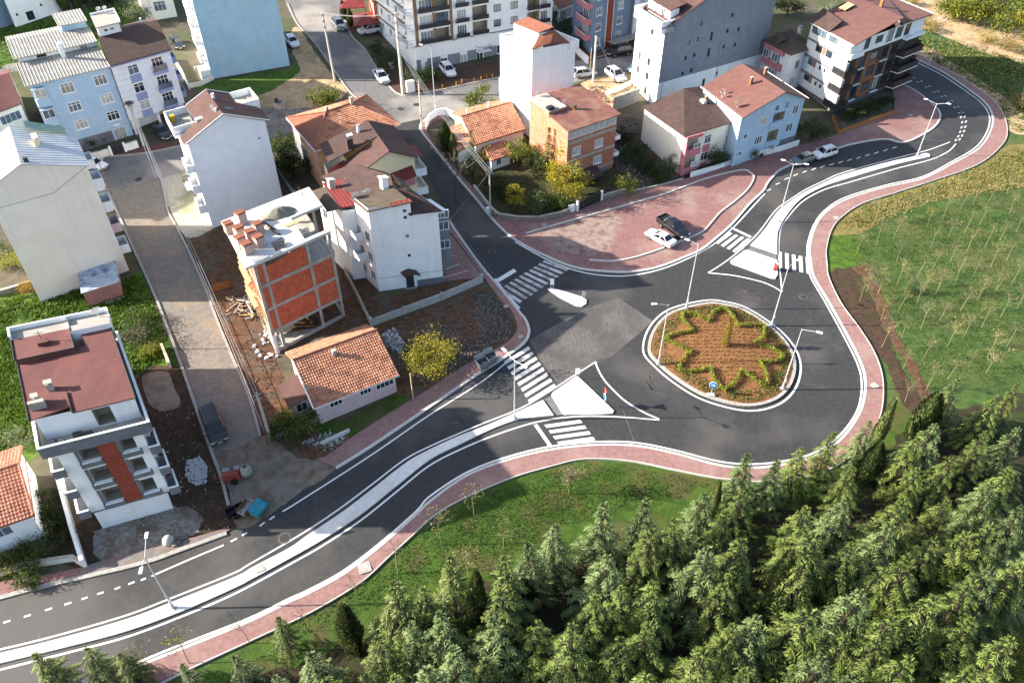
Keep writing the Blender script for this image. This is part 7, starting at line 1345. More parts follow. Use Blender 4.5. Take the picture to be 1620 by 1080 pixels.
def car(kind, col, a, c, label, sc=1.0, name='parked_car'):
    """a: rear pixel, c: front pixel on the ground"""
    A, C = G(*a), G(*c); m_ = (A + C) / 2; rz = math.atan2(C.y - A.y, C.x - A.x); lift = .03
    body, panes, wheel, rim, wr, lt, hw, L = car_meshes(kind, col); t = thing(name, label, {'pickup': 'pickup', 'van': 'van'}.get(kind, 'car'), m_ + Vector((0, 0, lift)), rz, None, tilt=True); t.scale = (sc, sc, sc)
    inst(body, 'body', t)
    for nm, me in panes: inst(me, nm, t)
    for sx in (-1, 1):
        for sy in (-1, 1): wo = inst(wheel, 'tyre', t, (sx * L * .29, sy * (hw - .1), wr)); inst(rim, 'rim', wo)
    hl, tl, pl, xf, xr, zf, zr_, yl = lt
    for sy in (-1, 1): inst(hl, 'headlight', t, (.05, sy * yl * .95, zf)); inst(tl, 'tail_light', t, (xr + .03, sy * yl, zr_))
    inst(pl, 'number_plate', t, (xf - .02, 0, zf - .2)); inst(pl, 'number_plate', t, (xr, 0, zr_ - .25)); return t
car('sedan', 'white', (1062,393), (1026,373), 'white sedan parked on the pink plaza beside the black pickup').location.z += .13
car('pickup', 'black', (1044,353), (1083,381), 'black pickup truck parked on the pink plaza', 1.0, 'pickup_truck').location.z += .13
car('suv', 'white', (1319,243), (1285,253), 'white car parked on the upper road in building shade')
car('hatch', 'grey', (1282,253), (1254,262), 'dark grey car parked behind the white one on the upper road')
car('van', 'black', (331,654), (351,706), 'black van parked on the concrete block street', 1.0, 'parked_van')
car('sedan', 'silver', (594,114), (614,140), 'silver sedan at the kerb of the old street junction', 1.15)
car('suv', 'grey', (528,34), (547,56), 'grey estate car opposite the red canopy', 1.15)
car('suv', 'white', (602,50), (568,56), 'white car half under the red canopy', 1.1)
car('hatch', 'white', (700,107), (718,129), 'white car on the apartment forecourt', 1.2).location.z += .12
car('hatch', 'white', (457,64), (470,79), 'white car beside the tall pale blue wall', 1.15)
car('sedan', 'navy', (251,203), (267,224), 'black car parked under the white clad block', 1.05)
car('hatch', 'white', (141,262), (163,268), 'white car emerging behind the cream block')
car('sedan', 'navy', (273,65), (288,81), 'dark car in the lane between the blue blocks', 1.1)
car('suv', 'black', (995,85), (962,90), 'black off-road car below the steel blue block', 1.2)
car('hatch', 'silver', (909,123), (938,119), 'silver hatchback at the kerb behind the slim white block', 1.15)
car('hatch', 'silver', (962,116), (985,133), 'silver estate car parked near the concrete pole', 1.25)
car('hatch', 'blue', (1018,108), (1000,116), 'pale blue car half hidden by the tall grey block', 1.15)
# ================================================================ STREET LAMPS AND POLES
lamp_m = mat('lamp_post_grey', (170, 174, 178), k=1.0, c2=(186, 190, 193), sc=4, rough=.5, metal=.4); led_m = mat('lamp_head', (214, 216, 218), k=1.0, c2=(224, 226, 228), sc=4, rough=.4)
def lamp(base, H, heads, label, zoff=.17):
    c = G(*base); t = thing('street_lamp', label, 'street lamp', (c.x, c.y, c.z + zoff))
    MB().tube((0, 0, 0), (0, 0, H), .095, .05, 8).build('pole', lamp_m, t); q = MB().box(-.22, .22, -.22, .22, -.05, .04); q.lathe([(.14, .04), (.14, .5), (.1, .55)], n=8); q.build('base_plate', lamp_m, t)
    MB().box(-.02, .11, -.1, .1, 1.0, 1.45).build('junction_box', plastic_w, t)
    for dx, dy, rise in heads:
        e = Vector((dx, dy, H + rise)); a = Vector((dx, dy, 0)).normalized(); MB().tube((0, 0, H - .1), e, .04, .03, 6).build('arm', lamp_m, t)
        MB().obox(e + a * .28 + Vector((0, 0, .02)), .62, .26, .09, math.atan2(dy, dx)).obox(e + a * .28 - Vector((0, 0, .04)), .46, .2, .03, math.atan2(dy, dx)).build('lamp_head', led_m, t)
    return t
lamp((275,963), 7.6, [(-.35,1.5,.35),(.2,-1.0,.1)], 'double-arm street lamp on the median at lower left')
lamp((814,664), 8.4, [(-.9,1.1,.25),(.8,-1.0,.25)], 'double-arm street lamp on the median beside the triangular island')
lamp((1231,352), 9.0, [(-1.1,.5,.3),(1.2,-.5,.3)], 'double-arm street lamp on the upper median near the plaza')
lamp((1450,248), 8.8, [(-1.2,.8,.3),(1.1,-.7,.3)], 'double-arm street lamp at the upper end of the median')
lamp((1085,490), 9.4, [(-1.0,.5,.2)], 'tall single street lamp at the north rim of the roundabout', .3)
lamp((1041,578), 8.6, [(-1.3,-.1,.1)], 'single street lamp at the west rim of the roundabout', .3)
lamp((1220,516), 8.6, [(1.2,.9,.2)], 'single street lamp at the north east rim of the roundabout', .3)
lamp((1237,617), 8.6, [(1.3,-.6,.1)], 'single street lamp at the south east rim of the roundabout', .3)
lamp((1468,105), 9.0, [(-.8,-.2,.1)], 'single street lamp on the pavement below the orchard')
lamp((689,179), 11.0, [(-1.4,.3,.4)], 'tall street lamp at the old street corner', .1)
conp = mat('pole_concrete', (176, 170, 160), k=1.0, c2=(192, 186, 176), sc=2, rough=.9, streak=.1); ins_m = mat('insulator', (92, 72, 62), (110, 88, 76), sc=8, rough=.4)
PT = {}
def pole(key, base, H, label, m=None, r=(.22, .13), arms=(), lean=(0, 0), box=False, name='utility_pole'):
    c = G(*base); t = thing(name, label, 'utility pole', c); top = Vector((lean[0], lean[1], H)); MB().tube((0, 0, -.3), top, r[0], r[1], 8).build('pole', m or conp, t); PT[key] = c + top
    for z, L, az in arms:
        a = Vector((math.cos(az), math.sin(az), 0)); p = top * (z / H); o = MB().obox(p, L, .1, .1, az).build('crossarm', metal_l, t); q = MB()
        for k in (-.45, -.2, .2, .45): q.lathe([(.05, .05), (.07, .12), (.04, .2), (.06, .26), (.03, .32)], p + a * (L * k), 6)
        q.build('insulators', ins_m, o)
    if box: MB().obox(top * .72 + Vector((.45, 0, 0)), .7, .6, .9).build('transformer', lamp_m, t); MB().obox(top * .72, 1.4, .12, .1).build('bracket', metal_l, t)
    return t
pole('U1', (638,150), 14.0, 'massive concrete power pole with crossarms at the junction', r=(.34, .2), arms=((13.6, 1.2, .5), (12.4, 1.6, .5), (10.2, 3.2, .5), (9.6, 2.6, 2.0)), box=True)
pole('U2', (668,203), 8.2, 'concrete utility pole at the garden corner', arms=((7.9, .9, .3),), r=(.17, .11))
pole('U3', (776,345), 7.2, 'grey utility pole at the street corner of the garden', m=lamp_m, arms=((7.0, .9, .3),), r=(.14, .1))
pole('U4', (530,128), 12.0, 'tall slim power pole on the sandy lot', r=(.24, .14), arms=((11.4, .8, 1.4), (10.4, .8, 1.4), (9.4, .8, 1.4)), lean=(-.4, 0))
pole('U5', (228,232), 7.0, 'utility pole with a nest on top before the white clad block', r=(.2, .14), arms=((6.6, .7, .4),))
pole('U6', (428,694), 6.6, 'pale utility pole between block street and yellow green bush', arms=((6.4, .8, .5), (5.8, .8, .5)), r=(.2, .13))
pole('U7', (938,130), 8.4, 'concrete pole with a lamp behind the brick house', r=(.22, .14), arms=((8.2, .6, 2.6),))
pole('U8', (654,632), 3.9, 'thin wooden post in the bare earth plot', m=wood_m, r=(.09, .07), name='wooden_post')
pole('U9', (177,306), 5.0, 'thin leaning post at the top of the block street', m=fr_brown, r=(.07, .05), lean=(-.2, .1), name='wooden_post')
pole('U10', (933,118), 5.0, 'slim wooden pole next to the concrete pole', m=wood_m, r=(.08, .06), name='wooden_post')
pole('U11', (936,40), 9.0, 'dark power pole in front of the steel blue block', m=grey_band, r=(.2, .14), arms=((8.6, .8, .4),))
q = MB(); rr = random.Random(12)
for i in range(120): a = rr.uniform(0, 6.28); p = PT['U5'] + Vector((rr.gauss(0, .25), rr.gauss(0, .25), rr.uniform(.0, .35))); q.tube(p, p + Vector((math.cos(a), math.sin(a), rr.uniform(-.2, .2))) * .5, .025, n=3)
tag(q.build('stork_nest', twig_d), 'twiggy bird nest on the pole before the white clad block', 'nest')
def wires(pts, n, label, spread=.25, sag=.5, r=.022):
    t = thing('power_line', label, 'cable', pts[0])
    for k in range(n):
        b = MB()
        for a, c in zip(pts[:-1], pts[1:]):
            o = Vector((spread * (k - (n - 1) / 2), 0, .1 * (k % 2))); P = [a.lerp(c, i / 8) + o - Vector((0, 0, sag * 4 * (i / 8) * (1 - i / 8))) for i in range(9)]; b.path([p - pts[0] for p in P], r, n=4)
        b.build('wire', metal_l, t)
wires([PT['U1'] - Vector((0, 0, 4)), PT['U2'], PT['U3']], 4, 'bundle of overhead wires from the power pole over the garden')
wires([PT['U3'], G(709, 352)], 1, 'stay wire from the garden pole across the north street', sag=0)
wires([PT['U5'], G(250, 283)], 2, 'pair of stay wires from the nest pole to the block street', .5, 0, .035)
wires([PT['U5'], PT['U6']], 2, 'overhead wires along the block street', .3, .9)
wires([PT['U7'], G(978, 128, 2.2)], 1, 'stay wire of the concrete pole over the parked estate car', sag=.1)
wires([PT['U4'], PT['U1']], 3, 'overhead wires between the two tall power poles', .4, .6)
wires([PT['U1'], G(585, -20, 12)], 3, 'overhead wires running off over the red canopies', .3, .4)
# ================================================================ WALLS, FENCES AND GATES
def wall(name, label, px, h, th, m, cap=None, cat='wall', posts=0, pm=None, base=0):
    P = W_(px); t = thing(name, label, cat, P[0])
    for i in range(len(P) - 1):
        a, c = P[i] - P[0], P[i + 1] - P[0]; L = (c - a).length; dz = c.z - a.z; rz = math.atan2(c.y - a.y, c.x - a.x); dr = Vector((math.cos(rz), math.sin(rz), 0)); nn = Vector((-dr.y, dr.x, 0)) * th / 2; b = MB(); z = Vector((0, 0, 1))
        b.add([a - nn - z * .4, c - nn - z * .4, c + nn - z * .4, a + nn - z * .4, a - nn + z * h, c - nn + z * h, c + nn + z * h, a + nn + z * h], [(0, 3, 2, 1), (4, 5, 6, 7), (0, 1, 5, 4), (1, 2, 6, 5), (2, 3, 7, 6), (3, 0, 4, 7)]); o = b.build('wall_panel', m, t)
        if cap: n2 = nn * 1.35; b = MB(); b.add([a - n2 + z * h, c - n2 + z * h, c + n2 + z * h, a + n2 + z * h, a - n2 + z * (h + .07), c - n2 + z * (h + .07), c + n2 + z * (h + .07), a + n2 + z * (h + .07)], [(0, 3, 2, 1), (4, 5, 6, 7), (0, 1, 5, 4), (1, 2, 6, 5), (2, 3, 7, 6), (3, 0, 4, 7)]); b.build('coping', cap, o)
        if posts:
            k = max(1, int(L / posts))
            for j in range(k + 1): p = a.lerp(c, j / k); MB().obox(p + z * (h * .5 + .1), th * 1.6, th * 1.6, h + .5, rz).build('post', pm or m, t)
    return t
blockw = brickmat('concrete_block_wall', (196, 192, 186), (208, 204, 198), (176, 172, 166), .4, .2, .012, rot=.35, vert=True)
wall('block_wall', 'new concrete block wall with short posts round the white house yard', [(588,516),(640,496),(700,474),(762,447)], 1.0, .2, blockw, posts=4.5)
wall('block_wall', 'grey wall beside the unfinished building plot', [(546,432),(568,475),(588,516)], .9, .2, conc_m)
wall('garden_wall', 'long white wall between the tiled house and the new block', [(94,752),(106,795),(120,845),(137,898)], 1.2, .25, white_w, white_cap)
wall('garden_wall', 'low stained garden wall along the lower left pavement', [(-30,920),(38,898),(118,886),(134,896)], .7, .22, cream_w, conc_m)
stone_w = mat('rubble_stone_wall', (132, 122, 108), (168, 158, 142), sc=4, rough=.95, bump=1.0, bsc=6, dist=.1)
wall('stone_wall', 'low rubble stone wall at the garden corner', [(750,300),(778,336),(788,345),(820,350),(852,350),(885,343),(910,334)], .75, .3, stone_w, conc_m)
wall('stone_wall', 'low stone wall right of the black gate', [(953,317),(975,310),(1001,304)], .8, .3, stone_w, conc_m)
wall('stone_wall', 'broken concrete wall before the demolished plot', [(1001,304),(1040,296),(1080,285)], .35, .25, conc_m)
wall('garden_wall', 'white garden wall before the pale blue house', [(1207,247),(1235,240),(1262,231)], 1.0, .2, white_w, white_cap)
wall('garden_wall', 'white wall with gate gaps before the cream pink house', [(1092,281),(1130,270),(1168,257),(1200,248)], .8, .2, white_w, white_cap)
wall('garden_wall', 'curved white wall at the old street corner', [(674,205),(680,192),(692,184),(706,182),(722,190),(738,206)], 1.2, .18, white_w, white_cap)
wall('garden_wall', 'pale wall before the yard of the sky blue block', [(136,256),(160,251),(176,246)], 1.2, .2, cream_w, conc_m); wall('garden_wall', 'white wall beside the yard gate of the sky blue block', [(200,240),(212,237),(220,234)], 1.3, .25, white_w, conc_m)
wall('retaining_wall', 'bare concrete retaining wall beside the tall grey block', [(970,176),(990,168),(1010,160)], 2.4, .3, conc_m); wall('retaining_wall', 'sloping concrete edge above the retaining wall', [(960,150),(980,142),(1008,128)], .5, .9, cream_w)
wall('garden_wall', 'white garden wall behind the slim white block', [(905,78),(918,92),(930,102)], 1.4, .2, white_w, white_cap)
wall('retaining_wall', 'low grey wall at the foot of the tall pale blue block', [(298,140),(318,136),(338,126)], .8, .2, cream_w); wall('retaining_wall', 'white stair wall left of the tall pale blue block', [(275,95),(290,120),(300,142)], 1.0, .2, white_w)
wall('garden_wall', 'ruined low wall at the foot of the cream block', [(-10,470),(20,462),(52,452)], .7, .3, stone_w, conc_m)
wall('garden_wall', 'low pink garden wall with timber edging by the yellow green bush', [(436,694),(462,684),(492,670),(506,664)], .5, .25, pink_w)
wall('broken_wall', 'crumbling ochre wall stub by the block street', [(258,552),(264,566),(270,582)], .9, .3, cream_y)
wall('garden_wall', 'concrete path edge beside the white brown-roofed block', [(436,262),(452,290),(474,322)], .6, .3, conc_m)
def gate(label, a, c, h, m, n=9):
    A, C = G(*a), G(*c); t = thing('metal_gate', label, 'gate', A); D = C - A; L = D.length; rz = math.atan2(D.y, D.x)
    for i in range(n): p = D * ((i + .5) / n); MB().obox(p + Vector((0, 0, h / 2)), L / n * .82, .05, h, rz).build('panel', m, t)
    for k in (.15, h - .1): MB().tube(Vector((0, 0, k)), D + Vector((0, 0, k)), .04, n=4).build('rail', m, t)
    for p in (Vector(), D): MB().obox(p + Vector((0, 0, h / 2 + .1)), .3, .3, h + .3, rz).build('gate_post', white_w, t)
gate('black sliding gate between the garden walls on the plaza', (913,335), (951,318), 1.5, metal_d); gate('dark yard gate under the sky blue block', (178,247), (200,241), 1.4, metal_d, 7)
orange_m = mat('orange_timber', (168, 108, 60), (186, 126, 74), sc=2, rough=.8, stretch=(3, 3, 1))
A, C = G(1326, 213), G(1418, 180); t = thing('timber_fence', 'orange timber board fence before the brown apartments', 'fence', A); D = C - A; rz = math.atan2(D.y, D.x)
for i in range(16): MB().obox(D * ((i + .5) / 16) + Vector((0, 0, .4)), D.length / 16 - .03, .06, .9 + .06 * (i % 2), rz).build('board', orange_m, t)
A2 = G(1316, 188); D2 = A2 - A
for i in range(5): MB().obox(D2 * ((i + .5) / 5) + Vector((0, 0, .4)), D2.length / 5 - .03, .06, .95, math.atan2(D2.y, D2.x)).build('board', orange_m, t)
P = W_([(300,400),(318,440),(338,482),(358,530),(378,580),(398,630),(418,685)]); t = thing('pipe_fence', 'thin pipe and wire fence along the right of the block street', 'fence', P[0])
for i in range(len(P)):
    MB().tube(P[i] - P[0], P[i] - P[0] + Vector((0, 0, 1.3)), .05, n=5).build('post', metal_l, t)
    if i:
        for k in (.5, 1.2): MB().tube(P[i - 1] - P[0] + Vector((0, 0, k)), P[i] - P[0] + Vector((0, 0, k)), .03, n=4).build('rail', wood_m if k < 1 else metal_l, t)
MB_ = MB().obox((0, 0, .5), 2.2, .06, 1.1, .5); tag(MB_.build('site_board', orange_m, loc=G(352,458)), 'orange hoarding board at the edge of the building plot', 'board')
yel = mat('yellow_bollard', (196, 140, 40), (208, 154, 54), sc=4, rough=.6)
for i, (x, y) in enumerate([(700,140),(722,136),(731,132),(750,129),(761,127),(770,124),(779,123)]):
    tag(MB().lathe([(.14, 0), (.14, .06), (.09, .1), (.08, .6), (.03, .66)], n=8).build('bollard', yel, loc=G(x, y) + Vector((0, 0, .14))), 'yellow bollard along the apartment forecourt', 'bollard', 'bollards of the apartment forecourt')
# ================================================================ SIGNS, BINS AND SITE EQUIPMENT
blue_s = mat('sign_blue', (30, 104, 190), (36, 112, 198), sc=3, rough=.4); red_s = mat('sign_red', (196, 36, 32), (204, 44, 40), sc=3, rough=.4); white_s = mat('sign_white', (232, 232, 232), k=1.0, c2=(238, 238, 238), sc=3, rough=.4)
def faceplate(t, c, r, az, m, n=20, rot=0, nm='sign_disc', thick=.03):
    d = Vector((math.cos(az), math.sin(az), 0)); sd = Vector((-d.y, d.x, 0)); P = [c + (sd * math.cos(rot + 6.283 * i / n) + Vector((0, 0, 1)) * math.sin(rot + 6.283 * i / n)) * r for i in range(n)]; b = MB(); b.add([p + d * thick for p in P] + P, [tuple(range(n)), tuple(range(2 * n - 1, n - 1, -1))] + [(i, n + i, n + (i + 1) % n, (i + 1) % n) for i in range(n)]); return b.build(nm, m, t), d, sd
c = G(1124, 627); c.z = island_z(c.x, c.y); t = thing('road_sign', 'round blue arrow sign on the roundabout rim', 'sign', c); MB().tube((0, 0, 0), (0, 0, 1.5), .035, n=6).build('post', lamp_m, t)
o, dv, sd = faceplate(t, Vector((0, 0, 1.55)), .42, -1.9, white_s); faceplate(t, Vector((0, 0, 1.55)) + dv * .031, .38, -1.9, blue_s, nm='sign_face')
b = MB(); q = Vector((0, 0, 1.55)) + dv * .065; b.add([q - sd * .22 - Vector((0, 0, .04)), q + sd * .02 - Vector((0, 0, .04)), q + sd * .02 + Vector((0, 0, .04)), q - sd * .22 + Vector((0, 0, .04))], [(0, 1, 2, 3)]); b.add([q + sd * .02 - Vector((0, 0, .14)), q + sd * .24, q + sd * .02 + Vector((0, 0, .14))], [(0, 1, 2)]); b.build('arrow', white_s, t)
MB().box(-.4, .4, -.25, .25, -.05, .12).build('concrete_foot', kerb_m, t)
c = G(955, 645) + Vector((0, 0, .17)); t = thing('road_sign', 'post with a give-way triangle and a blue disc on the triangular island', 'sign', c); MB().tube((0, 0, 0), (0, 0, 2.6), .035, n=6).build('post', lamp_m, t)
faceplate(t, Vector((0, 0, 2.4)), .5, .2, red_s, 3, -math.pi / 2, 'triangle'); o, dv, sd = faceplate(t, Vector((0, 0, 2.4)) + Vector((math.cos(.2), math.sin(.2), 0)) * .03, .36, .2, white_s, 3, -math.pi / 2, 'triangle_face'); faceplate(t, Vector((0, 0, 1.55)), .4, .2 + math.pi, white_s); faceplate(t, Vector((0, 0, 1.55)) - Vector((math.cos(.2), math.sin(.2), 0)) * .031, .35, .2 + math.pi, blue_s, nm='sign_face')
for px, lb, h in (((913,600), 'white marker panel at the tip of the triangular island', 1.5), ((1174,398), 'white marker panel at the corner of the upper island', 1.5), ((923,474), 'narrow marker post on the teardrop island', 1.1), ((873,459), 'thin marker post at the north tip of the teardrop island', 1.6)):
    c = G(*px) + Vector((0, 0, .17)); t = thing('road_marker', lb, 'marker', c); b = MB(); b.tube((-.15, 0, 0), (-.15, 0, h), .03, n=5); b.tube((.15, 0, 0), (.15, 0, h), .03, n=5); b.build('posts', lamp_m, t); MB().box(-.25, .25, -.03, .03, h * .45, h).build('panel', white_s if h > 1.2 else lamp_m, t)
c = G(1226, 428) + Vector((0, 0, .17)); t = thing('road_sign', 'small red and white sign lying at the east corner of the upper island', 'sign', c); MB().obox((0, 0, .5), .08, .7, .9, .3).build('red_panel', red_s, t); MB().obox((.05, 0, .95), .1, .5, .3, .3).build('white_panel', white_s, t); MB().obox((0, 0, .03), .5, .5, .06, .3).build('foot', tyre_m, t)
binm = mat('galvanised_bin', (150, 154, 156), (168, 171, 172), sc=3, rough=.5, metal=.5)
for (x, y), lb in (((764,584), 'left of two grey wheeled rubbish bins at the kerb'), ((777,575), 'right of two grey wheeled rubbish bins at the kerb')):
    c = G(x, y) + Vector((0, 0, .1)); t = thing('rubbish_bin', lb, 'bin', c, .62)
    b = MB(); b.add([(-.5, -.4, .2), (.5, -.4, .2), (.5, .4, .2), (-.5, .4, .2), (-.65, -.52, 1.15), (.65, -.52, 1.15), (.65, .52, 1.15), (-.65, .52, 1.15)], [(0, 3, 2, 1), (0, 1, 5, 4), (1, 2, 6, 5), (2, 3, 7, 6), (3, 0, 4, 7)]); b.build('bin_body', binm, t)
    MB().box(-.62, .62, -.49, .49, .95, .97).build('rubbish', fr_dark, t); b = MB().box(-.7, .7, -.57, -.5, 1.12, 1.2).box(-.7, .7, .5, .57, 1.12, 1.2).box(-.7, -.63, -.5, .5, 1.12, 1.2).box(.63, .7, -.5, .5, 1.12, 1.2); b.build('rim', binm, t)
    MB().slab([(-.65, .54, 1.2), (.65, .54, 1.2), (.6, .75, 1.75), (-.6, .75, 1.75)], .04).build('lid', binm, t)
    for sx in (-1, 1):
        for sy in (-1, 1): MB().lathe([(.1, -.03), (.1, .03)], (sx * .42, sy * .33, .1), 8, axis='Y').build('wheel', tyre_m, t)
cab = thing('utility_cabinet', 'pale grey utility cabinet beside the massive power pole', 'cabinet', G(650, 147) + Vector((0, 0, .1)), .5); MB().box(-.7, .7, -.4, .4, .15, 2.0).build('cabinet_body', plastic_w, cab); MB().box(-.75, .75, -.45, .45, 2.0, 2.1).build('cabinet_top', plastic_w, cab); MB().box(-.8, .8, -.5, .5, -.2, .15).build('plinth', conc_m, cab)
for x in (-.35, .35): MB().box(x - .32, x + .32, -.425, -.4, .25, 1.9).build('cabinet_door', plastic_w, cab)
for px, lb, s_ in (((904,336), 'white meter box at the black garden gate', 1.0), ((773,338), 'white junction box at the garden pole', .8), ((620,110), 'white meter box on the lane by the apartment block', 1.0)):
    q = thing('meter_box', lb, 'box', G(*px) + Vector((0, 0, .15)), .4); MB().box(-.45 * s_, .45 * s_, -.2, .2, 0, 1.1 * s_).build('box_body', plastic_w, q); MB().box(-.4 * s_, .4 * s_, -.22, -.2, .1, 1.0 * s_).build('box_door', plastic_w, q)
# concrete mixer
mr_ = mat('mixer_red', (150, 62, 54), (170, 80, 70), sc=3, rough=.6); mw_ = mat('mixer_dusty_white', (160, 154, 146), (180, 174, 166), sc=3, rough=.8)
t = thing('concrete_mixer', 'red and white trailer concrete mixer on the dirt apron', 'mixer', G(376, 757) + Vector((0, 0, .04)), .25)
MB().box(-1.3, .5, -.55, .55, .5, .62).build('chassis', mr_, t); MB().box(-1.2, .4, -.5, .05, .62, 1.25).build('engine_cover', mr_, t); MB().box(-1.2, .4, .06, .5, .62, 1.3).build('hopper', mw_, t); MB().box(-.5, -.1, .1, .4, 1.3, 1.33).build('hopper_opening', fr_dark, t)
MB().lathe([(.2, 0), (.55, .15), (.6, .5), (.45, .9), (.28, 1.05)], (1.0, 0, .45), 12).build('drum', mw_, t); MB().lathe([(.2, 1.06), (.22, 1.08)], (1.0, 0, .45), 12).build('drum_mouth', fr_dark, t); MB().tube((-1.3, 0, .55), (-2.2, .1, .45), .06, n=5).build('drawbar', mr_, t)
for sy in (-1, 1): MB().lathe([(.15, -.08), (.36, -.08), (.36, .08), (.15, .08)], (-.2, sy * .72, .36), 14, axis='Y').build('wheel', tyre_m, t)
turq = mat('turquoise_paint', (46, 142, 158), (62, 158, 172), sc=2, rough=.6)
t = thing('skip', 'turquoise tipping skip at the road edge', 'skip', G(411, 810) + Vector((0, 0, .05)), 1.15); t.scale = (.82, .82, .82); b = MB(); b.add([(-.9, -.55, .2), (.9, -.55, .2), (.9, .45, .2), (-.9, .45, .2), (-1.0, -.75, .85), (1.0, -.75, .85), (1.0, .75, 1.25), (-1.0, .75, 1.25)], [(0, 3, 2, 1), (0, 1, 5, 4), (1, 2, 6, 5), (2, 3, 7, 6), (3, 0, 4, 7)]); b.build('skip_body', turq, t); MB().slab([(-.95, -.7, .82), (.95, -.7, .82), (.95, .7, 1.2), (-.95, .7, 1.2)], .04).build('skip_cover', turq, t); MB().box(-.03, .03, -.7, .7, 1.0, 1.06).build('cover_rib', turq, t)
for x in (-.6, .6): MB().box(x - .08, x + .08, -.5, .5, 0, .2).build('skid', metal_d, t)
t = thing('hand_cart', 'white and rust hand cart beside the turquoise skip', 'cart', G(391, 808) + Vector((0, 0, .05)), 1.2); MB().box(-.8, .8, -.45, .45, .35, .45).build('cart_floor', mw_, t); MB().box(-.8, .8, -.5, -.45, .35, .8).build('side_board', fr_brown, t); MB().box(-.8, .8, .45, .5, .35, .8).build('side_board', fr_brown, t); MB().box(.75, .8, -.45, .45, .45, .8).build('end_board', mw_, t)
for sy in (-1, 1): MB().lathe([(.06, -.04), (.28, -.04), (.28, .04), (.06, .04)], (0, sy * .58, .28), 12, axis='Y').build('wheel', tyre_m, t)
for px, lb, s_ in (((380,805), 'black plastic crate left of the hand cart', .45), ((376,816), 'second black crate nearer the pavement', .4), ((367,812), 'flat black tub with a white rag', .5)):
    q = thing('crate', lb, 'crate', G(*px) + Vector((0, 0, .04)), .6); b = MB().box(-s_, s_, -s_ * .8, -s_ * .72, 0, .5).box(-s_, s_, s_ * .72, s_ * .8, 0, .5).box(-s_, -s_ * .92, -s_ * .72, s_ * .72, 0, .5).box(s_ * .92, s_, -s_ * .72, s_ * .72, 0, .5); b.build('crate_sides', metal_d, q); MB().box(-s_ * .92, s_ * .92, -s_ * .72, s_ * .72, 0, .06).build('crate_floor', metal_d, q)
t = tag(MB().tube((-1.6, 0, .2), (1.6, 0, .2), .2, .2, 10).box(-1.5, 1.5, -.22, .22, 0, .1).build('concrete_beam', mat('pale_beam', (206, 204, 198), (220, 218, 212), sc=3, rough=.8), loc=G(531, 692)), 'long pale pipe lying in the yard of the pink house', 'pipe'); t.rotation_euler = (0, 0, .62)
sack = mat('white_sack', (196, 190, 182), (212, 208, 202), sc=3, rough=.9)
t = thing('bulk_bag', 'half-full white building sack before the new white block', 'sack', G(268, 858) + Vector((0, 0, .02)), .3); MB().lathe([(.4, 0), (.55, .2), (.5, .55), (.3, .8), (.1, .86)], n=9).build('sack', sack, t, smooth=True); MB().lathe([(.3, 0), (.5, .12), (.42, .3), (.1, .36)], (.6, -.3, 0), 9).build('spilled_sand', rubble_m, t, smooth=True)
# stone well ring
t = thing('well_ring', 'concrete well ring on the grey lot behind the white block', 'well', G(443, 170), 0); b = MB(); n = 18; R0, R1 = 1.0, .8; vs = []
for r_, z in ((R0, -.2), (R0, 1.0), (R1, 1.0), (R1, .1)): vs += [(r_ * math.cos(6.283 * i / n), r_ * math.sin(6.283 * i / n), z) for i in range(n)]
b.add(vs, [(k * n + i, k * n + (i + 1) % n, (k + 1) * n + (i + 1) % n, (k + 1) * n + i) for k in range(3) for i in range(n)]); b.build('ring', conc_m, t); MB().lathe([(.01, .1), (.8, .11), (.8, .12), (.01, .13)], n=18).build('dark_water', fr_dark, t); MB().obox((-.5, .3, 1.2), .6, .4, .5, .4).build('bucket', fr_dark, t)
# brick pallets, sand heap and boards on the unfinished roof
Bc = BCON; zt = 12.42; br_w = mat('pallet_bricks', (206, 172, 158), (220, 190, 178), sc=6, rough=.9)
for i, (x, y) in enumerate([(.2, 2.2), (1.7, 2.6), (-.1, 4.0), (1.2, 4.3), (.3, 6.0), (-.5, 7.6), (2.4, 5.2), (1.2, 8.4)]):
    t = thing('brick_pallet', ['stack of hollow bricks at the front corner of the unfinished roof', 'brick stack right of the front corner stack', 'brick stack in the second row at the roof edge', 'brick stack in the middle of the unfinished roof', 'brick stack behind the middle ones', 'brick stack near the left edge of the unfinished roof', 'brick stack nearest the boards on the unfinished roof', 'rearmost single brick stack on the unfinished roof'][i], 'bricks', Bc.root.location + Bc.P(x, y, zt), math.atan2(Bc.u.y, Bc.u.x) + RB.uniform(-.1, .1))
    MB().box(-.5, .5, -.45, .45, 0, .12).build('pallet', wood_m, t); hh_ = 5 if i != 7 else 6
    for k in range(hh_):
        for j in range(4): MB().box(-.5 + .01 * (k % 2), .49, -.45 + j * .225 + .008, -.45 + (j + 1) * .225 - .008, .12 + k * .24, .12 + (k + 1) * .24 - .012).build('brick_course', br_w if k < hh_ - 1 else roof_orange, t)
b = MB(); rr = random.Random(9); n = 22; rings = [[(0, 0, .75)]]; vs = [(0, 0, .75)]
for k, (r_, z) in enumerate(((.5, .68), (.95, .42), (1.4, .14), (1.65, 0))): vs += [(r_ * 1.25 * math.cos(6.283 * i / n) * rr.uniform(.88, 1.12), r_ * .8 * math.sin(6.283 * i / n) * rr.uniform(.88, 1.12), z * rr.uniform(.85, 1.1)) for i in range(n)]
b.add(vs, [(0, 1 + i, 1 + (i + 1) % n) for i in range(n)] + [(1 + k * n + i, 1 + (k + 1) * n + i, 1 + (k + 1) * n + (i + 1) % n, 1 + k * n + (i + 1) % n) for k in range(3) for i in range(n)])
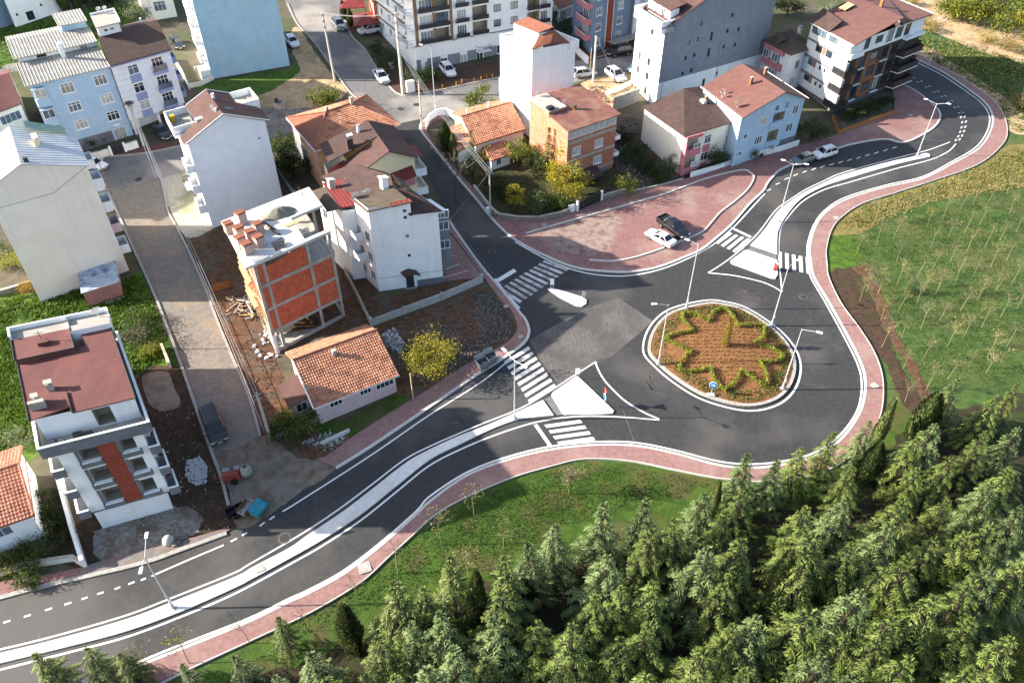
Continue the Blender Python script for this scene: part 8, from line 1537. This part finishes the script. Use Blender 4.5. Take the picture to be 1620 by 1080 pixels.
o = tag(b.build('sand_heap', mat('grey_green_sand', (124, 122, 104), (146, 142, 124), sc=4, rough=.95, bump=.6, bsc=14, dist=.05), smooth=True), 'heap of grey green sand on the unfinished roof', 'sand'); o.location = Bc.root.location + Bc.P(5.6, Bc.d - 3.2, zt); o.rotation_euler = (0, 0, .75)
for i in range(7):
    o = tag(MB().box(-1.3, 1.3, -.12, .12, 0, .06).build('plank', wood_m if i % 2 else metal_d), 'loose plank beside the sand heap on the unfinished roof', 'plank', 'planks on the unfinished roof'); o.location = Bc.root.location + Bc.P(3.6 + i * .05, 6.0 - i * .28, zt + .01 + .06 * (i % 3)); o.rotation_euler = (0, 0, 2.3 + RB.uniform(-.1, .1))
for x, y, lb in ((6.2, d * .5 + 1, 'flat timber formwork sheet on the unfinished roof'), (1.0, .25, 'steel prop lying at the front edge of the unfinished roof')):
    o = tag(MB().box(-.9, .9, -.35, .35, 0, .05).build('formwork_sheet', wood_m if x > 5 else metal_l), lb, 'board'); o.location = Bc.root.location + Bc.P(x, min(y, 7.0), zt + .003); o.rotation_euler = (0, 0, .75)
# ================================================================ RUBBLE AND LITTER (uncountable)
def scatter(name, px, n, mats, size, label, seed, flat=.6, zf=None, clump=0):
    r = random.Random(seed); P = W_(px); xs = [p.x for p in P]; ys = [p.y for p in P]; b = MB(); k = 0; cl = None
    while k < n:
        if clump and cl and r.random() < .9: x = cl[0] + r.gauss(0, clump); y = cl[1] + r.gauss(0, clump)
        else: x = r.uniform(min(xs), max(xs)); y = r.uniform(min(ys), max(ys)); cl = (x, y)
        k += .3
        if not pip(x, y, P): cl = None; continue
        k += .7; s = r.uniform(*size); z = (zf or zp)(x, y) + .02; a = r.uniform(0, 6.28); c_, s_ = math.cos(a), math.sin(a); mi = r.randrange(len(mats))
        pts = []
        for dx, dy, dz in ((-1, -1, 0), (1, -1, 0), (1, 1, 0), (-1, 1, 0), (-.7, -.7, 1), (.7, -.6, 1), (.6, .7, 1), (-.6, .7, 1)):
            dx *= s * .5 * r.uniform(.7, 1.3); dy *= s * .4 * r.uniform(.7, 1.3); pts.append((x + dx * c_ - dy * s_, y + dx * s_ + dy * c_, z + dz * s * flat * r.uniform(.6, 1.2)))
        b.add(pts, [(4, 5, 6, 7), (0, 1, 5, 4), (1, 2, 6, 5), (2, 3, 7, 6), (3, 0, 4, 7)], mi)
    return tag(b.build(name, mats), label, 'rubble', kind='stuff')
st_w = mat('white_stone', (206, 204, 204), (222, 220, 220), sc=5, rough=.9); st_g = mat('grey_stone', (128, 122, 114), (150, 144, 134), sc=5, rough=.9); st_d = mat('dark_stone', (84, 78, 70), (104, 96, 88), sc=5, rough=.9); st_r = mat('brick_rubble', (150, 84, 64), (168, 100, 78), sc=5, rough=.9)
scatter('white_rock_heap', [(296,728),(316,722),(328,738),(326,764),(308,768),(292,752)], 700, [st_w], (.08, .22), 'heap of white stone chips on the dirt lot', 1, clump=.45)
scatter('lot_stones', [(225,650),(300,640),(340,720),(370,790),(360,835),(180,880),(140,850),(270,800)], 600, [st_g, st_d, st_d, st_w], (.04, .13), 'loose stones on the dirt lot', 2)
scatter('earth_plot_stones', [(600,530),(756,458),(812,515),(790,548),(670,618),(620,600)], 1500, [st_g, st_d, st_g], (.05, .18), 'loose stones on the bare earth plot', 3, clump=.8)
scatter('corner_stones', [(745,472),(775,464),(812,515),(806,535),(735,575),(705,588),(760,530)], 1400, [st_g, st_d], (.06, .2), 'dense grey stones at the plot corner', 4)
scatter('building_plot_debris', [(310,405),(345,356),(440,332),(400,420),(420,520),(440,560),(455,640),(414,685),(372,570),(345,505)], 650, [st_g, st_d, st_d, st_r], (.04, .18), 'building debris round the unfinished block', 5, clump=.9)
scatter('demolition_debris', [(958,205),(1005,195),(1078,282),(1003,302),(975,262)], 650, [st_g, st_d, st_d, st_d, st_r], (.08, .35), 'mixed debris on the demolished plot', 6, clump=1.0)
scatter('rock_heap', [(602,528),(625,520),(640,545),(632,560),(610,548)], 420, [st_g, st_w], (.12, .4), 'stone heap behind the yellow tree', 7, clump=.7)
scatter('yard_stones', [(470,700),(520,680),(560,690),(520,715)], 320, [st_g, st_w], (.06, .2), 'stones in the yard of the pink house', 8, clump=.5)
scatter('roadside_debris', [(914,142),(960,130),(1005,130),(985,162),(950,180)], 260, [st_g, st_d, st_r], (.08, .35), 'debris behind the brick house', 9, clump=.8)
scatter('apron_stones', [(345,720),(412,692),(470,722),(525,741),(430,808),(380,830)], 420, [st_g, st_d], (.04, .12), 'small stones on the dirt apron', 10)
pile = MB(); rr = random.Random(2)
for i in range(70):
    p = G(rr.uniform(366, 408), rr.uniform(472, 504)) + Vector((0, 0, rr.uniform(.05, .5))); a = rr.uniform(0, 6.28); dd = Vector((math.cos(a), math.sin(a), rr.uniform(-.15, .2))) * rr.uniform(.5, 1.2); pile.tube(p - dd, p + dd, .06, n=4, mi=rr.randrange(3))
tag(pile.build('scrap_timber_heap', [wood_m, st_w, fr_brown]), 'heap of scrap timber and plastic beside the unfinished block', 'timber', kind='stuff')
tag(scatter('plastic_litter', [(425,500),(440,498),(450,560),(430,570),(395,560)], 34, [plastic_w], (.2, .5), 'white plastic sheeting scraps by the unfinished block', 11, .5), None, 'litter')
